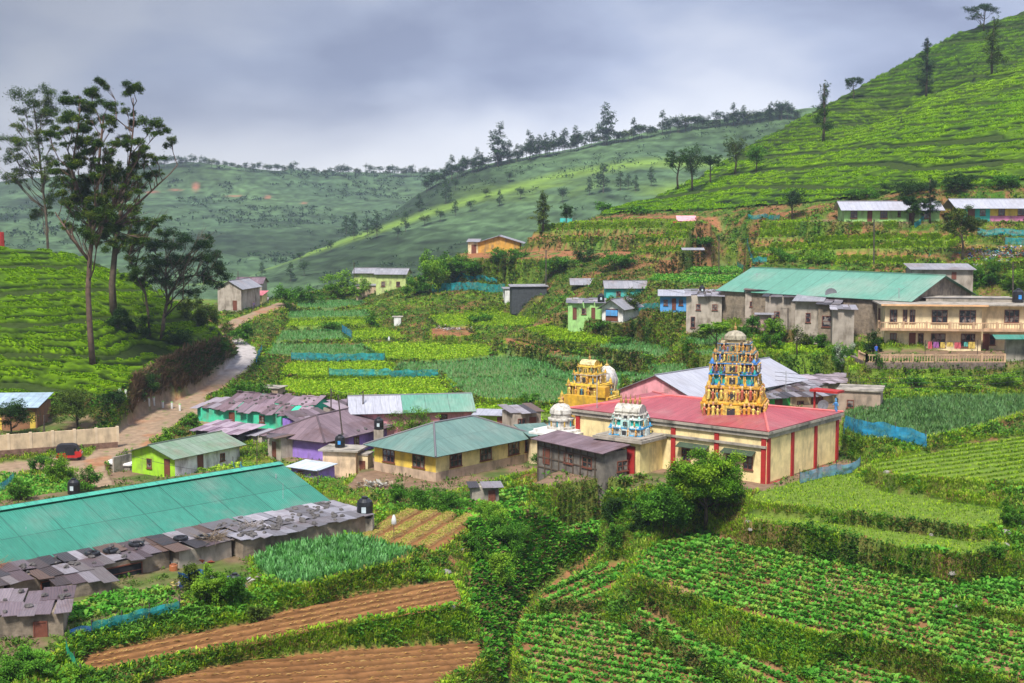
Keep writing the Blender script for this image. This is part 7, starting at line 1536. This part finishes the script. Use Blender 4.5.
# three wheeler
def three_wheeler():
    p=hit(70,460.5,170,120); r=empty('three_wheeler',(p[0],p[1],p[2]),math.radians(12),'red three wheeled taxi with a black hood parked below the beige wall','three wheeler')
    red=mat('red_car_paint',(.42,.02,.02),rough=.3,var=.05,spec=.5); hood=mat('black_hood',(.02,.02,.024),rough=.7)
    mb=MB(); prof=[(-1.3,.35),(.35,.35),(.55,.30),(1.15,.42),(1.28,.62),(1.15,.95),(1.0,1.0),(.55,1.0),(.5,.62),(-.05,.62),(-.1,.85),(-1.25,.9),(-1.32,.6)]
    mb.prism(prof,-.62,.62); mb.build('body',red,r)
    mb=MB(); mb.prism([(-1.3,.92),(-.35,.92),(-.35,1.45),(.6,1.42),(.92,1.02),(1.0,1.04),(.72,1.62),(.3,1.74),(-.9,1.74),(-1.25,1.6)],-.64,.64); mb.build('hood',hood,r)
    mb=MB(); mb.face([(.97,-.5,1.03),(.97,.5,1.03),(.70,.5,1.56),(.70,-.5,1.56)]); mb.build('windscreen',M_glass,r)
    for y in (-.645,.645):
        mb=MB(); mb.box(-.35,.55,min(y,y*.97),max(y,y*.97),.65,1.4); mb.build('side_opening',P_dark,r)
    for x,y in ((-.85,-.6),(-.85,.6),(.95,0)):
        w_=empty('wheel',(x,y,.24),0); w_.parent=r
        mb=MB(); mb.lathe([(.12,-.05),(.22,-.06),(.24,-.03),(.24,.03),(.22,.06),(.12,.05)],18); o=mb.build('tyre',M_black,w_); o.rotation_euler=(math.pi/2,0,0)
        mb=MB(); mb.lathe([(.02,-.04),(.12,-.045),(.12,.045),(.02,.04)],12); o=mb.build('rim',M_steel,w_); o.rotation_euler=(math.pi/2,0,0)
    for y in (-.38,.38): mb=MB(); mb.lathe([(.07,0),(.08,.04),(.03,.06)],10); o=mb.build('headlight',M_steel,r); o.location=(1.24,y,.78); o.rotation_euler=(0,math.pi/2,0)
three_wheeler()
# people
def person(label,p,h,shirt,legs,rz=0,pose='stand',skin=(.16,.08,.05),hat=None):
    k=h/1.68
    J={'pel':(0,0,.92),'sp':(0,0,1.12),'ch':(0,0,1.32),'nk':(0,0,1.44),'hd':(0,-.01,1.56),'top':(0,0,1.66)}
    st=.12 if pose=='walk' else .0
    V=[J['pel'],J['sp'],J['ch'],J['nk'],J['hd'],J['top'],(-.10,0,.88),(-.11,-st*1.3,.48),(-.11,st*.2-st*1.5,.08),(-.11,-.12-st*1.5,.03),(.10,0,.88),(.11,st,.48),(.11,st*2,.08),(.11,st*2-.12,.03),(-.19,0,1.38),(-.25,.02+st,1.12),(-.24,-.08+st,.88),(-.235,-.11+st,.80),(.19,0,1.38),(.25,.02-st,1.12),(.24,-.08-st,.88),(.235,-.11-st,.80)]
    E=[(0,1),(1,2),(2,3),(3,4),(4,5),(0,6),(6,7),(7,8),(8,9),(0,10),(10,11),(11,12),(12,13),(2,14),(14,15),(15,16),(16,17),(2,18),(18,19),(19,20),(20,21)]
    R=[.14,.125,.15,.055,.095,.07,.095,.065,.045,.04,.095,.065,.045,.04,.06,.045,.035,.03,.06,.045,.035,.03]
    me=bpy.data.meshes.new('person'); me.from_pydata([tuple(c*k for c in v) for v in V],E,[]); o=bpy.data.objects.new('person',me); COL.objects.link(o)
    m=o.modifiers.new('skin','SKIN'); sk_=me.skin_vertices[0].data
    for i,r_ in enumerate(R): sk_[i].radius=(r_*k,r_*k*.85)
    sk_[0].use_root=True; s=o.modifiers.new('sub','SUBSURF'); s.levels=1; s.render_levels=1
    dg=bpy.context.evaluated_depsgraph_get(); nm=bpy.data.meshes.new_from_object(o.evaluated_get(dg)); o.modifiers.clear(); o.data=nm
    n=len(nm.vertices); ca=nm.color_attributes.new('Col','FLOAT_COLOR','POINT')
    for i,v in enumerate(nm.vertices):
        z=v.co.z/k; c=skin
        if z>1.60: c=hat or (.01,.01,.01)
        elif z>1.43: c=skin
        elif .92<z and (abs(v.co.x)/k<.2 or z>1.1): c=shirt
        elif z<.93 and abs(v.co.x)/k<.21 and z>.1: c=legs
        ca.data[i].color=(*c,1)
    nm.materials.append(M_poly); o.location=tuple(p); o.rotation_euler=(0,0,rz); 
    for pl in nm.polygons: pl.use_smooth=True
    tag(o,label,'person'); return o
p=hit(876,359,175,130); person('person in a blue shirt standing on the path left of the cream house',p,1.7,(.03,.10,.45),(.02,.03,.12),.6)
p=hit(214,322,330,190) ; p=PY(254,312,256); p[2]=float(gz(p[0],p[1])); person('person in dark clothes walking on the far road, left one',p,1.7,(.08,.05,.12),(.03,.03,.05),.3,'walk')
p=PY(268,307,268); p[2]=float(gz(p[0],p[1])); person('person in a pale shirt walking on the far road, right one',p,1.65,(.35,.30,.33),(.05,.05,.08),2.8,'walk')
# scarecrow bag on a stick
def flagstick(label,px,py,h,lo,far,c=(.75,.75,.74)):
    p=hit(px,py,far,lo); e=empty('scarecrow',tuple(p),0,label,'scarecrow'); mb=MB(); mb.tube([(0,0,-.2),(0,0,h)],.025,n=5); mb.build('stick',M_wood,e); mb=MB(); mb.lathe([(.05,h-.75),(.20,h-.65),(.17,h-.35),(.10,h-.1),(.03,h)],9,sy=.6); mb.build('bag',mat('white_bag',c,trans=.3),e,smooth=True)
flagstick('white plastic bag on a stick in the seed beds',394,541,1.9,70,120); flagstick('white bag on a stick in the valley lettuce',389,346,1.5,170,260)
# litter heap at the right, sacks
def litter(label,px,py,w,n,seed,cols,lo=100,far=260):
    p=hit(px,py,far,lo); r=np.random.default_rng(seed); x=p[0]+r.normal(0,w,n); y=p[1]+r.normal(0,w*.6,n); P=np.c_[x,y,gz(x,y)]
    v=rosettes(P,3,.5,.35,(0,60),cols,rng=r,h=.25,rad=.2); tag(link('litter',fast_mesh('litter',*v),M_leaf),label,kind='stuff')
LC=[(.5,.5,.52),(.4,.1,.06),(.05,.12,.4),(.5,.4,.12),(.3,.25,.2),(.55,.5,.45),(.06,.3,.3)]
litter('rubbish strewn on the red slope above the grey metal roof',1000,256,3.4,220,1,LC,lo=170); litter('rubbish and rags among the lean-to roofs',150,560,1.6,60,2,LC,lo=60); litter('rags and bags between the huts at lower left',215,585,.9,50,3,LC,lo=60); litter('rubbish by the flower bushes at the pump house',378,487,.8,40,4,[(.5,.48,.42),(.4,.3,.2)],lo=90)
litter('pale rubbish heap at the valley terrace bend',455,330,1.6,30,5,[(.55,.55,.55),(.4,.3,.25)],lo=170)
# hoarding and sheets on the slopes
def sheetthing(name,label,px0,px1,pyb,h,Y,m,cat,tilt=0.3):
    a=PY(px0,pyb,Y); b=PY(px1,pyb,Y); g=a[2]; mb=MB(); L=b[0]-a[0]; mb.slab((0,0,0),(L,0,.0),(L,h*tilt,h),(0,h*tilt,h),.05); e=mb.build(name,m); e.location=(a[0],a[1],g); tag(e,label,cat)
sheetthing('roof_sheet','pale pink sheet lying at the foot of the tea hill',677,697,221,1.0,265,P_pink,'sheet',2.0)
sheetthing('roof_sheet','pale sheet lying on the terrace above the green strips',682,705,250,.35,238,R_grey,'sheet',4.0)
sheetthing('roof_sheet','grey sheet leaning on the red slope',632,640,250,.9,262,R_grey,'sheet',1.0)
sheetthing('roof_sheet','grey sheets lying below the red terrace',570,598,285,1.0,238,R_grey,'sheet',3.0)
sheetthing('hoarding','small turquoise hoarding on the brow',560,572,224,1.2,288,P_teal,'hoarding',.05)
sheetthing('red_cloth','red cloth hanging on the slope at the tea foot',673,677,229,1.4,262,P_red,'cloth',.1)
o=rod('red_post','red and white post at the far left edge of the ridge',1,232,246,204,.55,cat='post',mt=P_red)
# planters / row of little white posts by the road corner
wp=[]
for k,(px,py) in enumerate(((120,396),(126,398),(132,400),(138,402),(144,404),(149,405),(154,407),(163,408),(172,409),(180,411))):
    p=hit(px,py,200,140); e=empty('marker_post',tuple(p),0,('whitewashed marker post beside the road cut','whitewashed marker post beside the road cut')[0],'post','marker posts beside the road'); mb=MB(); mb.box(-.11,.11,-.11,.11,-.3,.75); mb.build('post',P_white,e); mb=MB(); mb.box(-.12,.12,-.12,.12,.752,.86); mb.build('cap',P_green,e)
# tangled creepers of the gully: dead stems
brush('fallen grey branch across the head of the gully',HOUSES['small grey rendered privy with a rusty flat roof in front of the yellow building'],12,-9,-2.0,14,9,(.2,.17,.14),3.5)

def laundry(label,p,L,yaw,cols,seed):
    r=random.Random(seed); e=empty('washing_line',tuple(p),yaw,label,'washing line'); mb=MB(); mb.tube([(0,0,-.3),(0,0,1.8)],.04); mb.build('post',M_wood,e); mb=MB(); mb.tube([(L,0,-.3),(L,0,1.8)],.04); mb.build('post',M_wood,e)
    mb=MB(); mb.tube([(L*t,0,1.75-.5*t*(1-t)) for t in np.linspace(0,1,8)],.012,n=4); mb.build('line',M_wire,e); x=.3
    while x<L-.7:
        w=r.uniform(.4,.8); h=r.uniform(.5,.9); z=1.70-.5*(x/L)*(1-x/L); mb=MB(); n_=4
        for i in range(n_):
            for j in range(3): f=lambda a,b:(x+w*a/n_,.07*math.sin(a*2+b*1.3),z-h*b/3); mb.face([f(i,j),f(i+1,j),f(i+1,j+1),f(i,j+1)])
        mb.build('garment',mat('cloth',r.choice(cols),trans=.2),e,smooth=True); x+=w+r.uniform(.1,.4)
LCOL=[(.5,.1,.12),(.08,.15,.45),(.6,.58,.55),(.55,.4,.1),(.1,.35,.3),(.3,.1,.3)]
p=PD(925,356,17.8); laundry('washing line with coloured garments in front of the cream house',(p[0],p[1],-17.8),6,0,LCOL,1)
